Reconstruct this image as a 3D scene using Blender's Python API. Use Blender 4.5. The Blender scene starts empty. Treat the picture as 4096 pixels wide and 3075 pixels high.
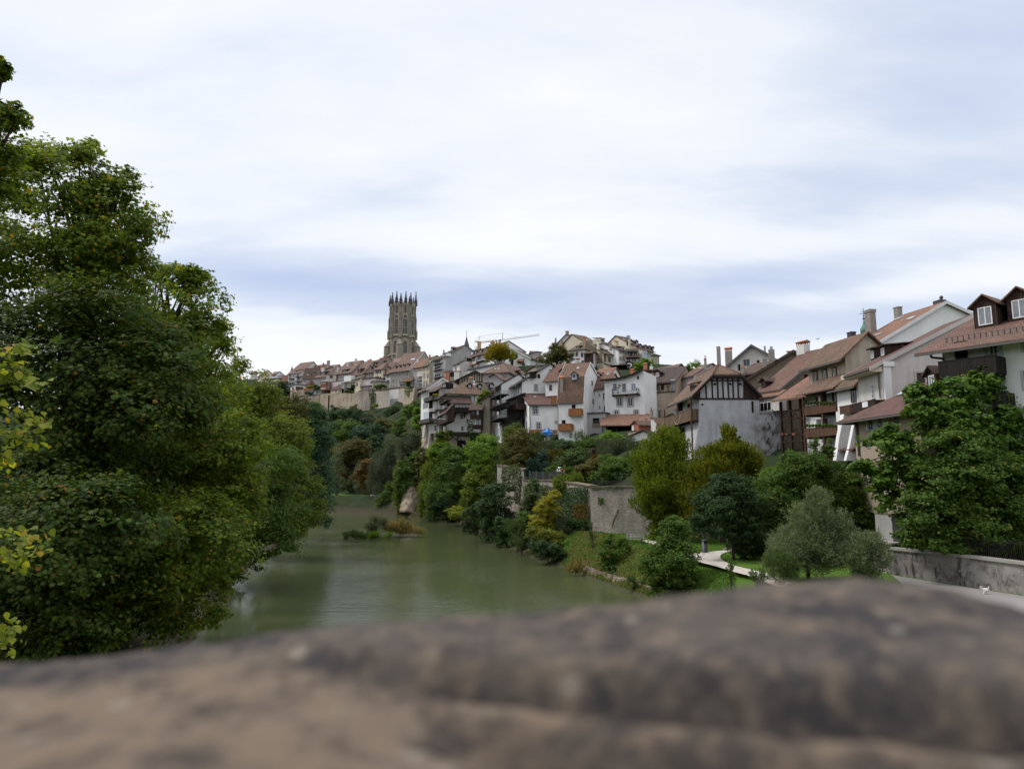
import bpy, math, random
import numpy as np
from mathutils import Vector, Matrix
random.seed(7); RNG = np.random.default_rng(11)
SC = bpy.context.scene; COL = SC.collection
R = math.radians
# ------------------------------------------------------------------ camera geometry (world: x right, y away, z up, water z=0)
F = 4096*24/36.0; PITCH = R(7.51); HC = 10.0
CP, SP = math.cos(PITCH), math.sin(PITCH)
CAM = np.array([0, 0, HC])
K = [0, 0, 1.0]
def crop(x0, y0, s): K[:] = [x0, y0, s]
def full(x, y): return K[0]+x/K[2], K[1]+y/K[2]
def ray(x, y):
    px, py = full(x, y); xc = (px-2048)/F; yc = -(py-1537.5)/F
    return np.array([xc, CP-yc*SP, SP+yc*CP])
def at(x, y, d):
    r = ray(x, y); return CAM+r*(d/r[1])
def atz(x, y, z):
    r = ray(x, y); return CAM+r*((z-HC)/r[2])
def mpp(d): return d/F/K[2]            # metres per crop pixel at a depth
# ------------------------------------------------------------------ objects
def link(o): COL.objects.link(o); return o
def tag(o, label=None, cat=None, group=None, kind=None):
    if label: o['label'] = label
    if cat: o['category'] = cat
    if group: o['group'] = group
    if kind: o['kind'] = kind
    return o
def empty(name, loc, rz=0.0):
    o = bpy.data.objects.new(name, None); o.empty_display_size = .3
    o.location = [float(v) for v in loc]; o.rotation_euler = (0, 0, rz); return link(o)
class MB:
    def __init__(s): s.v = []; s.f = []
    def poly(s, pts):
        b = len(s.v); s.v += [tuple(map(float, p)) for p in pts]; s.f.append(tuple(range(b, b+len(pts)))); return s
    def box(s, x0, x1, y0, y1, z0, z1):
        x0, x1 = min(x0, x1), max(x0, x1); y0, y1 = min(y0, y1), max(y0, y1); z0, z1 = min(z0, z1), max(z0, z1)
        b = len(s.v)
        s.v += [(x0,y0,z0),(x1,y0,z0),(x1,y1,z0),(x0,y1,z0),(x0,y0,z1),(x1,y0,z1),(x1,y1,z1),(x0,y1,z1)]
        for q in ((0,3,2,1),(4,5,6,7),(0,1,5,4),(1,2,6,5),(2,3,7,6),(3,0,4,7)): s.f.append(tuple(b+i for i in q))
        return s
    def prism(s, pts, vec):
        n = len(pts); b = len(s.v); vec = np.array(vec, float)
        s.v += [tuple(map(float, p)) for p in pts]+[tuple(map(float, np.array(p, float)+vec)) for p in pts]
        s.f.append(tuple(b+i for i in range(n))); s.f.append(tuple(b+n+i for i in reversed(range(n))))
        for i in range(n):
            j = (i+1) % n; s.f.append((b+i, b+n+i, b+n+j, b+j))
        return s
    def tube(s, p, q, r0, r1=None, n=6):
        r1 = r0 if r1 is None else r1
        p = Vector([float(c) for c in p]); q = Vector([float(c) for c in q]); d = (q-p)
        if d.length < 1e-6: return s
        d.normalize(); a = d.orthogonal().normalized(); c = d.cross(a); b = len(s.v)
        for (o, r) in ((p, r0), (q, r1)):
            for i in range(n):
                t = 2*math.pi*i/n; s.v.append(tuple(o+a*(r*math.cos(t))+c*(r*math.sin(t))))
        for i in range(n):
            j = (i+1) % n; s.f.append((b+i, b+j, b+n+j, b+n+i))
        s.f.append(tuple(b+i for i in reversed(range(n)))); s.f.append(tuple(b+n+i for i in range(n)))
        return s
    def lathe(s, c, prof, n=12):
        b = len(s.v); m = len(prof)
        for (r, z) in prof:
            for i in range(n):
                t = 2*math.pi*i/n; s.v.append((c[0]+r*math.cos(t), c[1]+r*math.sin(t), c[2]+z))
        for k in range(m-1):
            for i in range(n):
                j = (i+1) % n; s.f.append((b+k*n+i, b+k*n+j, b+(k+1)*n+j, b+(k+1)*n+i))
        s.f.append(tuple(b+i for i in reversed(range(n)))); s.f.append(tuple(b+(m-1)*n+i for i in range(n)))
        return s
    def bb(s, fr, u0, u1, o0, o1, z0, z1):
        """box in a wall frame fr=(origin,right,out)"""
        O, U, N = fr; b = len(s.v)
        for (u, o, z) in ((u0,o1,z0),(u1,o1,z0),(u1,o0,z0),(u0,o0,z0),(u0,o1,z1),(u1,o1,z1),(u1,o0,z1),(u0,o0,z1)):
            p = O+U*u+N*o; s.v.append((float(p[0]), float(p[1]), float(p[2]+z)))
        for q in ((0,3,2,1),(4,5,6,7),(0,1,5,4),(1,2,6,5),(2,3,7,6),(3,0,4,7)): s.f.append(tuple(b+i for i in q))
        return s
    def build(s, name, m, parent=None, smooth=False):
        me = bpy.data.meshes.new(name); me.from_pydata(s.v, [], s.f)
        me.materials.append(m); autouv(me)
        if smooth: me.polygons.foreach_set('use_smooth', [True]*len(me.polygons))
        o = bpy.data.objects.new(name, me); link(o)
        if parent is not None: o.parent = parent
        return o
def autouv(me):
    me.validate(); me.update()
    nl = len(me.loops)
    if nl == 0: return
    co = np.empty(len(me.vertices)*3); me.vertices.foreach_get('co', co); co = co.reshape(-1, 3)
    vi = np.empty(nl, int); me.loops.foreach_get('vertex_index', vi)
    nf = len(me.polygons); no = np.empty(nf*3); me.polygons.foreach_get('normal', no); no = no.reshape(-1, 3)
    lt = np.empty(nf, int); me.polygons.foreach_get('loop_total', lt)
    N = np.repeat(no, lt, axis=0); P = co[vi]
    t = np.stack([-N[:, 1], N[:, 0], np.zeros(nl)], 1); L = np.linalg.norm(t, axis=1)
    flat = L < .05
    t[flat] = (1, 0, 0); L[flat] = 1; t /= L[:, None]
    b = np.cross(N, t)
    uv = np.stack([(P*t).sum(1), (P*b).sum(1)], 1)
    me.uv_layers.new(name='UVMap').data.foreach_set('uv', uv.ravel())
# ------------------------------------------------------------------ materials
class G:
    def __init__(s, name):
        s.m = bpy.data.materials.new(name); s.m.use_nodes = True; s.t = s.m.node_tree; s.t.nodes.clear()
        s.out = s.n('ShaderNodeOutputMaterial')
    def n(s, typ, **kw):
        nd = s.t.nodes.new(typ)
        for k, v in kw.items():
            if k.startswith('_'): setattr(nd, k[1:], v)
            else:
                sk = nd.inputs[k.replace('__', ' ')] if not k.startswith('i') or not k[1:].isdigit() else nd.inputs[int(k[1:])]
                s.put(sk, v)
        return nd
    def put(s, sk, v):
        if isinstance(v, bpy.types.NodeSocket): s.t.links.new(v, sk)
        elif isinstance(v, bpy.types.Node): s.t.links.new(v.outputs[0], sk)
        elif isinstance(v, (tuple, list)) and len(v) == 3 and sk.type == 'RGBA': sk.default_value = (*v, 1)
        else: sk.default_value = v
    def mix(s, f, a, b, mode='MIX'):
        nd = s.t.nodes.new('ShaderNodeMix'); nd.data_type = 'RGBA'; nd.blend_type = mode
        s.put(nd.inputs[0], f); s.put(nd.inputs[6], a); s.put(nd.inputs[7], b); return nd.outputs[2]
    def math(s, op, a, b=0.0, c=0.0):
        nd = s.t.nodes.new('ShaderNodeMath'); nd.operation = op; s.put(nd.inputs[0], a); s.put(nd.inputs[1], b); s.put(nd.inputs[2], c); return nd.outputs[0]
    def ramp(s, f, stops):
        nd = s.t.nodes.new('ShaderNodeValToRGB'); cr = nd.color_ramp
        while len(cr.elements) < len(stops): cr.elements.new(.5)
        for e, (p, c) in zip(cr.elements, stops):
            e.position = p; e.color = (*c, 1) if isinstance(c, (tuple, list)) else (c, c, c, 1)
        s.put(nd.inputs[0], f); return nd.outputs[0]
    def noise(s, vec, scale, detail=4, rough=.55, w=None):
        nd = s.t.nodes.new('ShaderNodeTexNoise')
        if w is not None: nd.noise_dimensions = '4D'; s.put(nd.inputs['W'], w)
        s.put(nd.inputs['Vector'], vec); nd.inputs['Scale'].default_value = scale
        nd.inputs['Detail'].default_value = detail; nd.inputs['Roughness'].default_value = rough; return nd.outputs[0]
    def vmap(s, vec, sc=(1, 1, 1), loc=(0, 0, 0), rot=(0, 0, 0)):
        nd = s.t.nodes.new('ShaderNodeMapping'); s.put(nd.inputs[0], vec); nd.inputs['Scale'].default_value = sc
        nd.inputs['Location'].default_value = loc; nd.inputs['Rotation'].default_value = rot; return nd.outputs[0]
    def obj(s): return s.n('ShaderNodeTexCoord').outputs['Object']
    def uv(s): return s.n('ShaderNodeTexCoord').outputs['UV']
    def rnd(s): return s.math('MULTIPLY', s.n('ShaderNodeObjectInfo').outputs['Random'], 37.0)
    def isl(s): return s.n('ShaderNodeNewGeometry').outputs['Random Per Island']
    def bump(s, h, st=.3, dist=.05):
        nd = s.t.nodes.new('ShaderNodeBump'); nd.inputs['Strength'].default_value = st; nd.inputs['Distance'].default_value = dist
        s.put(nd.inputs['Height'], h); return nd.outputs[0]
    def pbsdf(s, col, rough=.85, spec=.25, normal=None, metal=0.0):
        nd = s.n('ShaderNodeBsdfPrincipled'); s.put(nd.inputs['Base Color'], col); s.put(nd.inputs['Roughness'], rough)
        nd.inputs['Specular IOR Level'].default_value = spec; nd.inputs['Metallic'].default_value = metal
        if normal is not None: s.put(nd.inputs['Normal'], normal)
        s.t.links.new(nd.outputs[0], s.out.inputs[0]); return nd
MATS = {}
def plain(name, col, rough=.7, spec=.3, metal=0.0, var=.25):
    g = G(name); o = g.obj()
    c = g.mix(g.noise(o, 3.0, 5), [x*(1-var) for x in col], [min(1, x*(1+var)) for x in col])
    g.pbsdf(c, rough, spec, g.bump(g.noise(o, 14, 3), .2, .02), metal); MATS[name] = g.m; return g.m
def plaster(name, col, dirt, amt=.55, streak=.5):
    g = G(name); o = g.obj(); w = g.rnd()
    big = g.ramp(g.noise(o, .35, 6, .65, w), [(.38, 0.0), (.68, 1.0)])
    st = g.ramp(g.noise(g.vmap(o, (1.7, 1.7, .16)), 1.0, 5, .6, w), [(.5, 0.0), (.74, 1.0)])
    fine = g.noise(o, 5.0, 6, .7, w)
    c = g.mix(g.math('MULTIPLY', big, amt), col, dirt)
    c = g.mix(g.math('MULTIPLY', st, streak), c, [x*.62 for x in dirt])
    c = g.mix(g.math('MULTIPLY', fine, .28), c, [x*.7 for x in col])
    g.pbsdf(c, .92, .15, g.bump(fine, .35, .04)); MATS[name] = g.m; return g.m
def rubble(name, c1, c2, mortar, size=.32, stain=.6):
    g = G(name); o = g.obj(); w = g.rnd()
    wob = g.n('ShaderNodeTexNoise', Vector=o, Scale=1.6).outputs['Color']
    p = g.mix(.12, g.vmap(o, (1/size, 1/size, 1.6/size)), wob, 'ADD')
    v = g.n('ShaderNodeTexVoronoi', Vector=p); v.inputs['Scale'].default_value = 1.0
    e = g.n('ShaderNodeTexVoronoi', Vector=p, _feature='DISTANCE_TO_EDGE'); e.inputs['Scale'].default_value = 1.0
    cell = g.n('ShaderNodeSeparateColor', Color=v.outputs['Color']).outputs[0]
    c = g.mix(cell, c1, c2)
    c = g.mix(g.ramp(e.outputs[0], [(.02, 1.0), (.10, 0.0)]), c, mortar)
    big = g.ramp(g.noise(o, .22, 6, .65, w), [(.42, 0.0), (.66, 1.0)])
    c = g.mix(g.math('MULTIPLY', big, stain), c, [x*.45 for x in c1])
    st = g.ramp(g.noise(g.vmap(o, (1.2, 1.2, .1)), .9, 5, .6, w), [(.5, 0.0), (.72, 1.0)])
    c = g.mix(g.math('MULTIPLY', st, stain*.8), c, [x*.33 for x in c1])
    g.pbsdf(c, .95, .1, g.bump(g.math('MINIMUM', e.outputs[0], .25), .7, .12)); MATS[name] = g.m; return g.m
def tiles(name, a, b, moss, mamt=.5, size=.21):
    g = G(name); u = g.uv(); o = g.obj(); w = g.rnd()
    br = g.n('ShaderNodeTexBrick', Vector=g.vmap(u, (1/size, 1/size, 1)), Scale=1.0, Mortar__Size=.06, Brick__Width=1.0, Row__Height=1.15)
    g.put(br.inputs['Color1'], (.82, .82, .82)); g.put(br.inputs['Color2'], (1.15, 1.15, 1.15)); g.put(br.inputs['Mortar'], (.30, .30, .30))
    n1 = g.noise(o, .9, 5, .6, w); n2 = g.noise(o, 4.5, 4, .7, w)
    c = g.mix(g.ramp(n1, [(.35, 0.0), (.65, 1.0)]), a, b)
    c = g.mix(g.ramp(n2, [(.5, 0.0), (.75, .6)]), c, [x*.5 for x in b])
    m = g.ramp(g.noise(g.vmap(o, (.7, .7, .5)), .8, 6, .7, w), [(.46, 0.0), (.62, 1.0)])
    c = g.mix(g.math('MULTIPLY', m, mamt), c, moss)
    c = g.mix(1.0, c, br.outputs['Color'], 'MULTIPLY')
    g.pbsdf(c, .88, .2, g.bump(br.outputs['Fac'], .5, -.03)); MATS[name] = g.m; return g.m
def wood(name, a, b, pw=.14, rough=.75):
    g = G(name); u = g.uv(); w = g.rnd()
    br = g.n('ShaderNodeTexBrick', Vector=g.vmap(u, (1, 1, 1)), Scale=1.0, Mortar__Size=.012, Brick__Width=pw, Row__Height=30.0, _offset=0.0)
    g.put(br.inputs['Color1'], (.75, .75, .75)); g.put(br.inputs['Color2'], (1.2, 1.2, 1.2)); g.put(br.inputs['Mortar'], (.25, .25, .25))
    n = g.noise(g.vmap(u, (6, .6, 1)), 2.0, 6, .65, w)
    c = g.mix(g.ramp(n, [(.3, 0.0), (.7, 1.0)]), a, b)
    c = g.mix(1.0, c, br.outputs['Color'], 'MULTIPLY')
    g.pbsdf(c, rough, .2, g.bump(br.outputs['Fac'], .4, -.02)); MATS[name] = g.m; return g.m
def leafmat(name, cols, autumn=None, am=.06, trans=.35, patch=.5):
    """cols: three base greens; per-leaf random plus patches in the crown"""
    cols = ([x*.72 for x in cols[0]], cols[1], [x*1.2 for x in cols[2]]); g = G(name); o = g.obj(); i = g.isl()
    c = g.ramp(i, [(0.0, cols[0]), (.5, cols[1]), (1.0, cols[2])])
    pn = g.ramp(g.noise(o, .45, 4, .6, g.rnd()), [(.4, 0.0), (.65, 1.0)])
    c = g.mix(g.math('MULTIPLY', pn, patch), c, cols[2])
    if autumn:
        h = g.math('FRACT', g.math('MULTIPLY', i, 71.3))
        an = g.ramp(g.noise(o, .8, 3, .6, g.rnd()), [(.5, .3), (.7, 1.0)])
        f = g.math('GREATER_THAN', h, g.math('SUBTRACT', 1.0, g.math('MULTIPLY', an, am)))
        c = g.mix(f, c, autumn)
    d = g.n('ShaderNodeBsdfPrincipled'); g.put(d.inputs['Base Color'], c); d.inputs['Roughness'].default_value = .6; d.inputs['Specular IOR Level'].default_value = .16
    t = g.n('ShaderNodeBsdfTranslucent', Color=g.mix(1.0, c, (1.5, 1.5, .7), 'MULTIPLY'))
    mx = g.n('ShaderNodeMixShader', i0=trans, i1=d, i2=t)
    g.t.links.new(mx.outputs[0], g.out.inputs[0]); MATS[name] = g.m; return g.m

plaster('white', (.84, .83, .815), (.56, .54, .51), .45, .26)
plaster('offwhite', (.66, .63, .60), (.47, .43, .39), .5, .4)
plaster('cream', (.66, .58, .44), (.48, .41, .31), .5, .3)
plaster('greige', (.40, .36, .31), (.27, .235, .20), .55, .45)
plaster('grey', (.40, .385, .37), (.24, .225, .21), .6, .5)
plaster('pink', (.64, .56, .55), (.5, .43, .41), .4, .3)
plaster('tan', (.45, .36, .28), (.31, .245, .185), .55, .4)
plaster('sand', (.58, .52, .40), (.40, .35, .27), .55, .45)
plaster('rough_cream', (.54, .47, .37), (.28, .22, .16), .8, .5)
plaster('brown_render', (.30, .255, .21), (.17, .14, .115), .65, .6)

g = G('grey_barn'); o = g.obj(); sx = g.n('ShaderNodeSeparateXYZ', Vector=o).outputs
c = g.mix(g.ramp(g.noise(o, .5, 6, .65), [(.35, 0.0), (.68, 1.0)]), (.50, .50, .52), (.36, .355, .36)); c = g.mix(g.ramp(g.noise(g.vmap(o, (1.6, 1.6, .14)), 1.0, 5, .65), [(.5, 0.0), (.72, .5)]), c, (.24, .235, .235))
band = lambda v, a, b, e: g.math('MULTIPLY', g.ramp(g.math('DIVIDE', g.math('SUBTRACT', v, a-e), 2*e), [(0, 0.0), (1, 1.0)]), g.ramp(g.math('DIVIDE', g.math('SUBTRACT', v, b-e), 2*e), [(0, 1.0), (1, 0.0)]))
brown = g.math('MULTIPLY', g.math('MULTIPLY', band(sx[0], 6.6, 10.5, .9), band(sx[2], -2.0, 6.0, 1.5)), g.ramp(g.noise(o, .8, 5, .6), [(.42, 0.0), (.6, .8)])); c = g.mix(brown, c, (.17, .14, .115))
mold = g.math('MULTIPLY', band(sx[0], 7.9, 10.3, .7), g.ramp(g.noise(g.vmap(o, (1.5, 1.5, .75)), 1.1, 8, .72), [(.51, 0.0), (.57, .95)])); c = g.mix(mold, c, (.035, .034, .034))
g.pbsdf(c, .92, .15, g.bump(g.noise(o, 4, 7, .7), .45, .05)); MATS['grey_barn'] = g.m
plaster('pale', (.58, .545, .50), (.45, .42, .38), .4, .25)
plaster('bluegrey', (.50, .54, .60), (.4, .43, .47), .3, .2)
rubble('rampart_grey', (.30, .26, .22), (.42, .35, .28), (.34, .29, .24), .45, .75)
rubble('rampart_tan', (.40, .32, .245), (.52, .42, .31), (.46, .38, .29), .5, .45)
plaster('rampart_smooth', (.52, .46, .39), (.36, .31, .26), .6, .55)
rubble('stone_wall', (.36, .315, .28), (.50, .44, .38), (.30, .255, .215), .30, .5)
rubble('stone_brown', (.15, .118, .09), (.26, .21, .155), (.22, .18, .135), .22, .35)
rubble('concrete_block', (.33, .31, .29), (.37, .35, .33), (.24, .22, .21), 1.1, .5)
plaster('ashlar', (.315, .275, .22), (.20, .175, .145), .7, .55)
plaster('ashlar_pale', (.45, .40, .32), (.26, .22, .175), .6, .6)
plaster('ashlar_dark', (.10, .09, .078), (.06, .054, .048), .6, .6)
plaster('cliff', (.50, .41, .30), (.24, .195, .14), .9, .7)
g = G('low_wall'); o = g.obj(); w = g.rnd(); b1 = g.noise(o, .9, 8, .72, w); b2 = g.noise(g.vmap(o, (1.5, 1.5, .35)), 1.0, 7, .7, w)
c = g.mix(g.ramp(g.noise(o, .35, 5, .6, w), [(.4, 0.0), (.6, 1.0)]), (.34, .315, .29), (.22, .20, .19)); c = g.mix(g.ramp(b1, [(.50, 0.0), (.60, .85)]), c, (.10, .088, .08)); c = g.mix(g.ramp(b2, [(.52, 0.0), (.60, .9)]), c, (.045, .04, .038)); c = g.mix(g.ramp(g.noise(o, 1.6, 6, .7), [(.60, 0.0), (.66, .6)]), c, (.42, .40, .37))
g.pbsdf(c, .95, .1, g.bump(g.noise(o, 5, 7, .75), .7, .06)); MATS['low_wall'] = g.m
tiles('t_red', (.195, .105, .078), (.13, .076, .060), (.13, .098, .068), .6)
tiles('t_orange', (0.2786, 0.1481, 0.1023), (0.1998, 0.1116, 0.0799), (.15, .105, .07), .55)
tiles('t_brown', (0.1334, 0.084, 0.0664), (0.0815, 0.0547, 0.0462), (.09, .075, .05), .5)
tiles('t_dark', (.10, .070, .062), (.065, .048, .044), (.07, .06, .045), .5)
tiles('t_moss', (0.2163, 0.1246, 0.0908), (0.1373, 0.088, 0.0654), (.105, .088, .052), .85)
tiles('t_pink', (0.2978, 0.1744, 0.1427), (0.2334, 0.1347, 0.1135), (.2, .14, .1), .4)
tiles('t_far', (0.218, 0.1334, 0.1087), (0.1625, 0.106, 0.0884), (.14, .105, .08), .6)
tiles('t_olive', (.17, .125, .08), (.115, .09, .062), (.12, .11, .06), .7)
tiles('t_plum', (.165, .086, .070), (.11, .066, .056), (.12, .075, .06), .5)
wood('w_dark', (.030, .018, .014), (.055, .034, .026))
wood('w_brown', (.085, .042, .026), (.14, .078, .048))
wood('w_grey', (.07, .058, .05), (.12, .10, .088))
wood('w_silver', (.22, .20, .18), (.32, .30, .27))
wood('w_orange', (.36, .15, .05), (.26, .105, .038), .16)
wood('w_black', (.016, .013, .012), (.03, .025, .022), .17)
wood('w_barn', (.12, .075, .045), (.17, .115, .075), .2)
plain('frame', (.70, .70, .70), .5)
plain('frame_grey', (.36, .36, .36), .6)
plain('frame_blue', (.50, .55, .62), .5)
plain('frame_ochre', (.50, .33, .13), .6)
plain('frame_brown', (.07, .045, .03), .6)
plain('stone_trim', (.33, .31, .28), .9, .1)
plain('shutter_grey', (.40, .43, .45), .6)
plain('metal_dark', (.035, .035, .04), .5, .5)
plain('metal_grey', (.30, .31, .32), .4, .5, .6)
plain('gutter', (.10, .095, .09), .5, .4)
plain('verge_white', (.66, .66, .66), .6)
plain('copper_green', (.10, .20, .17), .6, .3, 0, .4)
plain('brick', (.33, .135, .085), .85, .15, 0, .4)
plain('chim_grey', (.27, .24, .21), .9, .1, 0, .4)
plain('chim_white', (.62, .60, .57), .9, .1)
plain('clay', (.42, .17, .10), .8, .2)
plain('fabric_blue', (.055, .22, .55), .8, .1)
plain('fabric_red', (.30, .02, .035), .8, .1)
plain('fabric_yellow', (.75, .68, .26), .8, .1)
plain('fabric_white', (.75, .75, .75), .8, .1)
plain('fabric_orange', (.55, .22, .05), .8, .1)
plain('bark', (.055, .045, .036), .95, .1, 0, .4)
plain('crane_yellow', (.46, .29, .15), .6)
plain('crane_white', (.62, .62, .63), .6)
plain('white_fur', (.78, .76, .72), .9, .1)
plain('flower_pink', (.5, .09, .14), .8, .1)
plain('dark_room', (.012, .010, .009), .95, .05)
def glassmat(name, col, rough=.08):
    g = G(name); o = g.obj()
    g.pbsdf(g.mix(g.noise(o, 1.3, 2), [x*.5 for x in col], [x*1.6 for x in col]), rough, .5); MATS[name] = g.m
glassmat('glass', (.022, .025, .03)); glassmat('glass_pale', (.20, .22, .24), .15)
glassmat('skylight', (.42, .45, .50), .1)
# foliage
leafmat('lf_maple', ((.036, .074, .011), (.082, .135, .016), (.165, .205, .022)), (.34, .19, .02), .06, .5)
leafmat('lf_maple_shaded', ((.020, .042, .010), (.038, .070, .012), (.082, .120, .018)), (.24, .13, .02), .04, .4)  # darker copy of the maple leaves: shade of the shaded crowns put into colour
leafmat('lf_lime', ((.095, .155, .02), (.155, .205, .025), (.235, .24, .028)), (.38, .25, .02), .16, .5)
leafmat('lf_hornbeam', ((.046, .092, .012), (.085, .135, .016), (.155, .18, .020)), (.26, .21, .02), .08, .42)
leafmat('lf_hornbeam_y', ((.050, .082, .012), (.095, .122, .014), (.165, .162, .017)), (.26, .18, .02), .10, .42)
leafmat('lf_green', ((.030, .066, .013), (.055, .102, .018), (.095, .150, .024)), (.24, .19, .03), .03, .38)
leafmat('lf_bright', ((.055, .125, .014), (.10, .185, .020), (.16, .245, .028)), None, 0, .42)
leafmat('lf_dark', ((.016, .036, .013), (.027, .054, .017), (.045, .080, .024)), (.1, .1, .03), .02, .28)
leafmat('lf_catalpa', ((.034, .082, .014), (.062, .125, .018), (.105, .172, .026)), None, 0, .38)
leafmat('lf_blue', ((.018, .046, .026), (.030, .070, .036), (.05, .095, .045)), None, 0, .25)
leafmat('lf_willow', ((.075, .10, .050), (.115, .145, .075), (.17, .20, .11)), None, 0, .3)
leafmat('lf_olive', ((.042, .056, .032), (.065, .082, .046), (.095, .115, .065)), None, 0, .3)
leafmat('lf_gold', ((.13, .12, .012), (.20, .165, .014), (.25, .20, .018)), (.25, .13, .02), .1, .35)
leafmat('lf_rust', ((.07, .045, .014), (.12, .065, .016), (.15, .09, .02)), (.2, .10, .02), .1, .3)
leafmat('lf_bronze', ((.045, .050, .016), (.075, .075, .020), (.11, .10, .022)), (.16, .10, .02), .1, .3)
leafmat('lf_yellow', ((.12, .15, .016), (.20, .21, .02), (.30, .265, .024)), (.38, .24, .02), .12, .4)
leafmat('lf_purple', ((.03, .014, .022), (.05, .022, .032), (.07, .035, .04)), None, 0, .25)
leafmat('lf_spruce', ((.010, .030, .020), (.018, .045, .030), (.03, .062, .042)), None, 0, .1)
leafmat('lf_ivy', ((.016, .042, .012), (.028, .066, .016), (.05, .10, .022)), (.12, .04, .02), .02, .25)
leafmat('lf_hang', ((.040, .066, .022), (.062, .095, .030), (.09, .13, .04)), None, 0, .25)
leafmat('lf_dry', ((.12, .105, .045), (.20, .155, .06), (.25, .17, .07)), (.1, .14, .03), .4, .3)
leafmat('lf_grass', ((.045, .105, .016), (.07, .15, .022), (.10, .185, .03)), (.2, .17, .05), .1, .3)
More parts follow.
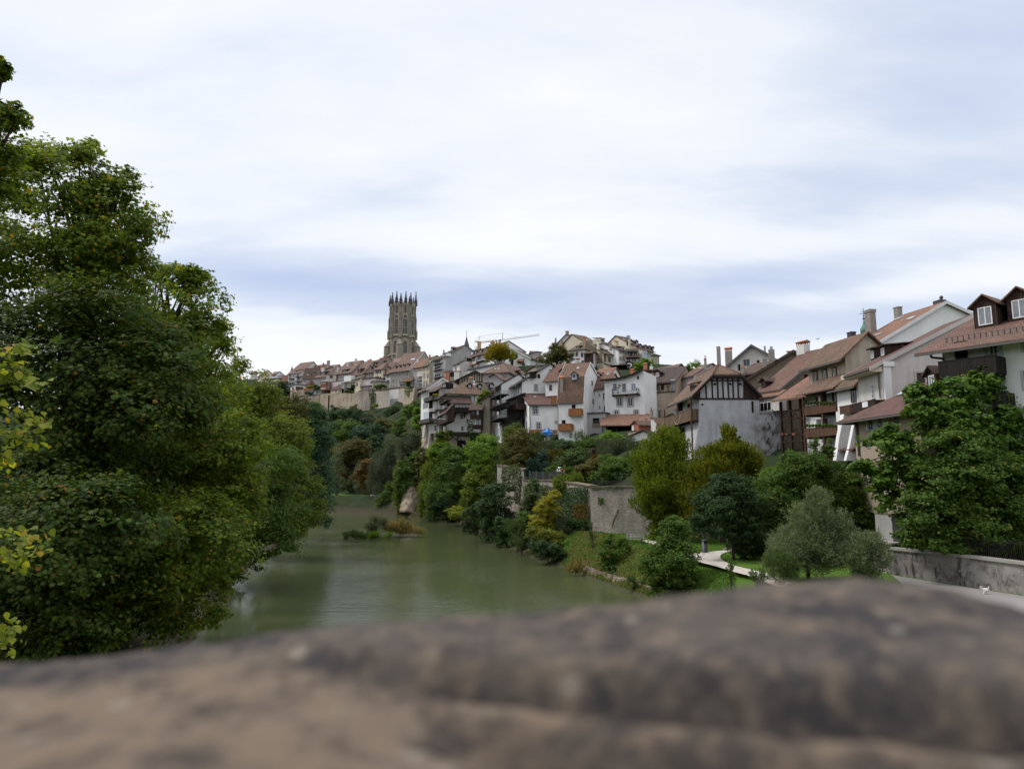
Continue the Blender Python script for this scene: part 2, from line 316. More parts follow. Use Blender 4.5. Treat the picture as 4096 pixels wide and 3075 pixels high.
# ------------------------------------------------------------------ houses
GROUNDPTS = []
V3 = lambda *a: np.array(a, float)
class House:
    """A house in its own frame: local x along the front, y away from it, z up from the base. Photo measurements are
    turned into lengths on the wall planes."""
    def __init__(s, label, A, B, base, wall, name='house', cat='house', group=None, ground=True, bury=0.0, baseref='A'):
        a = at(A[0], A[1], A[2]); b = at(B[0], B[1], B[2])
        d = np.array([b[0]-a[0], b[1]-a[1]]); s.w = float(np.linalg.norm(d)); d /= s.w
        s.dir = d; s.nrm = np.array([-d[1], d[0]]); s.o = V3(a[0], a[1], 0)
        ref = A if baseref == 'A' else B
        s.zb = float(at(ref[0], base, ref[2])[2])-bury if not isinstance(base, tuple) else base[0]
        s.o[2] = s.zb; s.wallm = MATS[wall]; s.D = 8.0; s.planes = {}
        s.e = tag(empty(name, s.o, math.atan2(d[1], d[0])), label, cat, group)
        s.ground = ground
    def loc(s, p):
        q = np.array(p)-s.o; return V3(q[0]*s.dir[0]+q[1]*s.dir[1], q[0]*s.nrm[0]+q[1]*s.nrm[1], q[2])
    def lray(s, x, y):
        r = ray(x, y); o = CAM-s.o; f = lambda v: V3(v[0]*s.dir[0]+v[1]*s.dir[1], v[0]*s.nrm[0]+v[1]*s.nrm[1], v[2])
        return f(o), f(r)
    def face(s, face):
        """(origin, right, out) of a wall plane"""
        if isinstance(face, tuple): f, off = face
        else: f, off = face, 0.0
        if f == 'F': return V3(0, -off, 0), V3(1, 0, 0), V3(0, -1, 0)
        if f == 'R': return V3(s.w+off, 0, 0), V3(0, 1, 0), V3(1, 0, 0)
        if f == 'L': return V3(-off, 0, 0), V3(0, -1, 0), V3(-1, 0, 0)
    def pt(s, face, x, y):
        O, U, N = s.face(face); o, d = s.lray(x, y)
        t = np.dot(O-o, N)/np.dot(d, N); return o+d*t
    def uz(s, face, x, y):
        O, U, N = s.face(face); p = s.pt(face, x, y); return float(np.dot(p-O, U)), float(p[2])
    def onplane(s, pl, x, y):
        P0, N = s.planes[pl]; o, d = s.lray(x, y); t = np.dot(P0-o, N)/np.dot(d, N); return o+d*t
    def pts(s):
        if s.ground:
            for (u, v) in ((0, 0), (s.w, 0), (0, s.D), (s.w, s.D)):
                p = s.o[:2]+s.dir*u+s.nrm*v; GROUNDPTS.append((p[0], p[1], s.zb+.6))
    # ---- roofs
    def slab(s, mb, poly, th=.2, lift=.04):
        poly = [V3(p[0], p[1], p[2]+lift) for p in poly]; mb.prism(poly, (0, 0, th))
    def gx(s, side, apex, eave, roof, back=None, mid=None, ov=.5, ovs=.35, th=.2, D=None, verge=None):
        """ridge parallel to the front; gable on side 'R' or 'L' measured from the photo"""
        ze = s.uz('F', *eave)[1]
        if side[0] == 'Y': o_, d_ = s.lray(*apex); yr = float(side[1:]); zr = float((o_+d_*((yr-o_[1])/d_[1]))[2])
        else: p = s.pt(side, *apex); yr, zr = p[1], p[2]
        prof = [(0, ze)]
        if mid: q = s.pt(side, *mid); prof.append((q[1], q[2]))
        prof.append((yr, zr))
        if back is not None: q = s.pt(side, *back); prof.append((q[1], q[2])); s.D = q[1]
        else: s.D = D or 2*yr; prof.append((s.D, zr-(zr-ze)*(s.D-yr)/yr))
        s.yr, s.zr, s.ze = yr, zr, ze
        w = MB(); w.prism([(0, 0, 0)]+[(0, y, z) for y, z in prof]+[(0, s.D, 0)], (s.w, 0, 0)); w.build('wall', s.wallm, s.e)
        r = MB()
        pr = list(prof); sl = (pr[1][1]-pr[0][1])/max(.01, pr[1][0]-pr[0][0]); pr[0] = (-ov, ze-sl*ov)
        sl = (pr[-2][1]-pr[-1][1])/max(.01, pr[-1][0]-pr[-2][0]); pr[-1] = (pr[-1][0]+ov, pr[-1][1]-sl*ov)
        for (y0, z0), (y1, z1) in zip(pr, pr[1:]):
            s.slab(r, [(-ovs, y0, z0), (s.w+ovs, y0, z0), (s.w+ovs, y1, z1), (-ovs, y1, z1)], th)
        ro = r.build('roof', MATS[roof], s.e)
        if verge:
            v = MB()
            for X in (-ovs-.04, s.w+ovs):
                for (y0, z0), (y1, z1) in zip(pr, pr[1:]):
                    v.prism([(X, y0, z0-.12), (X, y1, z1-.12), (X, y1, z1+th+.07), (X, y0, z0+th+.07)], (.04, 0, 0))
            v.build('verge_board', MATS[verge], ro)
        g = MB(); g.box(-ovs, s.w+ovs, -ov-.13, -ov-.005, pr[0][1]-.02, pr[0][1]+.12); g.build('gutter', MATS['gutter'], ro)
        s.setplane('front', V3(0, prof[0][0], prof[0][1]), V3(0, prof[1][0]-prof[0][0], prof[1][1]-prof[0][1]), V3(1, 0, 0))
        if mid: s.setplane('upper', V3(0, prof[1][0], prof[1][1]), V3(0, prof[2][0]-prof[1][0], prof[2][1]-prof[1][1]), V3(1, 0, 0))
        s.pts(); return s
    def setplane(s, n, P, a, b):
        N = np.cross(a, b); s.planes[n] = (P+V3(0, 0, .25), N/np.linalg.norm(N))
    def gy(s, line, roof, D=10.0, ov=.5, th=.2, body=None, verge=None, drop=0.0):
        """gable to the front: roof line as photo points on the front plane, swept back over D"""
        L = [s.pt('F', *q) for q in line]; L = [(q[0], q[2]) for q in L]; s.D = D; s.line = L
        zl = lambda x: float(np.interp(x, [a for a, _ in L], [b for _, b in L]))
        top = [(0, zl(0))]+[q for q in L if 0 < q[0] < s.w]+[(s.w, zl(s.w))]
        w = MB(); w.prism([(x, 0, z) for x, z in [(0, 0)]+top+[(s.w, 0)]][::-1], (0, D, 0)) if body is None else w.prism(body, (0, D, 0))
        w.build('wall', s.wallm, s.e)
        r = MB()
        for (x0, z0), (x1, z1) in zip(L, L[1:]):
            s.slab(r, [(x0, -ov, z0), (x1, -ov, z1), (x1, D+ov, z1-drop), (x0, D+ov, z0-drop)], th)
        ro = r.build('roof', MATS[roof], s.e)
        if verge:
            v = MB()
            for (x0, z0), (x1, z1) in zip(L, L[1:]):
                v.prism([(x0, -ov-.05, z0-.16), (x1, -ov-.05, z1-.16), (x1, -ov-.05, z1+th+.06), (x0, -ov-.05, z0+th+.06)], (0, .045, 0))
            v.build('verge_board', MATS[verge], ro)
        k = max(range(len(L)), key=lambda i: L[i][1])
        if k > 0: a, b = L[k-1], L[k]; s.setplane('left', V3(a[0], 0, a[1]), V3(0, 1, 0), V3(b[0]-a[0], 0, b[1]-a[1]))
        if k < len(L)-1: a, b = L[k], L[k+1]; s.setplane('right', V3(a[0], 0, a[1]), V3(0, 1, 0), V3(b[0]-a[0], 0, b[1]-a[1]))
        s.zr = L[k][1]; s.yr = 1.0; s.pts(); return s
    def hip(s, eave, rise, D, roof, ov=.5, hl=None, hr=None, th=.18, rz=None):
        """hipped roof; hl, hr: how far in the ridge ends sit (None: gable flush)"""
        ze = s.uz('F', *eave)[1]; s.D = D; s.ze = ze; yr = D/2; s.yr = yr
        if isinstance(rise, tuple): o_, d_ = s.lray(*rise); rise = max(.4, float((o_+d_*((yr-o_[1])/d_[1]))[2]-ze))
        zr = ze+rise; s.zr = zr
        MB().box(0, s.w, 0, D, 0, ze).build('wall', s.wallm, s.e)
        o = ov; dz = rise*ov/yr; a0, a1 = -o, s.w+o; b0, b1 = -o, D+o; e = ze-dz
        xl = hl if hl is not None else -o; xr = s.w-hr if hr is not None else s.w+o
        r = MB(); S = lambda q: s.slab(r, q, th)
        S([(a0, b0, e), (a1, b0, e), (xr, yr, zr), (xl, yr, zr)]); S([(a1, b1, e), (a0, b1, e), (xl, yr, zr), (xr, yr, zr)])
        S([(a0, b1, e), (a0, b0, e), (xl, yr, zr)]); S([(a1, b0, e), (a1, b1, e), (xr, yr, zr)])
        ro = r.build('roof', MATS[roof], s.e)
        g = MB(); g.box(a0, a1, b0-.12, b0-.005, e, e+.13); g.box(a0-.12, a0-.005, b0, b1, e, e+.13); g.build('gutter', MATS['gutter'], ro)
        s.setplane('front', V3(0, 0, ze), V3(0, yr, rise), V3(1, 0, 0)); s.pts(); return s
    def flat(s, eave, D, roof='gutter', ov=.4, th=.3, parapet=False):
        ze = s.uz('F', *eave)[1]; s.D = D; s.ze = s.zr = ze; s.yr = D/2
        MB().box(0, s.w, 0, D, 0, ze).build('wall', s.wallm, s.e)
        MB().box(-ov, s.w+ov, -ov, D+ov, ze+.004, ze+th).build('roof', MATS[roof], s.e)
        s.planes['front'] = (V3(0, 0, ze+th), V3(0, 0, 1)); s.pts(); return s
    # ---- parts
    def win(s, face, x, y, w, h, fm='frame', sur=None, shut=None, cols=2, rows=2, gl='glass', name='window', t=.07, sill=False):
        u0, z1 = s.uz(face, x-w/2, y-h/2); u1, z0 = s.uz(face, x+w/2, y+h/2)
        um, zm = s.uz(face, x, y); W, H = abs(u1-u0), abs(z1-z0); u0, u1 = um-W/2, um+W/2; z0, z1 = zm-H/2, zm+H/2
        fr = s.face(face); f = MB(); t = min(t, W*.16)
        f.bb(fr, u0, u0+t, 0, .06, z0, z1); f.bb(fr, u1-t, u1, 0, .06, z0, z1)
        f.bb(fr, u0+t, u1-t, 0, .06, z0, z0+t); f.bb(fr, u0+t, u1-t, 0, .06, z1-t, z1)
        for i in range(1, cols): c = u0+W*i/cols; f.bb(fr, c-t*.45, c+t*.45, .004, .05, z0+t, z1-t)
        for i in range(1, rows):
            c = z0+H*i/rows
            for j in range(cols): f.bb(fr, u0+t+(W-2*t)*j/cols+t*.45*(j > 0), u0+t+(W-2*t)*(j+1)/cols-t*.45*(j < cols-1), .006, .04, c-t*.25, c+t*.25)
        o = f.build(name, MATS[fm], s.e)
        MB().bb(fr, u0+t*.8, u1-t*.8, -.02, .018, z0+t*.8, z1-t*.8).build('pane', MATS[gl], o)
        if sur:
            g = MB(); k = max(.16, W*.17)
            g.bb(fr, u0-k, u0-.004, 0, .09, z0-k*.7, z1+k); g.bb(fr, u1+.004, u1+k, 0, .09, z0-k*.7, z1+k)
            g.bb(fr, u0-.004, u1+.004, 0, .088, z1+.004, z1+k); g.bb(fr, u0-.004, u1+.004, 0, .13, z0-k*.7, z0-.004)
            g.build('surround', MATS[sur], o)
        elif sill: MB().bb(fr, u0-.08, u1+.08, 0, .14, z0-.1, z0-.004).build('sill', MATS['stone_trim'], o)
        if shut:
            for a, b in ((u0-W*.55, u0-.03), (u1+.03, u1+W*.55)): MB().bb(fr, a, b, .01, .06, z0, z1).build('shutter', MATS[shut], o)
        return o
    def wins(s, face, xs, y, w, h, fm='frame', **kw):
        for x in xs: s.win(face, x[0] if isinstance(x, tuple) else x, x[1] if isinstance(x, tuple) else y, w, h, fm, **kw)
    def panel(s, face, x0, x1, y0, y1, m, name, th=.06, off=0.0, parent=None):
        u0, z1 = s.uz(face, x0, y0); u1, z0 = s.uz(face, x1, y1); fr = s.face(face)
        return MB().bb(fr, min(u0, u1), max(u0, u1), off, off+th, min(z0, z1), max(z0, z1)).build(name, MATS[m], parent or s.e)
    def balcony(s, face, x0, x1, y0, y1, out=1.2, m='w_brown', style='board', floor='w_grey', post=None, name='balcony'):
        f = face if isinstance(face, str) else face[0]; pl = (f, out)
        u0, zt = s.uz(pl, x0, y0); u1, zb = s.uz(pl, x1, y1); u0, u1 = min(u0, u1), max(u0, u1)
        zt = s.uz(pl, (x0+x1)/2, y0)[1]; zb = s.uz(pl, (x0+x1)/2, y1)[1]
        fr = s.face(f); b = MB(); b.bb(fr, u0, u1, .004, out, zb, zb+.14)
        n = max(2, int((u1-u0)/2)+1)
        for i in range(n): c = u0+.1+(u1-u0-.2)*i/(n-1); b.bb(fr, c-.06, c+.06, .006, out-.1, zb-.2, zb-.004)
        o = b.build(name, MATS[floor], s.e); r = MB(); z0 = zb+.16
        if style == 'board':
            r.bb(fr, u0-.03, u1+.03, out+.004, out+.05, zb-.05, zt); r.bb(fr, u0-.05, u0-.006, .01, out, zb-.05, zt); r.bb(fr, u1+.006, u1+.05, .01, out, zb-.05, zt)
            r.bb(fr, u0-.06, u1+.06, out-.02, out+.08, zt+.003, zt+.06)
        else:
            t = .035 if style == 'rail' else .06
            r.bb(fr, u0, u1, out-t, out, zt-t*1.3, zt); r.bb(fr, u0, u1, out-t, out, z0+.08, z0+.08+t)
            for a in (u0, u1-t): r.bb(fr, a, a+t, .01, out-t-.003, zt-t*1.3, zt); r.bb(fr, a, a+t, .01, out-t-.003, z0+.08, z0+.08+t)
            L = u1-u0
            if style == 'rail':
                k = max(3, int(L/.16))
                for i in range(k+1): c = u0+(L-.02)*i/k; r.bb(fr, c, c+.02, out-.026, out-.006, z0, zt-t*1.3)
                for i in range(int(out/.16)):
                    c = .1+i*.16
                    for a in (u0+.006, u1-.026): r.bb(fr, a, a+.02, c, c+.02, z0, zt-t*1.3)
            else:
                k = max(1, round(L/1.1))
                for i in range(k+1): c = u0+(L-.08)*i/k; r.bb(fr, c, c+.08, out-.07, out+.01, z0, zt+.02)
                for i in range(k):
                    a, c = u0+L*i/k+.04, u0+L*(i+1)/k-.04; O, U, N = fr
                    q = lambda u, z: O+U*u+N*(out-.03)+V3(0, 0, z)
                    r.tube(q(a, z0+.1), q(c, zt-.06), .03, n=4); r.tube(q(a, zt-.06), q(c, z0+.1), .03, n=4)
        r.build('railing', MATS[m], o)
        if post:
            for c in (u0+.06, u1-.06)+(((u0+u1)/2,) if u1-u0 > 5 else ()): MB().bb(fr, c-.06, c+.06, out-.16, out-.04, zt+.07, zt+post).build('post', MATS[m], o)
        return o
    def dormer(s, x, y, w, h, pl='front', m='w_dark', roof='t_brown', kind='gable', fm='frame', slope=None, ovr=.18, gl='glass', cols=2):
        """(x,y): bottom centre of the dormer's face on the roof"""
        p = s.onplane(pl, x, y); sc = p if pl != 'none' else p
        P0, N = s.planes[pl]
        if N[2] < 0: N = -N
        hz = np.array([N[0], N[1]]); hz /= np.linalg.norm(hz); out = V3(hz[0], hz[1], 0); U = V3(-hz[1], hz[0], 0)
        tan = np.linalg.norm(N[:2])/N[2]; dist = float(np.linalg.norm((p-s.lray(x, y)[0])))
        m1 = dist/F/K[2]; W, H = w*m1, h*m1; back = (H+.1)/max(.15, tan)+.1; fr = (p, U, out)
        b = MB(); b.bb(fr, -W/2, W/2, -back, 0, -.3, H); O = p
        pk = lambda u, o, z: O+U*u+out*o+V3(0, 0, z)
        rh = W*.42 if kind == 'gable' else 0
        if kind == 'gable': b.prism([pk(-W/2, 0, H+.003), pk(W/2, 0, H+.003), pk(0, 0, H+rh)], -out*back)
        d = b.build('dormer', MATS[m], s.e); r = MB()
        bk = (H+rh)/max(.15, tan)+.2
        if kind == 'gable':
            e = ovr+.12; k = rh/(W/2)
            for sg in (-1, 1):
                q = [pk(sg*(W/2+e), ovr+.1, H-e*k+.03), pk(0, ovr+.1, H+rh+.03), pk(0, -bk, H+rh+.03), pk(sg*(W/2+e), -back, H-e*k+.03)]
                r.prism(q, (0, 0, .12))
        else:
            dz = .25*H if kind == 'shed' else 0
            r.prism([pk(-W/2-ovr, ovr+.15, H+.01), pk(W/2+ovr, ovr+.15, H+.01), pk(W/2+ovr, -back-.5, H+.01+dz+.25), pk(-W/2-ovr, -back-.5, H+.01+dz+.25)], (0, 0, .13))
        r.build('dormer_roof', MATS[roof], d)
        ww, wh = W*.6, H*.78; f = MB(); t = min(.08, ww*.15); z0 = H*.1
        f.bb(fr, -ww/2, -ww/2+t, 0, .05, z0, z0+wh); f.bb(fr, ww/2-t, ww/2, 0, .05, z0, z0+wh); f.bb(fr, -ww/2+t, ww/2-t, 0, .05, z0, z0+t); f.bb(fr, -ww/2+t, ww/2-t, 0, .05, z0+wh-t, z0+wh)
        for i in range(1, cols): c = -ww/2+ww*i/cols; f.bb(fr, c-t/2, c+t/2, 0, .045, z0+t, z0+wh-t)
        f.build('window', MATS[fm], d); MB().bb(fr, -ww/2+t*.7, ww/2-t*.7, -.02, .02, z0+t*.7, z0+wh-t*.7).build('pane', MATS[gl], d)
        return d
    def chimney(s, x, y0, y1, w, m='chim_grey', yl=None, cap='slab', dep=.8, pl=None, sink=1.5, capm=None):
        """x: centre, y0 top, y1 foot; stands at local depth yl (default the ridge) or on roof plane pl"""
        if pl: p = s.onplane(pl, x, y1); yl = p[1]; X = p[0]; zf = p[2]
        else:
            yl = s.yr if yl is None else yl; O = V3(0, yl, 0); o, d = s.lray(x, y1); t = (yl-o[1])/d[1]; p = o+d*t; X, zf = p[0], p[2]
        o, d = s.lray(x, y0); t = (yl-o[1])/d[1]; zt = (o+d*t)[2]; t0 = t
        W = w*float(np.linalg.norm(d))*t/F/K[2]/1.0; W = max(W*.93, .25); dp = W*dep
        c = MB(); zs = zf-sink; H = zt-zf
        ch = .12*H if cap in ('slab', 'pots') else (.32*H if cap in ('house', 'arch') else 0)
        c.box(X-W/2, X+W/2, yl-dp/2, yl+dp/2, zs, zt-ch); ob = c.build('chimney', MATS[m], s.e); q = MB(); cm = MATS[capm or ('chim_grey' if cap == 'slab' else 'clay')]
        if cap == 'slab': q.box(X-W*.58, X+W*.58, yl-dp*.58, yl+dp*.58, zt-ch+.003, zt)
        elif cap == 'pots':
            q.box(X-W*.56, X+W*.56, yl-dp*.56, yl+dp*.56, zt-ch+.003, zt-ch*.4)
            for k in (-1, 1): q.tube((X+k*W*.25, yl, zt-ch*.4), (X+k*W*.25, yl, zt+.5), W*.15, W*.13, 8)
        elif cap in ('house', 'arch'):
            b0 = zt-ch+.003; n = 4
            for i in range(n+1):
                for yy in (yl-dp*.5, yl+dp*.5-.1): q.box(X-W/2+(W-.1)*i/n, X-W/2+(W-.1)*i/n+.1, yy, yy+.1, b0, b0+ch*.45)
            b1 = b0+ch*.45+.003; q.box(X-W*.55, X+W*.55, yl-dp*.55, yl+dp*.55, b1, b1+ch*.14)
            b2 = b1+ch*.14+.002; q.prism([(X-W*.6, yl-dp*.62, b2), (X-W*.6, yl+dp*.62, b2), (X-W*.6, yl, b2+ch*.38)], (W*1.2, 0, 0))
        elif cap == 'metal': q.tube((X, yl, zt-.02), (X, yl, zt+.5), W*.3, W*.25, 10); cm = MATS['metal_grey']
        if cap: q.build('chimney_cap', cm, ob)
        return ob
    def skylight(s, x, y, w, h, pl='front', m='skylight'):
        p = s.onplane(pl, x, y); P0, N = s.planes[pl]
        if N[2] < 0: N = -N
        hz = np.array([N[0], N[1]]); hz /= np.linalg.norm(hz); U = V3(-hz[1], hz[0], 0); Vv = np.cross(N, U); dist = float(np.linalg.norm(p-s.lray(x, y)[0]))
        W = w*dist/F/K[2]; H = max(h*dist/F/K[2]*1.5, .5); b = MB(); q = [p+U*(a*W/2)+Vv*(c*H/2)+N*.03 for a, c in ((-1,-1),(1,-1),(1,1),(-1,1))]
        b.prism(q, N*.08); return b.build('skylight', MATS[m], s.e)
    def pipe(s, face, pl, r=.06, m='gutter', off=.12):
        fr = s.face(face); b = MB(); P = [s.pt((face, off), *q) for q in pl]
        for a, c in zip(P, P[1:]): b.tube(a, c, r, n=6)
        return b.build('drainpipe', MATS[m], s.e)
    def shed(s, face, x0, x1, yt0, yt1, yb, out, m, roof=None, name='annex', ztop=None, rise=.9):
        """box annex standing out from a wall; x0..x1, yt (eave), yb measured on its outer face; lean-to roof"""
        f = face; pl = (f, out); fr = s.face(f)
        u0, zt = s.uz(pl, x0, yt0); u1, zt2 = s.uz(pl, x1, yt1); zb = s.uz(pl, (x0+x1)/2, yb)[1]; zt = (zt+zt2)/2
        u0, u1 = min(u0, u1), max(u0, u1); O, U, N = fr
        P = lambda u, o, z: O+U*u+N*o+V3(0, 0, z)
        b = MB(); b.prism([P(u0, .004, zb), P(u0, out, zb), P(u0, out, zt), P(u0, .004, zt+rise)], U*(u1-u0)); ob = b.build(name, MATS[m], s.e)
        if roof:
            r = MB(); k = rise/out; r.prism([P(u0-.25, .006, zt+rise+.03), P(u0-.25, out+.35, zt-k*.35+.03), P(u1+.25, out+.35, zt-k*.35+.03), P(u1+.25, .006, zt+rise+.03)], (0, 0, .14))
            r.build('annex_roof', MATS[roof], ob)
        return ob
# ------------------------------------------------------------------ the houses, far row first
def rd(x, off=0.0): return 400-(K[0]+x/K[2]-1050)*.108+off
GU = 'houses along the old town rampart'; GC = 'stacked hillside houses'; GW = 'white riverside houses'; GR = 'houses of the right bank'
def H3(label, xa, xb, ya, yb, base, wall, off=0, offb=None, **kw):
    return House(label, (xa, ya, rd(xa, off)), (xb, yb, rd(xb, off if offb is None else offb)), base, wall, group=kw.pop('group', GU), **kw)
crop(1000, 1420, 6.144)
h = H3('cream house with a large blank gable wall, farthest left in the upper town', 195, 240, 440, 500, 720, 'cream', 17, 10)
h.gx('R', (440, 370), (240, 500), 't_far', back=(540, 450)); h.chimney(358, 368, 405, 32, 'brick'); h.win('R', 455, 488, 14, 20, cols=1); h.win('R', 480, 490, 14, 20, cols=1)
h = H3('low house with brown chimney at the left end of the upper town row', 20, 110, 440, 440, 620, 'offwhite', 30)
h.gx('R', (150, 400), (90, 440), 't_far'); h.chimney(135, 393, 430, 55, 'brick')
h = H3('small white gabled house beside the blank cream gable', 540, 665, 475, 465, 640, 'white', 12)
h.gx('R', (730, 408), (665, 466), 't_far', back=(815, 480)); h.wins('F', [560, 592, 620], 505, 20, 45, cols=1, rows=1); h.win('R', 745, 470, 16, 24, cols=1)
h = H3('grey block with terraces and yellow awnings left of the red timber gallery', 440, 575, 700, 690, 960, 'greige', -2)
h.flat((440, 700), 12); h.wins('F', [480, 520], 780, 30, 70); h.wins('F', [455, 490], 900, 28, 50)
for a, y0, y1 in ((440, 660, 705), (425, 825, 850)): h.balcony('F', a, 570, y0, y1, 1.3, 'metal_grey', 'rail')
h.shed('F', 440, 550, 740, 740, 752, 1.2, 'fabric_yellow', name='awning', rise=.4); h.shed('F', 430, 525, 858, 858, 868, 1.2, 'fabric_yellow', name='awning', rise=.4)
h = H3('dark set-back top storey with roof terrace above the yellow awnings', 420, 690, 600, 595, 705, 'greige', 3)
h.flat((420, 600), 9, ov=.8); h.wins('F', [455, 500, 540], 640, 28, 60); h.shed('F', 570, 690, 618, 618, 632, 1.3, 'fabric_yellow', name='awning', rise=.3)
h = H3('small white rooftop pavilion with glazed balcony', 690, 820, 520, 520, 600, 'white', 8); h.flat((690, 520), 5); h.wins('F', [715, 775], 545, 40, 30); h.balcony('F', 690, 825, 525, 560, 1, 'frame', 'rail')
h = H3('narrow house with a dark red timber gallery under a sloping roof', 780, 925, 630, 610, 840, 'greige', 0)
h.gx('R', (955, 490), (780, 632), 't_orange'); h.balcony('F', 785, 890, 650, 720, 1.5, 'w_brown'); h.wins('F', [840, 880, 915], 770, 22, 60)
h = H3('tall grey house with stacked balconies and a big red roof', 940, 1250, 480, 430, 930, 'offwhite', 0)
h.gx('R', (1560, 165), (1250, 428), 't_far', back=(1648, 268)); h.wins('F', [1080], 500, 32, 50); h.wins('F', [1080], 612, 32, 50); h.wins('F', [985, 1180], 510, 60, 60, cols=3)
for xs, ys in (((945, 1040), (578, 690, 820)), ((1115, 1245), (540, 655))):
    for y in ys: h.balcony('F', xs[0], xs[1], y-38, y, 1.6, 'metal_dark', 'rail')
for y in (610, 730, 870): h.win('F', 985, y, 60, 70, cols=3); 
h.wins('F', [1180], 600, 60, 80, cols=3); h.wins('F', [1180], 700, 60, 60, cols=3)
h.chimney(1230, 222, 262, 30, 'brick'); h.chimney(1366, 190, 222, 16, 'metal_dark', cap=None)
for x, y in ((1120, 395), (1190, 378), (1265, 362)): h.dormer(x, y+8, 45, 16, roof='t_brown', kind='shed')
h = H3('greenish grey house with two small dormers right of the big red roof', 1300, 1640, 540, 505, 800, 'greige', -3)
h.gx('R', (1700, 300), (1300, 540), 't_brown'); h.wins('F', [1340, 1380, 1480, 1500, 1540, 1590], 640, 24, 60, shut=None); h.wins('F', [1545, 1595], 690, 30, 70, fm='frame')
for x, y in ((1482, 500), (1568, 480)): h.dormer(x, y, 46, 40, roof='t_brown')
h.dormer(1425, 490, 70, 36, kind='shed', m='white', roof='t_brown')
h = H3('house with a bright orange tiled roof and slim chimneys behind the dormers', 1400, 1850, 450, 400, 560, 'pale', 12)
h.gx('R', (1900, 230), (1400, 450), 't_orange'); h.chimney(1802, 195, 265, 36, 'brick'); h.chimney(1682, 262, 350, 16, 'metal_dark', cap=None, pl='front'); h.chimney(1865, 215, 250, 12, 'metal_dark', cap=None)
h = H3('house with a long dark dormer band beside the wide stone chimney', 1590, 1860, 555, 515, 790, 'greige', -5)
h.gx('R', (2190, 235), (1590, 557), 't_far'); h.chimney(1925, 138, 250, 76, 'chim_grey', dep=.5, yl=8); h.chimney(1790, 300, 400, 92, 'chim_white', dep=.5, pl='front')
h.dormer(1790, 490, 200, 75, kind='shed', roof='t_brown', cols=4); h.wins('F', [1680, 1760, 1800], 600, 26, 55); h.wins('F', [1670, 1700], 690, 26, 60)
for x, y in ((1870, 372), (1935, 352), (2000, 335)): h.dormer(x, y, 34, 34, roof='t_brown')
h = H3('low house with white eaves tucked between two taller town houses', 1880, 2120, 615, 580, 730, 'greige', -9)
h.gx('R', (2120, 480), (1880, 618), 't_far'); h.wins('F', [2020, 2060, 2095], 650, 24, 50); h.dormer(2000, 575, 90, 50, kind='shed', roof='t_brown')
# structures on the rampart edge
h = H3('tall white tower house with red trim standing at the rampart corner', 1000, 1100, 765, 765, 1210, 'white', -12, -17, group='buildings on the rampart edge')
h.flat((1000, 765), 13, ov=.7); h.win('F', 1058, 815, 45, 80, 'frame_grey'); h.win('F', 1060, 975, 42, 75, 'frame_grey', sur='brick')
h.panel('F', 1003, 1097, 868, 880, 'brick', 'band'); h.shed('R', 1130, 1310, 780, 780, 860, .35, 'w_brown', name='loggia', rise=.05)
h = H3('pinkish brick turret with a small grey pyramid roof', 1730, 1865, 660, 660, 870, 'brick', -16, group='buildings on the rampart edge')
h.hip((1730, 660), (1800, 630), 5, 'metal_grey', .5, hl=h.w/2, hr=h.w/2, th=.1); h.wins('F', [1760, 1820], 765, 22, 80, 'frame_brown', cols=1); h.panel('F', 1735, 1860, 690, 700, 'pink', 'band'); h.panel('F', 1735, 1860, 815, 825, 'pink', 'band')
h = H3('little pavilion with a steep red pointed roof', 1385, 1480, 705, 705, 800, 'tan', -10, group='buildings on the rampart edge')
h.hip((1385, 705), (1435, 608), h.w, 't_plum', .35, hl=h.w/2, hr=h.w/2); h.wins('F', [1410, 1455], 745, 20, 50)
h = H3('lean-to shed with red roof against the brick turret', 1870, 1960, 690, 690, 860, 'tan', -15, group='buildings on the rampart edge')
h.gx('R', (1965, 655), (1870, 695), 't_far'); h.win('F', 1915, 780, 60, 90, 'frame_brown', gl='dark_room')
h = H3('pale pink flat house wall above the low brown roof', 1975, 2330, 668, 690, 860, 'pink', -11, group='buildings on the rampart edge'); h.flat((1975, 668), 5, ov=.15, th=.2); h.win('F', 2178, 697, 14, 20, cols=1)
h = H3('low cream garden house with a red hipped roof on the rampart', 1985, 2255, 850, 845, 950, 'cream', -18, group='buildings on the rampart edge')
h.hip((1985, 850), (2130, 735), 7, 't_brown', .5, hl=2.6, hr=.1); h.wins('F', [2113, 2195, 2230], 890, 40, 45)
h = H3('low grey garden room with white posts beside the green hedge', 1565, 1725, 885, 880, 970, 'grey', -17, group='buildings on the rampart edge'); h.flat((1565, 885), 4, ov=.4); h.win('F', 1685, 915, 60, 55, gl='dark_room'); h.wins('F', [1590, 1625], 915, 30, 50)
h = H3('tan garden wall block at the left end of the rampart', 1180, 1310, 860, 880, 1010, 'tan', -15, group='buildings on the rampart edge'); h.flat((1180, 865), 3, 'rampart_tan', ov=.05, th=.15)
crop(1340, 1380, 6.144)
h = H3('house with a broad orange eyebrow dormer and white eaves in the rampart row', 0, 400, 725, 655, 925, 'greige', -8)
h.gx('R', (680, 380), (400, 658), 't_far', back=(735, 445), ov=.8); h.wins('F', [60, 100, 135, 175, 250, 300], 780, 26, 50); h.wins('F', [55, 95, 135, 165], 875, 24, 60)
h.dormer(240, 655, 190, 52, kind='shed', roof='t_orange'); h.skylight(325, 510, 30, 26); h.skylight(505, 485, 30, 26); h.chimney(510, 335, 420, 46, 'chim_white', cap='house'); h.chimney(395, 412, 500, 50, 'chim_grey', pl='front'); h.chimney(310, 425, 500, 30, 'chim_white', pl='front'); h.chimney(65, 530, 650, 32, 'chim_white', pl='front'); h.chimney(625, 400, 500, 20, 'chim_grey', pl='front')
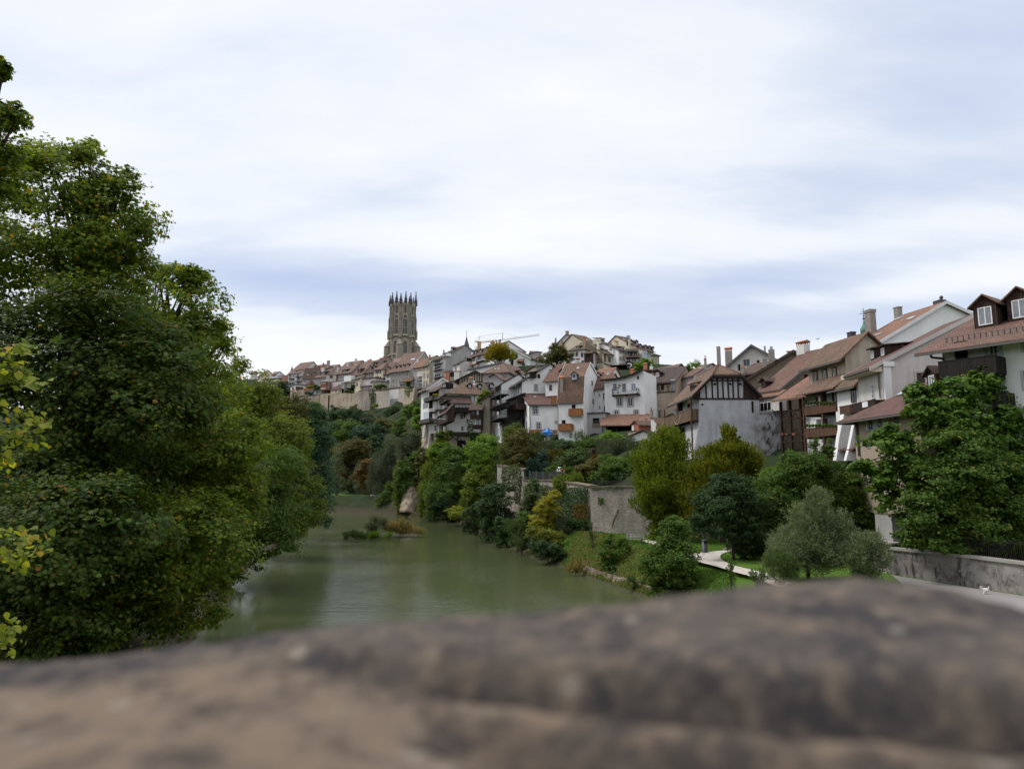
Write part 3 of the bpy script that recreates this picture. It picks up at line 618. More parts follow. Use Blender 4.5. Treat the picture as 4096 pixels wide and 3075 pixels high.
h = H3('white windowless garden wall with low terrace in the middle of the row', 222, 390, 755, 755, 900, 'white', -13); h.flat((222, 755), 4, ov=.1, th=.15)
h = H3('cream house with a tall dark hoist dormer', 385, 680, 738, 665, 900, 'cream', -8)
h.gx('R', (950, 400), (385, 740), 't_far', ov=.6); h.win('F', 465, 775, 34, 60, 'frame_ochre'); h.win('F', 530, 760, 40, 60, gl='dark_room'); h.dormer(590, 690, 120, 100, kind='shed', roof='t_far', gl='dark_room')
h = H3('house with orange roof and two brick chimneys left of the church tower', 560, 960, 560, 480, 700, 'pale', 4)
h.gx('R', (1110, 370), (560, 562), 't_orange'); h.chimney(812, 368, 440, 34, 'brick'); h.chimney(858, 355, 420, 30, 'brick'); h.chimney(882, 345, 420, 30, 'brick')
h = H3('grey green house with four roof dormers below the church tower', 680, 985, 678, 612, 900, 'greige', -6)
h.gx('R', (1355, 325), (680, 680), 't_brown', ov=.9); h.wins('F', [700, 755, 800, 860, 930, 945], 720, 30, 70); h.wins('F', [795, 860, 920], 800, 26, 50)
for x, y in ((876, 605), (966, 588)): h.dormer(x, y, 62, 70, roof='t_brown')
for x, y in ((985, 475), (1180, 440)): h.dormer(x, y, 90, 40, roof='t_brown', kind='shed')
h.chimney(1130, 320, 368, 60, 'brick'); h.chimney(1215, 290, 340, 80, 'brick')
h = H3('cream corner tower house with a hipped red roof', 958, 1172, 600, 578, 905, 'cream', -10)
h.hip((958, 602), (1180, 442), 9, 't_far', .6, hl=3.5, hr=2.2); h.wins('F', [1010, 1063, 1116], 655, 32, 80, 'frame_brown'); h.wins('F', [1010, 1061, 1114], 808, 32, 80, 'frame_brown'); h.win('R', 1232, 790, 16, 80); h.pipe('F', [(1035, 610), (1035, 880)])
h = H3('long greige house with four roof dormers under the church tower', 1365, 1845, 648, 572, 1060, 'greige', -8, group=GU)
h.gx('R', (2195, 160), (1365, 650), 't_far', ov=.9, verge='verge_white'); h.wins('F', [1430, (1507, 718), (1587, 705), (1667, 692), (1750, 678)], 732, 34, 78, sur='stone_trim'); h.wins('F', [1428, (1505, 876), (1586, 862), (1667, 840)], 888, 34, 85, sur='stone_trim'); h.wins('F', [1430, (1507, 1012)], 1022, 34, 46, sur='stone_trim')
for x, y in ((1487, 582), (1587, 562), (1690, 548), (1795, 525)): h.dormer(x, y, 52, 58, roof='t_brown')
h.skylight(1915, 348, 130, 34); h.chimney(2030, 320, 480, 36, 'chim_white', pl='front'); h.pipe('F', [(1775, 590), (1775, 800)])
h = H3('narrow white end bay of the long greige house', 1240, 1364, 672, 650, 1060, 'white', -8); h.gx('R', (1500, 420), (1240, 675), 't_far', ov=.9); h.win('F', 1305, 755, 48, 78, 'frame_grey', sur='stone_trim'); h.win('F', 1305, 910, 48, 84, 'frame_grey', sur='stone_trim'); h.dormer(1325, 610, 56, 60, roof='t_brown')
h = H3('house with a pale pink tiled roof at the foot of the church tower', 1330, 1590, 500, 440, 620, 'pale', 6)
h.gx('R', (1735, 305), (1330, 502), 't_pink', back=(1755, 335)); [h.skylight(x, y, 18, 20) for x, y in ((1410, 435), (1478, 400), (1577, 382))]
h = H3('low grey garden house with brown roof on the rampart edge', 220, 490, 935, 900, 1075, 'offwhite', -15, group='buildings on the rampart edge'); h.hip((220, 935), (290, 868), 6, 't_brown', .6, hl=2.0, hr=.1); h.panel('F', 330, 490, 915, 985, 'sand', 'upper_wall'); h.chimney(318, 815, 880, 24, 'brick'); h.balcony('F', 230, 390, 1000, 1060, .8, 'metal_grey', 'rail')
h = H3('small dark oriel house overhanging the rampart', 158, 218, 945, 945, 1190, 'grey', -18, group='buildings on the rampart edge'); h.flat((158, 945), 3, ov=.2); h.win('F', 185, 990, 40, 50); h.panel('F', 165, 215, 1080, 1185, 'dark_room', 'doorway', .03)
h = H3('tan house with a brown roof and iron terrace above the rampart', 490, 620, 850, 835, 1165, 'sand', -15, -19, group='buildings on the rampart edge')
h.gx('R', (700, 790), (490, 852), 't_brown', D=12, ov=.6); h.win('F', 545, 960, 30, 70, 'frame_grey', sur='stone_trim')
h = H3('pale pink wing with terrace railing beside the tan rampart house', 622, 985, 845, 870, 1110, 'pink', -17, group='buildings on the rampart edge'); h.flat((622, 850), 8, 't_brown', ov=.5, th=.4); h.balcony('F', 625, 880, 955, 1008, 1.2, 'metal_grey', 'rail'); h.wins('F', [768, 840], 1065, 28, 60); h.win('F', 690, 1060, 22, 80)
h = H3('long grey shed with shallow brown roof on the rampart', 872, 940, 918, 935, 1110, 'greige', -16, -19, group='buildings on the rampart edge')
h.gx('R', (1100, 895), (872, 920), 't_brown', D=14, ov=.4)
h = H3('little brown roofed terrace hut with an orange awning', 1690, 1915, 850, 840, 1040, 'brown_render', -14, group='buildings on the rampart edge'); h.gx('R', (1925, 800), (1690, 855), 't_far', D=6); h.shed('F', 1690, 1750, 870, 870, 890, 1.2, 'fabric_orange', name='awning', rise=.4)
h = H3('glazed terrace box with planted balcony on the rampart end', 1590, 1690, 920, 920, 1085, 'grey', -19, group='buildings on the rampart edge'); h.flat((1590, 920), 4, ov=.2); h.win('F', 1640, 995, 90, 70, cols=4); h.panel('F', 1600, 1690, 1035, 1085, 'w_orange', 'panel'); h.balcony('F', 1590, 1750, 915, 965, .6, 'metal_dark', 'rail')
# houses between the rampart and the white cluster
crop(1650, 1300, 3.687)
h = House('narrow grey house with a bright orange roof right of the long greige house', (15, 622, 322), (145, 575, 318), 1010, 'grey', group=GC); h.gx('R', (245, 495), (15, 625), 't_orange', ov=.7); h.shed('F', 65, 140, 665, 650, 760, 1.0, 'offwhite', 't_orange', 'bay'); h.balcony('F', 45, 145, 785, 825, 1.5, 'metal_grey', 'rail')
h = House('cream house with four small windows above two iron terraces', (145, 590, 312), (245, 585, 306), 1120, 'sand', group=GC)
h.gx('R', (360, 450), (145, 605), 't_olive', back=(420, 500), ov=.7); h.wins('F', [173, 220], 652, 18, 38, sur='stone_trim'); h.wins('F', [173, 224], 748, 18, 58, sur='stone_trim'); h.wins('F', [172, 210], 860, 24, 80, cols=2); h.wins('F', [95, 125], 850, 16, 26); h.wins('F', [60, 35], 865, 20, 60)
h.balcony('F', 0, 240, 885, 935, 2.5, 'metal_grey', 'rail'); h.balcony('F', -5, 120, 1020, 1050, 2.5, 'metal_dark', 'rail'); h.skylight(262, 535, 40, 14); h.chimney(253, 440, 520, 24, 'brick', pl='front')
h = House('big grey gable house with a stack of rusty loggias and one dormer', (300, 520, 305), (435, 490, 298), 900, 'grey', group=GC)
h.gx('R', (785, 292), (300, 525), 't_brown', back=(872, 368), verge='gutter')
for y in (575, 665, 775, 850): h.balcony('F', 305, 430, y-32, y, .9, 'metal_grey', 'rail'); h.win('F', 370, y-15, 90, 55, gl='dark_room', cols=3)
h.dormer(585, 380, 46, 40, roof='t_brown'); h.dormer(475, 452, 130, 34, m='white', kind='shed', roof='t_brown', cols=4); h.chimney(462, 368, 410, 20, 'chim_grey', pl='front'); h.panel('R', 440, 482, 515, 655, 'offwhite', 'patch', .01)
h = House('low dark roofed house with white end wall right of the grey gable', (600, 590, 290), (700, 575, 284), 830, 'offwhite', group=GC)
h.gx('R', (830, 490), (600, 592), 't_dark', back=(860, 520)); h.win('F', 640, 640, 26, 60); h.dormer(790, 520, 40, 34, roof='t_far')
h = House('rough grey party wall with ruined chimney stubs', (750, 690, 268), (865, 690, 265), 830, 'grey', group=GC); h.flat((750, 690), 3, 'stone_brown', ov=.02, th=.3)
h = House('terracotta coloured hut between grey walls', (468, 690, 292), (545, 690, 290), 850, 'brick', group=GC); h.flat((468, 690), 5, ov=.15); h.win('F', 482, 740, 12, 40, gl='dark_room')
h = House('dark iron frame shed left of the white party wall', (550, 690, 290), (615, 690, 289), 850, 'brown_render', group=GC); h.flat((550, 690), 5, ov=.1); h.win('F', 582, 730, 60, 60, 'metal_dark', cols=4, gl='dark_room')
h = House('narrow white party wall house below the dark roof', (622, 690, 284), (690, 690, 283), 860, 'offwhite', group=GC); h.flat((622, 690), 5, 'brick', ov=.1); h.win('F', 700, 740, 16, 30)
h = House('white house with four dormers and balconies left of the golden tree', (845, 465, 288), (1290, 365, 268), 680, 'white', group=GC)
h.gx('R', (1415, 238), (845, 470), 't_brown', back=(1650, 388), ov=.9); h.wins('F', [875, 910], 505, 28, 58); h.wins('F', [985], 480, 50, 40); h.wins('F', [890, (975, 590)], 605, 26, 60); h.balcony('F', 930, 1040, 490, 535, 1.6, 'metal_dark', 'rail'); h.shed('F', 848, 932, 578, 566, 584, 1.0, 'clay', name='awning', rise=.3)
for x, y in ((932, 418), (1007, 405), (1097, 378), (1137, 370), (892, 428)): h.dormer(x, y, 44, 40, roof='t_brown')
h.chimney(1180, 245, 340, 54, 'chim_grey', cap='pots', pl='front'); h.chimney(1285, 212, 285, 32, 'chim_grey', cap='house'); h.chimney(1237, 224, 272, 20, 'chim_grey'); h.chimney(945, 325, 360, 30, 'chim_white', pl='front')
h = House('white gabled house with barred window right of the golden tree', (1400, 400, 240), (1735, 500, 236), 660, 'white', group=GC)
h.gy([(1385, 405), (1472, 345), (1755, 502)], 't_brown', 9, verge='verge_white'); h.win('F', 1536, 458, 34, 56, 'frame_brown', cols=3, rows=3); h.win('F', 1640, 592, 36, 66, 'frame_grey', gl='dark_room'); h.shed('F', 1545, 1620, 535, 535, 560, 1.2, 'brick', 't_orange', 'porch')
h = House('reddish roofed house with grey gable behind the dark brown tree', (1640, 470, 262), (1740, 440, 255), 620, 'grey', group=GC)
h.gx('R', (1830, 395), (1640, 470), 't_far', back=(1900, 405)); h.dormer(1740, 440, 60, 30, roof='t_far')
h = House('small orange roofed house wedged against the dark brown tree', (1690, 540, 245), (1790, 520, 240), 640, 'grey', group=GC); h.gx('R', (1870, 460), (1690, 545), 't_orange')
h = House('long low white house with asymmetrical gable behind the hipped roof', (820, 672, 196), (1465, 682, 190), 850, 'white', group=GC)
h.gy([(815, 665), (1335, 558), (1475, 684)], 't_far', 10, verge='gutter'); h.win('F', 1330, 592, 18, 26, gl='dark_room')
h = House('house with a steep mottled pyramid roof and two skylights', (1040, 705, 178), (1405, 700, 176), 850, 'grey', group=GC)
h.hip((1040, 708), (1225, 580), 12, 't_moss', .6, hl=h.w*.52, hr=h.w*.46); h.skylight(1220, 648, 26, 16); h.skylight(1270, 646, 24, 14); h.win('F', 1120, 740, 30, 30, gl='dark_room')
h = House('small grey gable house with light orange tiled edge', (1140, 775, 174), (1325, 812, 172), 960, 'grey', group=GC); h.gy([(1128, 775), (1217, 722), (1338, 818)], 't_far', 8)
h = House('low white gable behind the black roof ridge', (1700, 690, 170), (1880, 670, 168), 800, 'cream', group=GC); h.gy([(1680, 690), (1810, 612), (1890, 660)], 't_dark', 8)
h = House('timber framed barn gable with dark studs above the hipped roof', (690, 820, 184), (1250, 840, 182), 1000, 'rough_cream', group=GC)
h.gy([(620, 842), (938, 688), (1275, 850)], 'w_black', 10, ov=.9, verge='w_black')
b = MB(); fr = h.face('F')
for x in range(700, 1230, 36):
    u, zt = h.uz('F', x, 700); zt = float(np.interp(u, [q[0] for q in h.line], [q[1] for q in h.line]))-.3; z0 = h.uz('F', x, 835)[1]
    if zt > z0+.5: b.bb(fr, u-.12, u+.12, 0, .08, z0, zt)
z0 = h.uz('F', 900, 835)[1]; b.bb(fr, .2, h.w-.2, .003, .09, z0-.2, z0); b.build('timber_frame', MATS['w_black'], h.e)
h.chimney(860, 765, 880, 44, 'chim_grey', yl=-4, cap='arch', sink=3); h.chimney(1105, 810, 915, 36, 'chim_grey', yl=-4, cap='arch', sink=3)
# white riverside cluster on the rock
crop(1650, 1400, 3.687)
h = House('leftmost white house on the rock with striped shutters and wooden deck', (128, 600, 184), (245, 545, 178), 1060, 'white', group=GW)
h.gx('R', (440, 426), (128, 602), 't_brown', back=(515, 470), ov=.9, verge='verge_white'); h.win('F', 195, 818, 75, 70, cols=6, rows=1); h.panel('F', 165, 240, 920, 1010, 'bluegrey', 'shutter_panel', .05); h.wins('F', [215], 660, 40, 50)
h.balcony('F', 168, 295, 695, 748, 1.4, 'w_grey'); h.balcony('F', 100, 245, 1025, 1075, 2.0, 'w_grey'); h.wins('R', [270, 340], 505, 10, 14)
h = House('white house with flower balconies and dark loggias under a brown roof', (243, 605, 176), (398, 545, 171), 1235, 'offwhite', group=GW)
h.gx('R', (600, 470), (243, 612), 't_brown', back=(700, 520), ov=1.0)
for y0, y1, a, c in ((690, 725, 300, 392), (870, 915, 245, 305), (1000, 1045, 245, 312), (850, 885, 320, 360), (1040, 1075, 315, 350)): h.balcony('F', a, c, y0, y1, 1.2, 'metal_grey', 'rail')
for x, y, w_, h_ in ((272, 800, 54, 110), (270, 960, 50, 100), (345, 640, 80, 90), (275, 660, 50, 80)): h.win('F', x, y, w_, h_, 'frame_brown', gl='dark_room', cols=2, rows=1)
h.win('F', 340, 1150, 34, 90); h.dormer(470, 545, 130, 55, kind='shed', roof='t_far', m='w_black'); h.pipe('F', [(362, 730), (362, 1200)])
b = MB()
for i in range(70): x = random.uniform(302, 390); p = h.pt(('F', 1.25), x, random.uniform(655, 692)); b.lathe(p, [(.02, 0), (.16, .1), (.14, .22), (.02, .3)], 5)
b.build('flower_boxes', MATS['lf_gold'], h.e)
h = House('main white house with hipped mossy roof and a dark timber gallery', (518, 628, 164), (1030, 615, 166.2), 1205, 'white', group=GW)
h.hip((518, 628), (700, 478), 11, 't_moss', .7, hl=5.2, hr=2)
sh = h.shed('F', 522, 868, 775, 775, 918, 1.9, 'w_black', 't_brown', 'timber_gallery', rise=1.7)
for x in (580, 620, 663, 710, 757, 800, 840): o = h.win(('F', 1.9), x, 815, 30, 56, cols=2, rows=3, t=.06)
for x in (548, 627, 767):
    u, z1 = h.uz('F', x, 922); z0 = h.uz('F', x, 1005)[1]; MB().prism([(u-.1, -.004, z0), (u-.1, -.004, z1), (u-.1, -1.6, z1)], (.2, 0, 0)).build('bracket', MATS['w_black'], h.e)
h.win('F', 727, 982, 44, 74, 'frame'); h.win('F', 735, 1156, 40, 76, 'frame'); h.win('F', 715, 675, 38, 60, 'stone_trim', sur='stone_trim', gl='shutter_grey'); h.win('F', 938, 660, 20, 36, 'frame_grey')
for x, y in ((843, 560), (990, 565), (1165, 556)): h.dormer(x, y, 54, 52, roof='t_brown', m='w_dark')
h.skylight(908, 508, 30, 20); h.skylight(905, 470, 30, 18); h.pipe('F', [(915, 625), (912, 845)])
h.wins('L', [480, 484], 690, 18, 50); h.win('L', 484, 835, 18, 40)
h.balcony('L', 395, 505, 718, 768, 1.2, 'w_dark', 'xrail'); h.balcony('L', 395, 508, 866, 918, 1.2, 'w_dark', 'xrail')
h.shed('L', 370, 520, 950, 930, 1085, 1.6, 'w_dark', 't_brown', 'timber_annex', rise=1.8); h.wins(('L', 1.6), [400, 440, 478], 985, 24, 60, fm='frame', rows=1)
h.panel('L', 395, 455, 1120, 1205, 'w_dark', 'door'); MAIN = h
b = MB()                                                   # wooden terrace with crossed rails below the main house
crop(1650, 1400, 3.687)
t = House('dark wooden terrace with crossed rails and steep stair under the main white house', (345, 1205, 161), (815, 1205, 162), 1262, 'w_black', 'terrace', 'terrace', group=None, ground=False)
t.D = 1.6; MB().box(0, t.w, -.2, 2.6, .0, .25).build('deck', MATS['w_dark'], t.e)
t.balcony('F', 347, 812, 1206, 1256, .3, 'w_black', 'xrail', name='rail_frame')
b = MB(); A0 = t.pt(('F', .5), 560, 1255); A1 = t.pt(('F', .5), 790, 1440)
for k in (0, .9): b.tube(A0-V3(0, k, 0), A1-V3(0, k, 0), .14, n=4); b.tube(A0-V3(0, k, -1), A1-V3(0, k, -1), .06, n=4)
for i in range(14): p = A0+(A1-A0)*(i+.5)/14; b.box(p[0]-.14, p[0]+.14, p[1]-.9, p[1], p[2]-.03, p[2]+.03)
for f_ in (0, .5, 1): p = A0+(A1-A0)*f_; b.tube(p, p+V3(0, 0, 1.0), .05, n=4)
b.tube(t.pt(('F', .2), 665, 1260), t.pt(('F', .2), 665, 1470), .14, n=4); b.build('stair', MATS['w_black'], t.e)
b = MB(); p0, p1 = t.pt(('F', 1.6), 737, 1385), t.pt(('F', 1.6), 737, 1480); q0, q1 = t.pt(('F', 1.6), 757, 1385), t.pt(('F', 1.6), 757, 1480); b.tube(p0, p1, .05, n=5); b.tube(q0, q1, .05, n=5)
for i in range(9): b.tube(p0+(p1-p0)*(i+.5)/9, q0+(q1-q0)*(i+.5)/9, .035, n=4)
b.build('ladder', MATS['frame_grey'], t.e)
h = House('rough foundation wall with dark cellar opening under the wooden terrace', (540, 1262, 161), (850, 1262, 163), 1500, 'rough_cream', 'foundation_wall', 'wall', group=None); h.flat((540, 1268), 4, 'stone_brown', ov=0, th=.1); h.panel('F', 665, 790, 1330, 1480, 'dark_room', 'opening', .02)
h = House('narrow brown rendered house with dark red timber galleries', (1025, 745, 158), (1142, 690, 157.6), 1330, 'brown_render', group=GW)
h.gy([(1010, 752), (1150, 672)], 't_brown', 5, ov=.3); h.shed('F', 848, 1022, 885, 862, 1012, 1.4, 'w_dark', 't_brown', 'timber_gallery', rise=1.1); h.shed('F', 886, 1024, 1012, 1012, 1165, .9, 'w_dark', None, 'lower_gallery', rise=.05)
h.wins(('F', 1.4), [962], 920, 26, 62); h.wins(('F', 1.4), [905, 885], 925, 14, 62, fm='frame_brown', cols=1); h.wins(('F', .9), [992, 945, 912], 1055, 32, 84); h.pipe('F', [(1190, 1180), (1196, 1320)])
h = House('white house with black iron balconies on struts and a pale buttress gable', (1210, 560, 160), (1312, 490, 153), 1390, 'white', group=GW)
h.gx('R', (1565, 362), (1210, 565), 'w_black', back=(1620, 400), ov=1.6, ovs=.2, D=14)
for y0, y1 in ((628, 688), (800, 835), (965, 1030)): h.balcony('F', 1155, 1290, y0, y1, 2.0, 'metal_dark', 'rail', floor='w_black', post=1.6)
h.shed('F', 1150, 1300, 868, 812, 872, 2.0, 'w_black', 'w_black', 'awning_roof', rise=.7)
for x in (1165, 1225, 1285):
    for y in (690, 1040): MB().tube(h.pt(('F', 2.0), x, y), h.pt(('F', .05), x+14, y+95), .07, n=4).build('strut', MATS['w_black'], h.e)
h.wins('F', [1235, 1262, 1290], 600, 15, 55, rows=1); h.wins('F', [1235, 1262, 1290], 1080, 15, 70, rows=1); h.wins('F', [1235, 1262, 1288], 1290, 13, 60, rows=1); h.wins('F', [1240, 1285], 900, 18, 90, rows=1); h.wins('F', [1235, 1290], 740, 18, 60, rows=1)
h = House('tall white house with a long black roof edge and small attic window', (1480, 520, 155), (1612, 452, 149), 1240, 'white', group=GW)
h.gx('R', (2035, 212), (1480, 525), 'w_black', ov=1.3, ovs=.5, D=26); h.wins('F', [(1508, 630), (1538, 616), (1566, 600)], 620, 17, 90, rows=1); h.wins('F', [(1560, 762), (1582, 750)], 750, 14, 70, rows=1); h.wins('F', [(1562, 925), (1583, 915)], 920, 14, 80, rows=1)
h.win('R', 1862, 386, 40, 62, 'frame_brown', gl='dark_room', cols=1, rows=1); h.win('R', 1820, 556, 40, 92, 'frame', sur='stone_trim', rows=3)
h.shed('F', 1385, 1548, 745, 680, 1020, 1.8, 'w_black', 'w_black', 'timber_loggia', rise=.8); h.balcony(('F', 1.8), 1440, 1550, 810, 875, 2.4, 'w_dark', name='loggia_balcony')
h.pipe('F', [(1590, 500), (1608, 540), (1608, 960)]); h.dormer(1450, 400, 170, 70, 'front', 'w_black', 't_brown', 'shed'); h.dormer(1700, 400, 230, 50, 'front', 'w_black', 't_brown', 'shed')
h = House('dark timber box annex with a row of small panes below the loggia', (1330, 1090, 152), (1610, 1000, 146), 1260, 'w_dark', 'annex', 'annex', group=GW)
h.gx('R', (1640, 975), (1330, 1065), 'w_black', D=4, ov=.4); h.wins('F', [(1350, 1132), (1374, 1125), (1400, 1116), (1426, 1108)], 1120, 20, 90, 'frame_brown', cols=1); h.win('F', 1545, 1062, 60, 70, 'frame_brown', gl='glass_pale')
h = House('white two storey house with a broad plain brown roof above the blue parasols', (1722, 805, 141.4), (2140, 800, 142.4), 1235, 'white', group=GW)
h.gx('L', (1617, 648), (1722, 806), 't_plum', D=16, ov=.5); h.win('F', 1812, 882, 70, 120, 'frame', sur='stone_trim', rows=3); h.win('F', 1860, 1116, 56, 96, 'frame', sur='stone_trim'); h.wins('L', [(1650, 905), (1678, 893)], 900, 18, 130, 'frame_grey', sur='stone_trim', rows=3); h.wins('L', [(1655, 1110), (1687, 1115), (1632, 1120)], 1112, 14, 110, 'frame_grey', rows=2)
h.panel('F', 1725, 2130, 1172, 1230, 'brick', 'base_band', .08); h.skylight(1805, 690, 36, 16); h.skylight(2050, 690, 30, 14); h.pipe('F', [(1728, 815), (1740, 1150), (1705, 1160)]); h.pipe('F', [(2050, 800), (2135, 850)], .05, 'frame_grey'); h.panel('F', 2100, 2135, 1040, 1090, 'stone_trim', 'hatch')
h.balcony('F', 2050, 2138, 690, 775, .3, 'w_orange', name='roof_terrace')
crop(2000, 1300, 3.16)
h = House('white wing with a smooth red roof and dark hoist dormer left of the bell roof', (572, 700, 148), (760, 700, 146), 900, 'white', group=GW)
h.gx('R', (880, 495), (572, 705), 't_red', ov=.5); h.win('F', 640, 792, 36, 70, 'frame_brown', cols=1); h.skylight(645, 552, 32, 30); h.dormer(785, 640, 60, 60, 'front', 'w_dark', 't_brown', gl='dark_room')
h = House('white house with a steep bell shaped mossy red roof and two orange balconies', (735, 890, 140), (1050, 885, 138), 1510, 'white', group=GW, bury=1)
h.gx('R', (1137, 482), (1050, 892), 't_moss', back=(1252, 685), mid=(1062, 660), ov=.35, ovs=.15, verge='verge_white')
h.win('F', 932, 1030, 52, 52, 'frame_grey', gl='dark_room', cols=1, rows=1); h.balcony('F', 866, 1030, 1058, 1142, 1.2, 'w_orange', floor='white'); h.win('F', 806, 1225, 52, 52, 'frame_grey', gl='dark_room', cols=1, rows=1); h.balcony('F', 740, 905, 1248, 1330, 1.2, 'w_orange', floor='white'); h.win('F', 895, 1396, 46, 70, 'frame')
h.dormer(937, 672, 56, 56, 'upper', 'bluegrey', 't_brown', fm='frame_grey', gl='dark_room', cols=1); h.skylight(985, 546, 26, 16, 'upper'); h.chimney(782, 640, 790, 40, 'chim_grey', pl='front', cap='arch'); h.wins('R', [(1163, 735), (1175, 965)], 735, 14, 70, fm='frame_brown', cols=1); h.pipe('F', [(732, 900), (736, 1420)], .05, 'metal_grey')
h = House('narrow pale connecting house with curved red roof between two white houses', (1178, 805, 146), (1340, 790, 144), 1130, 'white', group=GW)
h.gx('Y3.6', (1250, 640), (1178, 808), 't_red', ov=.4); h.wins('F', [(1256, 876), (1262, 1034)], 876, 24, 36, sill=True, cols=1); h.wins('F', [(1312, 898), (1320, 1058)], 898, 24, 86, sill=True, cols=1); h.chimney(1370, 610, 700, 40, 'chim_white', cap='metal')
h.dormer(1245, 650, 50, 34, 'front', 'w_dark', 't_red')
h = House('lean-to link with flat slate coping beside the narrow pale house', (1060, 1120, 141), (1335, 1110, 139), 1420, 'grey', 'link_building', 'outbuilding', group=GW); h.flat((1060, 1125), 3, 'metal_dark', ov=.2, th=.25); h.win('F', 1215, 1215, 95, 85, 'frame_grey', gl='dark_room', cols=1); h.panel('F', 1165, 1265, 1240, 1292, 'stone_brown', 'parapet', .1)
h = House('white house with an iron balcony, three glazed doors and a curved roof edge', (1320, 715, 142), (1815, 600, 138), 1240, 'white', group=GW, baseref='B')
h.gy([(1278, 708), (1440, 693), (1570, 672), (1690, 632), (1808, 580)], 't_red', 9, ov=.8, verge='w_black', drop=-1.4)
h.win('F', 1452, 783, 52, 86, 'frame_blue', rows=3); h.win('F', 1568, 792, 56, 104, 'frame_blue', rows=3); h.win('F', 1687, 784, 56, 88, 'frame_blue', rows=3, gl='glass_pale')
h.balcony('F', 1412, 1748, 818, 880, 1.3, 'frame_grey', 'rail', floor='w_black'); h.wins('F', [1512, 1647], 971, 64, 100, sur='stone_trim', rows=1); h.win('F', 1473, 1122, 52, 80, sur='stone_trim'); h.win('F', 1722, 1118, 54, 80, sur='stone_trim'); h.win('F', 1745, 665, 26, 40, 'frame_brown', gl='dark_room', cols=1, rows=1)
p = h.panel('F', 1500, 1525, 750, 776, 'brick', 'bird_box', .2); h.chimney(1672, 552, 640, 46, 'clay', yl=5, cap='house'); h.chimney(1838, 478, 560, 44, 'clay', yl=7, cap='house')
b = MB(); fr = h.face('F')
for (x0, x1, y, z) in ((1600, 1650, 826, 4), (1660, 1690, 848, 3)):
    u0, zt = h.uz(('F', .7), x0, y); u1, _ = h.uz(('F', .7), x1, y); b.bb(fr, u0, u1, .5, 1.0, zt-.04, zt); [b.bb(fr, a, a+.04, .7, .74, zt-.7, zt-.05) for a in (u0, u1-.04)]
b.build('balcony_table', MATS['frame'], h.e)
for (x, y) in ((1430, 862), (1490, 850), (1737, 850)):
    b = MB(); p = h.pt(('F', 1.0), x, y)
    b.tube(p-V3(0, 0, .2), p+V3(0, 0, .15), .15, .2, 8)
    for i in range(10): q = p+V3(random.uniform(-.3, .3), random.uniform(-.2, .2), random.uniform(.2, .9)); b.lathe(q, [(.02, 0), (.14, .1), (.02, .22)], 5)
    b.build('potted_plant', MATS['lf_green'], h.e)
crop(2200, 1400, 3.687)
h = House('old timber fronted house with a mossy dark roof and one barred dormer', (1378, 492, 150), (1850, 498, 146), 1000, 'tan', group=GW)
h.gx('R', (2010, 250), (1378, 495), 't_dark', ov=.6); None
for x in (1485, 1568, 1660): h.win('F', x, 550, 44, 80, 'frame_brown', gl='dark_room', rows=1)
h.wins('F', [1440, 1535], 698, 46, 66); b = MB(); fr = h.face('F')
for y in (505, 620): z = h.uz('F', 1600, y)[1]; b.bb(fr, .1, h.w-.1, .003, .07, z-.2, z)
for x in (1390, 1530, 1610, 1740): u = h.uz('F', x, 560)[0]; z1 = h.uz('F', x, 508)[1]; z0 = h.uz('F', x, 615)[1]; b.bb(fr, u-.1, u+.1, .004, .06, z0, z1-.25)
b.build('timber_frame', MATS['w_dark'], h.e); h.dormer(1585, 402, 86, 80, 'front', 'w_dark', 't_dark', cols=4); h.chimney(1497, 240, 310, 44, 'chim_white', cap='metal', pl='front')
for x in (1800, 1830): p = h.pt(('F', .5), x, 600); q = h.pt(('F', .5), x, 455); MB().tube(p, q, .13, n=8).lathe(q, [(.1, 0), (.28, .05), (.2, .3), (.02, .4)], 8).build('flue_pipe', MATS['metal_grey'], h.e)
h = House('house with a long light red roof and pink stone gable behind the mossy roof', (1440, 318, 170), (1810, 350, 162), 700, 'pink', group=GW); h.gx('R', (1925, 212), (1810, 352), 't_far', back=(2030, 330), ov=.4, verge='w_black')
h = House('plain red roofed house left of the barn with a white skylight', (1940, 420, 150), (2120, 420, 146), 700, 'pink', group=GW); h.gx('Y5', (2050, 285), (1940, 410), 't_red'); h.skylight(2215, 268, 40, 14)
h = House('open timber shed with a low red tiled roof in front of the balcony house', (770, 1110, 136), (1400, 1110, 134), 1300, 'dark_room', 'open_shed', 'shed', group=GW)
ze = h.uz('F', 770, 1108)[1]; zr = h.uz('F', 770, 985)[1]; b = MB(); h.slab(b, [(-.4, -.7, ze-.3), (h.w+1.2, -.7, ze-.3), (h.w+1.2, 4.5, zr+.6), (-.4, 4.5, zr+.6)], .2); b.build('roof', MATS['t_orange'], h.e)
MB().box(0, h.w, 4.2, 4.4, 0, zr).build('back_wall', MATS['w_black'], h.e); h.D = 4.4; h.pts()
for x in (0.1, h.w*.33, h.w*.66, h.w-.1): MB().box(x-.1, x+.1, 0, .2, 0, ze).build('post', MATS['w_black'], h.e)
MB().box(0, h.w, .21, .3, .9, 1.05).build('rail', MATS['w_black'], h.e); MB().box(.2, h.w-.2, .02, .2, ze-.35, ze-.02).build('beam', MATS['w_black'], h.e)
MB().box(.4, h.w-.4, 1.5, 2.2, .7, .8).build('workbench', MATS['w_grey'], h.e)
h = House('tiny house with white and brick gable and one grey chimney', (1206, 1100, 131), (1312, 1090, 129), 1215, 'brick', group=GW); h.gy([(1190, 1120), (1262, 1052), (1330, 1120)], 't_moss', 7, ov=.3); h.panel('F', 1208, 1238, 1105, 1200, 'white', 'white_strip', .05); h.chimney(1410, 1005, 1090, 40, 'chim_grey', yl=3, sink=2)
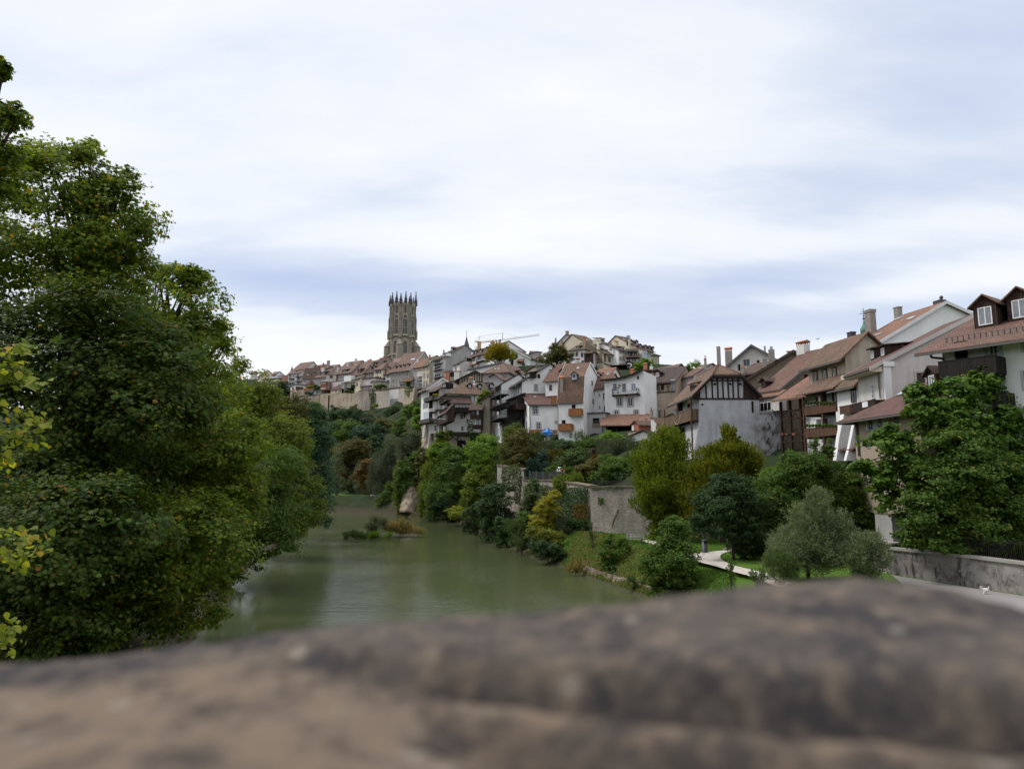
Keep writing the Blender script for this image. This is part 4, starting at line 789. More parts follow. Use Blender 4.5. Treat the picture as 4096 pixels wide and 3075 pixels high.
h = House('small house with red roof, light boarded gable and two dark flues', (1488, 1075, 128), (1592, 1080, 126), 1330, 'offwhite', group=GW); h.gy([(1478, 1010), (1520, 1008), (1600, 1110)], 't_moss', 7, ov=.2)
h.chimney(1497, 880, 1000, 44, 'chim_grey', yl=2, cap='pots'); h.chimney(1618, 885, 1060, 26, 'metal_dark', yl=1, cap='metal')
h = House('dark timber lean-to with a red tile roof beside the barn balcony', (1595, 1110, 126), (1700, 1100, 125), 1360, 'w_black', 'lean_to', 'shed', group=GW); h.gx('R', (1720, 1010), (1595, 1115), 't_moss', D=5, ov=.3)
h = House('stained garden terrace wall in front of the open shed', (1148, 1215, 124), (1388, 1190, 122), 1330, 'rough_cream', 'garden_wall', 'wall', group=None); h.flat((1148, 1212), .6, 'stone_brown', ov=.05, th=.1)
h = House('low garden outbuilding with white wall and black sloping roof', (1135, 1305, 121), (1640, 1380, 118), 1500, 'offwhite', 'outbuilding', 'outbuilding', group=None)
h.gy([(1120, 1300), (1385, 1195), (1650, 1372)], 'w_black', 5, ov=.25)
# ---- upper right group on the hilltop
crop(2180, 1310, 4.608)
h = House('medieval stone house with pointed gothic windows and long olive roof', (1075, 465, 248), (1318, 500, 252), 850, 'sand', group=GC)
h.gx('L', (500, 128), (1075, 468), 't_olive', ov=.9, D=34); h.win('F', 1185, 585, 52, 110, 'stone_trim', gl='glass', rows=3); h.panel('F', 1085, 1130, 490, 640, 'stone_brown', 'bare_stone', .02); h.panel('F', 1240, 1300, 520, 680, 'stone_brown', 'bare_stone', .02); h.panel('L', 950, 1062, 480, 650, 'stone_brown', 'bare_stone', .02)
def gothic(h, face, x, y0, y1, w, fm='stone_trim', n=2, sub='window'):
    u, zt = h.uz(face, x, y0); zb = h.uz(face, x, y1)[1]; W = abs(h.uz(face, x+w/2, (y0+y1)/2)[0]-h.uz(face, x-w/2, (y0+y1)/2)[0]); O, U, N = h.face(face)
    zs = zb+(zt-zb)*.62
    def arch(k, off): return [(u-W/2*k, zb-off)]+[(u-W/2*k*math.cos(a), zs+(zt-zs)*k*math.sin(a)**.85) for a in [i*math.pi/2/5 for i in range(5)]]+[(u, zt*1.0+(k-1)*W*.8)]+[(u+W/2*k*math.cos(a), zs+(zt-zs)*k*math.sin(a)**.85) for a in [i*math.pi/2/5 for i in reversed(range(5))]]+[(u+W/2*k, zb-off)]
    P = lambda q, o: [O+U*a+N*o+V3(0, 0, z) for a, z in q]
    b = MB(); A, B = arch(1.28, .1), arch(1.0, 0)
    for i in range(len(A)-1): b.prism(P([A[i], A[i+1], B[i+1], B[i]], .003), N*.3)
    for i in range(1, n): c = u-W/2+W*i/n; b.bb(h.face(face), c-W*.035, c+W*.035, .01, .14, zb, zs+(zt-zs)*.75)
    o = b.build(sub, MATS[fm], h.e); MB().prism(P(B, .0), N*.02).build('pane', MATS['glass'], o); return o
gothic(h, 'L', 930, 525, 612, 46); gothic(h, 'L', 940, 705, 790, 52); h.dormer(1100, 430, 140, 22, 'front', 'w_black', 't_olive', 'shed', cols=5); h.skylight(880, 315, 40, 14); h.pipe('F', [(1080, 480), (1082, 640)])
[h.win('L', x, y, 16, 34, 'frame_brown', gl='dark_room', cols=1, rows=1) for x, y in ((655, 300), (678, 318), (700, 328), (788, 405), (825, 425), (862, 425))]
h.chimney(735, 180, 270, 52, 'clay', pl='front', cap='house'); h.chimney(455, 125, 300, 56, 'chim_white', yl=24, cap='arch'); h.chimney(410, 65, 140, 54, 'chim_grey', yl=27, cap='slab', capm='clay'); h.dormer(800, 240, 80, 40, 'front', 'frame', 'skylight', 'shed', cols=3)
h = House('tall tan gable house at the hilltop left of the gothic house', (205, 320, 268), (640, 250, 264), 700, 'pale', group=GC)
h.gy([(190, 330), (392, 132), (470, 150), (640, 260)], 't_olive', 8); h.chimney(197, 195, 330, 30, 'chim_grey', yl=-2, cap=None, sink=4); h.chimney(318, 262, 300, 28, 'brick', yl=-1, sink=1)
h = House('white house with hipped olive roof and dark timber bay beside the brown tree', (470, 415, 246), (720, 430, 243), 700, 'white', group=GC)
h.hip((470, 410), (450, 288), 11, 't_olive', .8, hl=3.5, hr=2); [h.win('F', x, y, 36, 66, 'frame_brown', sur='stone_trim', rows=1) for x, y in ((588, 490), (684, 505), (695, 645))]
h.dormer(610, 385, 90, 40, 'front', 'w_dark', 't_far', 'shed'); h.shed('F', 722, 858, 475, 475, 660, 1.5, 'w_dark', 't_brown', 'timber_bay', rise=.8); h.win(('F', 1.5), 790, 520, 90, 50, 'frame_brown', gl='dark_room', cols=4)
h.chimney(590, 560, 665, 50, 'chim_white', yl=-9, cap='house', sink=2); h.chimney(630, 555, 665, 34, 'chim_white', yl=-9, cap='house', sink=2)
h = House('white house with ochre framed windows left of the dark galleries', (1352, 415, 248), (1490, 425, 250.3), 745, 'white', group=GC)
h.gx('L', (985, 262), (1352, 412), 't_dark', ov=.6, D=24)
for y, hh in ((452, 50), (570, 72), (690, 60)): h.wins('F', [1390, 1443], y, 28, hh, fm='frame', sur='frame_ochre')
h.chimney(1210, 285, 350, 36, 'chim_grey', pl='front', cap='pots'); h.chimney(1320, 240, 350, 78, 'sand', pl='front', cap='house', dep=.5); h.dormer(1060, 280, 120, 80, 'front', 'sand', 't_orange', 'shed', gl='dark_room'); h.dormer(1420, 385, 120, 26, 'front', 'w_black', 't_dark', 'shed'); h.chimney(980, 245, 330, 40, 'chim_white', pl='front')
h = House('house front of dark timber galleries on two storeys under the hilltop', (1495, 430, 247), (1705, 470, 246.2), 750, 'offwhite', group=GC)
h.gx('Y4', (1600, 395), (1495, 430), 't_dark', D=8, ov=1.2); h.panel('F', 1500, 1700, 455, 540, 'w_dark', 'boarding', .04); h.balcony('F', 1495, 1590, 625, 680, 1.5, 'w_dark'); h.balcony('F', 1592, 1705, 640, 690, 1.5, 'w_dark'); h.shed('F', 1492, 1740, 545, 545, 560, 1.8, 'w_black', 't_brown', 'gallery_roof', rise=.8)
for x in (1515, 1555, 1620, 1665): h.win('F', x, 500, 22, 50, gl='glass_pale'); h.win('F', x, 605, 26, 60, 'frame_grey')
h = House('large hilltop house with beige gable and a row of brown roof dormers', (1785, 425, 252), (2000, 440, 255.8), 640, 'cream', group=GC)
h.gx('L', (1305, 155), (1785, 415), 't_brown', ov=.7, D=30); h.shed('F', 1792, 1882, 425, 425, 570, .8, 'bluegrey', None, 'grey_bay', rise=.05); h.wins(('F', .8), [1822, 1858], 480, 24, 66); h.wins('F', [1897, 1948], 515, 24, 70, sur='stone_trim'); h.wins('F', [1950], 610, 24, 40, sur='stone_trim')
for x, y, w_ in ((1592, 295, 60), (1690, 302, 60), (1755, 372, 66), (1855, 390, 60), (1930, 398, 44), (1990, 412, 40)): h.dormer(x, y, w_, 46, 'front', 'w_dark', 't_brown')
h.chimney(1555, 205, 290, 36, 'sand', pl='front', cap='slab'); h.chimney(1535, 150, 190, 56, 'metal_grey', cap='slab', capm='metal_grey'); h.skylight(1455, 222, 44, 16)
h = House('white end house with a short grey roof at the right end of the hilltop row', (1998, 510, 255.6), (2104, 520, 256.2), 740, 'cream', group=GC); h.hip((1998, 512), (2040, 448), 10, 't_dark', .6, hl=None, hr=3); h.wins('F', [2045], 612, 26, 76, sur='stone_trim'); h.wins('F', [2045], 720, 26, 50, sur='stone_trim'); h.pipe('F', [(2095, 525), (2095, 740)])
h = House('pale yellow annex with two small windows below the gothic house', (1082, 690, 238), (1236, 725, 236), 860, 'cream', 'annex', 'annex', group=GC); h.gy([(1060, 655), (1250, 722)], 't_dark', 6); [h.win('F', x, 774, 28, 42, 'frame_brown', cols=1) for x in (1130, 1180)]
h = House('wide open black barn under the gothic house', (1240, 730, 236), (1565, 760, 234), 920, 'w_black', 'barn', 'barn', group=GC); h.gx('R', (1540, 690), (1240, 728), 't_dark', D=8); [h.win('F', x, 800, 28, 24, 'frame_brown', gl='glass_pale', cols=1) for x in (1383, 1433, 1470)]
h = House('red roofed house with one eyebrow dormer behind the bell shaped roof', (900, 900, 160), (1180, 930, 158), 1080, 'white', group=GW); h.gx('Y4', (1000, 775), (900, 905), 't_orange', D=8); h.dormer(985, 900, 70, 46, 'front', 'w_dark', 't_brown', 'shed')
# ---- the barn
crop(2600, 1350, 3.322)
h = House('large old barn with half-hipped tiled roof, timbered gable and blank grey plaster wall', (655, 830, 88), (1450, 845, 88), 1680, 'grey_barn', 'barn', 'barn', group=None)
P2 = lambda q: (lambda p: (p[0], p[2]))(h.pt('F', *q)); D = 14.0; h.D = D
poly = lambda L, y, dy, m, nm, par=None: MB().prism([(P2(q)[0], y, P2(q)[1]) for q in L], (0, dy, 0)).build(nm, MATS[m], par or h.e)
poly([(575, 1680), (600, 1480), (618, 1370), (640, 1230), (655, 1160), (655, 828), (1345, 828), (1345, 1680)], 0, D, 'grey_barn', 'wall')
poly([(1345, 832), (1450, 832), (1456, 988), (1612, 988), (1690, 845), (1705, 900), (1730, 1000), (1738, 1680), (1345, 1680)], .004, 1.2, 'grey_barn', 'buttress_wall')
gb = poly([(565, 826), (560, 806), (830, 520), (1185, 512), (1455, 800), (1450, 826)], .03, .8, 'grey_barn', 'gable')
xL, zL = P2((545, 800)); x1, z1 = P2((830, 512)); x2, z2 = P2((1188, 505)); xR, zR = P2((1474, 792)); sl = (z1-zL)/(x1-xL); z2 = z1; zR = zL; xr = (x1+x2)/2; zr = z1+sl*(xr-x1); hd = 3.0
r = MB(); o = -.5
h.slab(r, [(xL, o, zL), (x1, o, z1), (xr, hd, zr), (xr, D, zr), (xL, D, zL)], .22); h.slab(r, [(x2, o, z2), (xR, o, zR), (xR, D, zR), (xr, D, zr), (xr, hd, zr)], .22); h.slab(r, [(x1, o, z1-.05), (x2, o, z2-.05), (xr, hd, zr)], .22)
ro = r.build('roof', MATS['t_moss'], h.e)
b = MB()
for a, c in (((x1, o, z1), (xr, hd, zr)), ((x2, o, z2), (xr, hd, zr)), ((xr, hd, zr), (xr, D, zr))):
    a, c = V3(*a), V3(*c)
    for i in range(24): q = a+(c-a)*i/24+V3(0, 0, .27); q2 = a+(c-a)*(i+.92)/24+V3(0, 0, .25); b.tube(q, q2, .12, .10, 6)
b.build('ridge_tiles', MATS['t_pink'], ro)
b = MB(); b.box(x1-.2, x2+.2, -.62, -.5, z1-.3, z1-.08)
for a, c in (((xL, zL), (x1, z1)), ((xR, zR), (x2, z2))): b.prism([(a[0], -.56, a[1]-.2), (c[0], -.56, c[1]-.2), (c[0], -.56, c[1]+.2), (a[0], -.56, a[1]+.2)], (0, .05, 0))
b.build('verge_board', MATS['w_black'], ro)
MB().box(xL-.14, xL-.01, -.4, D, zL-.05, zL+.1).build('gutter', MATS['metal_dark'], ro)
b = MB(); fr = h.face('F'); X = lambda x: h.uz('F', x, 700)[0]; Z = lambda y: h.uz('F', 950, y)[1]
for x in (745, 828, 900, 970, 1040, 1105, 1172): zt = min(Z(545), zL+sl*(X(x)-xL)-.3, zL+sl*(xR-X(x))-.3); b.bb(fr, X(x)-.1, X(x)+.1, .0, .05, Z(805), zt)
b.bb(fr, X(660), X(1238), .003, .08, Z(822), Z(802)); b.bb(fr, X(800), X(1212), .004, .06, Z(580), Z(565)); b.bb(fr, X(800), X(1190), .005, .09, Z(540), Z(515))
b.build('timber_frame', MATS['w_dark'], gb)
for L in ([(562, 824), (562, 808), (668, 702), (668, 824)], [(1238, 824), (1238, 575), (1452, 800), (1452, 824)]): poly(L, -.05, .07, 'w_dark', 'boarding', gb)
for x in (862, 1064, 1198): u, z = h.uz('F', x, 617); MB().prism([(u-.28, -.02, z-.12), (u+.28, -.02, z-.12), (u, -.02, z+.2)], (0, .04, 0)).build('vent_hole', MATS['dark_room'], gb)
u, z = h.uz('F', 695, 890); MB().tube((u, -.03, z), (u, .02, z), .14, n=12).build('round_hole', MATS['dark_room'], h.e)
h.win('F', 1362, 920, 34, 150, 'frame_brown', gl='dark_room', cols=1, rows=1); b = MB(); fr = h.face('F')
u0, z0 = h.uz('F', 1456, 992); u1, z1_ = h.uz('F', 1618, 985); b.bb(fr, u0, u1, -1.3, .12, z0-.12, z0-.004); q0 = h.pt('F', 1612, 985); q1 = h.pt('F', 1694, 838); b.tube(q0+V3(0, .4, .05), q1+V3(0, .4, .05), .14, n=4); b.build('coping', MATS['stone_trim'], h.e)
bal = h.balcony('L', 190, 552, 1010, 1150, 1.0, 'w_barn', floor='w_dark', name='gallery')
fL = h.face(('L')); O, U, N = fL
for x in (195, 372, 548):
    u = h.uz(('L', 1.0), x, 1000)[0]; MB().bb(fL, u-.1, u+.1, .92, 1.08, 0, zL-.05).build('post', MATS['w_brown'], h.e)
for x in (405, 535): h.win('L', x, 955, 70, 150, 'frame_brown', gl='dark_room', rows=1)
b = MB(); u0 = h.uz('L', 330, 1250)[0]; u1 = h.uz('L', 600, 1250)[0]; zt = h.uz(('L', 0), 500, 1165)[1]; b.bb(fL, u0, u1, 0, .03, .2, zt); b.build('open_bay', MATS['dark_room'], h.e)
h.setplane('left', V3(xL, 0, zL), V3(0, 1, 0), V3(x1-xL, 0, z1-zL))
d = h.dormer(545, 715, 95, 80, 'left', 'w_grey', 't_moss', 'shed', fm='frame_brown')
b = MB()
for i in range(15): t_ = i/14; u = h.uz(('L', 1.1), 308+(408-308)*t_, 1100)[0]; z = h.uz(('L', 1.1), 358, 1055)[1]-1.0*math.sin(math.pi*t_)*1.0+.0; b.lathe(O+U*u+N*1.12+V3(0, 0, z), [(.01, -.05), (.055, 0), (.01, .05)], 6)
b.build('light_garland', MATS['frame'], h.e)
h.pts(); BARN = h
h = House('pale rendered house with a wide gable and three dark windows behind the barn', (1030, 400, 124), (1590, 240, 120), 620, 'pale', group=GR)
h.gy([(1010, 408), (1355, 112), (1592, 240)], 't_brown', 12, ov=.6, verge='gutter'); h.win('F', 1283, 332, 92, 86, 'frame_grey', gl='glass', rows=1); h.win('F', 1186, 396, 44, 88, 'frame_grey', gl='dark_room', cols=1, rows=1); h.win('F', 1437, 320, 40, 34, 'frame_brown', gl='dark_room', cols=1, rows=1)
h.chimney(918, 118, 370, 44, 'chim_grey', yl=2, cap=None, sink=3); h.chimney(1047, 125, 300, 80, 'chim_grey', yl=5, cap='house', sink=3); h.chimney(1527, 112, 180, 22, 'metal_grey', yl=4, cap=None); h.chimney(738, 272, 400, 28, 'chim_grey', yl=-6, cap='pots', sink=2)
h = House('low red clad house with slate edged roof right of the wide pale gable', (1195, 500, 112), (1400, 440, 110), 640, 't_plum', group=GR); h.gx('R', (1610, 330), (1195, 495), 't_brown', D=9, ov=.5); h.chimney(1527, 285, 390, 40, 'chim_grey', pl='front', cap='slab'); h.win('F', 1240, 530, 36, 70); h.chimney(1240, 395, 470, 46, 'chim_grey', pl='front', cap='pots')
# ---- right bank
crop(3000, 1150, 2.373)
h = House('rubble stone gable house with long tiled roof and grey twin flue chimney', (-30, 880, 104), (600, 800, 101), 1100, 'stone_brown', group=GR)
h.gy([(-60, 895), (413, 607), (640, 775)], 't_brown', 9, ov=.4, verge='t_brown'); h.chimney(208, 590, 705, 54, 'chim_grey', yl=2, cap='metal'); h.chimney(410, 597, 660, 96, 'brick', yl=2, cap='house', dep=.4); h.chimney(143, 678, 750, 28, 'chim_grey', yl=1, cap='slab'); h.skylight(245, 690, 50, 22, 'left')
h = House('house with a steep bright red roof, stone side wall and one timber dormer', (62, 1000, 92), (290, 962, 88), 1560, 'stone_brown', group=GR)
h.gx('R', (742, 580), (290, 965), 't_red', ov=.4, ovs=.3, verge='gutter', D=22); h.dormer(130, 952, 58, 64, 'front', 'w_dark', 't_brown', fm='frame_brown'); h.win('R', 532, 856, 40, 70, 'frame_brown', gl='dark_room', cols=1, rows=1)
h.chimney(508, 500, 650, 92, 'chim_white', cap='house', dep=.8); h.shed('F', 90, 285, 1050, 1010, 1175, 1.0, 'offwhite', 't_orange', 'porch', rise=.6); h.win(('F', 1.0), 150, 1130, 110, 70, 'frame', gl='dark_room', cols=3, rows=1)
h = House('tall open timber scaffold barn hung with ivy between barn and stone house', (275, 1085, 84), (500, 1060, 80), 1640, 'w_black', 'open_barn', 'barn', group=None)
ze = h.uz('F', 275, 1085)[1]; h.D = 5; MB().box(0, h.w+1.5, 4.6, 4.9, 0, ze+2).build('back_wall', MATS['w_black'], h.e); r = MB(); h.slab(r, [(-.4, -.8, ze-.1), (h.w+1.5, -.8, ze-.1), (h.w+1.5, 4.9, ze+3.2), (-.4, 4.9, ze+3.2)], .2); r.build('roof', MATS['t_orange'], h.e)
b = MB(); fr = h.face('F')
for x in (292, 380, 480): u = h.uz('F', x, 1300)[0]; b.bb(fr, u-.13, u+.13, -.26, 0, 0, ze)
for y in (1170, 1250, 1400, 1460): z = h.uz('F', 380, y)[1]; b.bb(fr, .05, h.w-.05, -.2, -.02, z-.1, z+.1)
for x0, x1_ in ((292, 380), (380, 480)):
    for y in (1250, 1400): p = h.pt('F', x0+6, y); q = h.pt('F', (x0+x1_)/2, y-60); b.tube(p, q, .07, n=4); p = h.pt('F', x1_-6, y); b.tube(p, q, .07, n=4)
b.build('timber_frame', MATS['w_dark'], h.e); h.pts()
for x in (310, 350, 410, 425): p = h.pt(('F', .15), x, 1392); MB().lathe(p, [(.10, -.12), (.16, .12), (.05, .14)], 8).build('flower_pot', MATS['clay'], h.e)
h = House('rough cream house with three brown framed windows and rotten plaster', (555, 760, 80), (902, 655, 73), 1690, 'rough_cream', group=GR)
h.gx('R', (1100, 440), (555, 735), 't_moss', ov=.9, ovs=.5, D=18); [h.win('F', x, y, 34, 92, 'frame', sur='frame_brown', rows=2) for x, y in ((625, 853), (714, 836), (806, 818))]
h.shed('F', 470, 800, 1010, 955, 990, 2.4, 'w_dark', 't_moss', 'porch_roof', rise=1.6)
h.panel('F', 500, 905, 1000, 1690, 'white', 'white_lower_wall', .05)
h.balcony('F', 515, 822, 1112, 1190, 2.0, 'w_brown', floor='w_dark'); h.balcony('F', 526, 830, 1328, 1408, 2.0, 'w_brown', floor='w_dark'); h.balcony('F', 545, 800, 1590, 1640, 2.0, 'w_brown', floor='w_dark')
fr = h.face('F')
for x in (510, 690, 828): u = h.uz(('F', 1.9), x, 1200)[0]; MB().bb(fr, u-.11, u+.11, 1.75, 1.97, 0, h.uz(('F', 1.9), 690, 1000)[1]).build('post', MATS['w_brown'], h.e)
for x, y, w_, h_ in ((640, 1075, 30, 90), (715, 1060, 30, 90), (795, 1040, 30, 90), (722, 1285, 30, 80), (770, 1540, 30, 80)): h.win(('F', .05), x, y, w_, h_, 'frame_brown', rows=1)
MB().bb(h.face('F'), *(lambda a, c: (h.uz(('F', 1.2), 632, 1290)[0], h.uz(('F', 1.2), 662, 1290)[0], 1.0, 1.6))(0, 0), h.uz(('F', 1.2), 640, 1328)[1], h.uz(('F', 1.2), 640, 1252)[1]).build('fridge', MATS['frame'], h.e)
for i in range(20):
    k = i % 2; p = h.pt(('F', 2.1), 525+15*i+random.uniform(-5, 5), (1108, 1322)[k]-(random.uniform(0, 8))); MB().lathe(p, [(.06, -.1), (.16, .05), (.18, .18), (.03, .3)], 6).build('balcony_plant', MATS['lf_green'], h.e)
h = House('white house with a high orange red roof and tall chimneys beside the onion dome', (905, 640, 84), (1222, 522, 78), 1300, 'white', group=GR)
crop(3500, 1100, 2.215)
h.gx('R', (612, 252), (31, 600), 't_orange', back=(842, 356), ov=1.0, ovs=.4, verge='verge_white')
for x, y in ((210, 388), (318, 385), (25, 530)): h.skylight(x, y, 70, 24)
h.chimney(206, 283, 360, 50, 'chim_grey', cap='slab'); h.chimney(575, 225, 270, 74, 'metal_dark', cap=None, yl=h.yr+.6); 
for x, y in ((594, 195), (616, 163), (636, 213), (652, 222)): p = h.pt('R', x, y); p[1] = h.yr+.6; p[0] -= 1; MB().tube(p-V3(0, 0, 1.4), p-V3(0, 0, .4), .16, .13, 8).lathe(p-V3(0, 0, .4), [(.13, 0), (.22, .1), (.2, .25), (.1, .4)], 8).build('flue_pot', MATS['metal_dark'], h.e)
crop(3000, 1150, 2.373)
h.chimney(1152, 208, 435, 72, 'chim_grey', cap='slab', capm='chim_grey', pl='front', sink=2); h.chimney(966, 422, 480, 60, 'metal_dark', cap='slab', capm='metal_dark', pl='front'); h.skylight(870, 550, 90, 24); h.skylight(1085, 492, 90, 22); h.win('F', 963, 732, 40, 30, 'frame', gl='glass_pale'); h.win('F', 970, 822, 40, 26, 'frame', gl='glass_pale')
h = House('cream house with two square roof dormers and a white corner pilaster', (1020, 800, 66), (1238, 702, 61.5), 1650, 'offwhite', group=GR)
crop(3500, 1100, 2.215)
h.gx('R', (885, 360), (20, 795), 't_plum', D=24, ov=1.2, ovs=.3, verge='pale'); h.win('R', 402, 922, 80, 110, 'frame_brown', sur='pale', rows=2)
h.panel('R', 62, 150, 805, 1110, 'white', 'pilaster', .25); h.panel('R', 56, 156, 770, 812, 'white', 'capital', .35)
b = MB(); fr = h.face('F'); b.bb(fr, -1.2, h.w+.2, 0, 1.1, h.ze-.75, h.ze-.3); b.build('cornice', MATS['cream'], h.e)
crop(3000, 1150, 2.373)
h.dormer(1166, 682, 70, 84, 'front', 'w_dark', 'w_dark', 'flat', cols=1, gl='glass_pale'); h.dormer(1264, 655, 78, 84, 'front', 'w_dark', 'w_dark', 'flat', cols=1, gl='glass_pale'); h.chimney(1145, 492, 640, 56, 'chim_grey', pl='front', cap='pots', capm='metal_dark')
h.win('F', 1170, 985, 36, 130, 'frame', rows=3); h.balcony('F', 962, 1192, 1088, 1165, 1.2, 'w_dark'); h.pipe('F', [(1190, 720), (1212, 770), (1235, 1050)])
b = MB(); q = h.pt(('F', 1.28), 1065, 1090); q2 = h.pt(('F', 1.28), 1120, 1130); b.box(q[0], q2[0], q[1]-.02, q[1], q2[2], q[2]); b.build('hung_towel', MATS['fabric_white'], h.e)
h = House('white loggia house with mossy porch roof between the cream houses', (800, 955, 72), (1020, 905, 68), 1650, 'white', group=GR)
h.gx('R', (1060, 860), (800, 950), 't_moss', D=8, ov=.6); h.balcony('F', 855, 960, 1125, 1195, 1.0, 'w_brown'); h.win('F', 985, 1020, 60, 130, 'frame_brown', gl='glass'); h.win('F', 820, 1050, 26, 240, 'frame_brown', gl='dark_room', cols=1, rows=1)
for x0, x1_, y0, nm in ((832, 878, 1190, 'buttress'), (940, 978, 1262, 'buttress')):
    b = MB(); u0, z1_ = h.uz(('F', 1.2), x0+14, y0); u1 = h.uz(('F', 1.2), x1_, y0)[0]; b.prism([(u0, -.02, z1_+.3), (u0, -1.0, z1_), (u0, -1.7, z1_-2.5), (u0, -2.2, 0), (u0, -.02, 0)], (u1-u0, 0, 0)); b.build(nm, MATS['white'], h.e)
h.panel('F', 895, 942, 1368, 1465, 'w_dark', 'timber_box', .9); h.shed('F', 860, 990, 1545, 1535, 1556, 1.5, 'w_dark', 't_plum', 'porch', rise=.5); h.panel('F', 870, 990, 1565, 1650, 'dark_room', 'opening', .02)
h = House('tan rendered house with dark red hipped roof behind the light green tree', (985, 1235, 60), (1600, 1120, 51), 1900, 'tan', group=GR, bury=2)
crop(3500, 1100, 2.215)
h.hip((-25, 1230), (300, 985), 9, 't_plum', 1.1, hl=4.6, hr=1)
crop(3000, 1150, 2.373)
h.win('F', 1148, 1290, 52, 122, 'frame_grey', shut='shutter_grey', rows=3); h.win('F', 1238, 1280, 50, 120, 'frame_grey', shut='shutter_grey', rows=3); h.win('F', 1390, 1250, 50, 100, 'frame_grey', rows=3); h.win('F', 1240, 1465, 56, 80, 'frame_grey', gl='dark_room'); h.win('F', 1120, 1490, 40, 70, 'frame_grey'); h.pipe('F', [(940, 1238), (985, 1260), (1010, 1300), (1036, 1600)], .09, 'metal_dark')
b = MB(); fr = h.face('F'); u0, z = h.uz('F', 1100, 1355); u1 = h.uz('F', 1275, 1340)[0]; b.bb(fr, u0, u1, 0, .14, z-.1, z); b.build('sill', MATS['stone_trim'], h.e)
crop(3500, 1100, 2.215)
h.skylight(232, 1055, 60, 16); h.dormer(510, 1010, 110, 120, 'front', 'w_dark', 't_brown', fm='frame', gl='glass_pale')
h = House('big white house with grey shutters, black balcony and large dormers at the right edge', (590, 650, 51), (1800, 440, 44), 1500, 'white', group=GR, bury=3)
h.gx('L', (1090, 330), (590, 648), 't_red', ov=1.6, ovs=1.2, D=14)
h.dormer(985, 462, 150, 170, 'front', 'w_dark', 't_moss', fm='frame', gl='glass_pale'); h.dormer(1290, 400, 150, 170, 'front', 'w_dark', 't_moss', fm='frame', gl='glass_pale')
h.balcony('F', 562, 1082, 742, 885, 1.5, 'w_black', floor='w_black'); h.balcony('F', 1040, 1160, 1040, 1170, 1.5, 'w_black', floor='w_black')
h.win('F', 765, 690, 130, 190, 'frame_brown', gl='dark_room', rows=1); h.win('F', 1052, 660, 96, 160, 'frame', shut='shutter_grey'); h.win('F', 1318, 610, 40, 150, 'frame', shut='shutter_grey'); h.win('F', 1330, 930, 50, 180, 'frame', shut='shutter_grey'); h.win('F', 1120, 960, 50, 180, 'frame', shut='shutter_grey'); h.win('F', 860, 960, 70, 160, 'frame', gl='glass_pale', shut='shutter_grey'); h.win('F', 1330, 1230, 50, 150, 'frame', shut='shutter_grey')
h.pipe('F', [(490, 690), (500, 730), (600, 740), (618, 775)], .09, 'metal_dark')
b = MB()
for i, x in enumerate((768, 780, 800, 820, 842, 860)): q = h.pt(('F', 1.55), x, 890); b.lathe(q, [(.01, -.08), (.07, 0), (.01, .08)], 6)
b.build('party_lights', MATS['clay'], h.e)
b = MB(); O, U, N = (lambda P: P)(h.face('F')); P0, Nn = h.planes['front']; tan = abs(Nn[1]/Nn[2])
for i in range(22): u = .2+i*(h.w-.4)/21; b.box(u-.03, u+.03, .45, .5, h.ze+.5*tan+.2, h.ze+.5*tan+.62)
b.tube((0, .47, h.ze+.5*tan+.6), (h.w, .47, h.ze+.5*tan+.6), .025, n=5); b.build('snow_guard', MATS['metal_dark'], h.e)
crop(3300, 1450, 1.661)
h = House('small white garden building with tiled roof half hidden by the trees', (262, 840, 62), (330, 835, 64), 1400, 'white', 'garden_house', 'house', group=GR); h.gx('L', (210, 765), (262, 838), 't_plum', D=6, ov=.5)
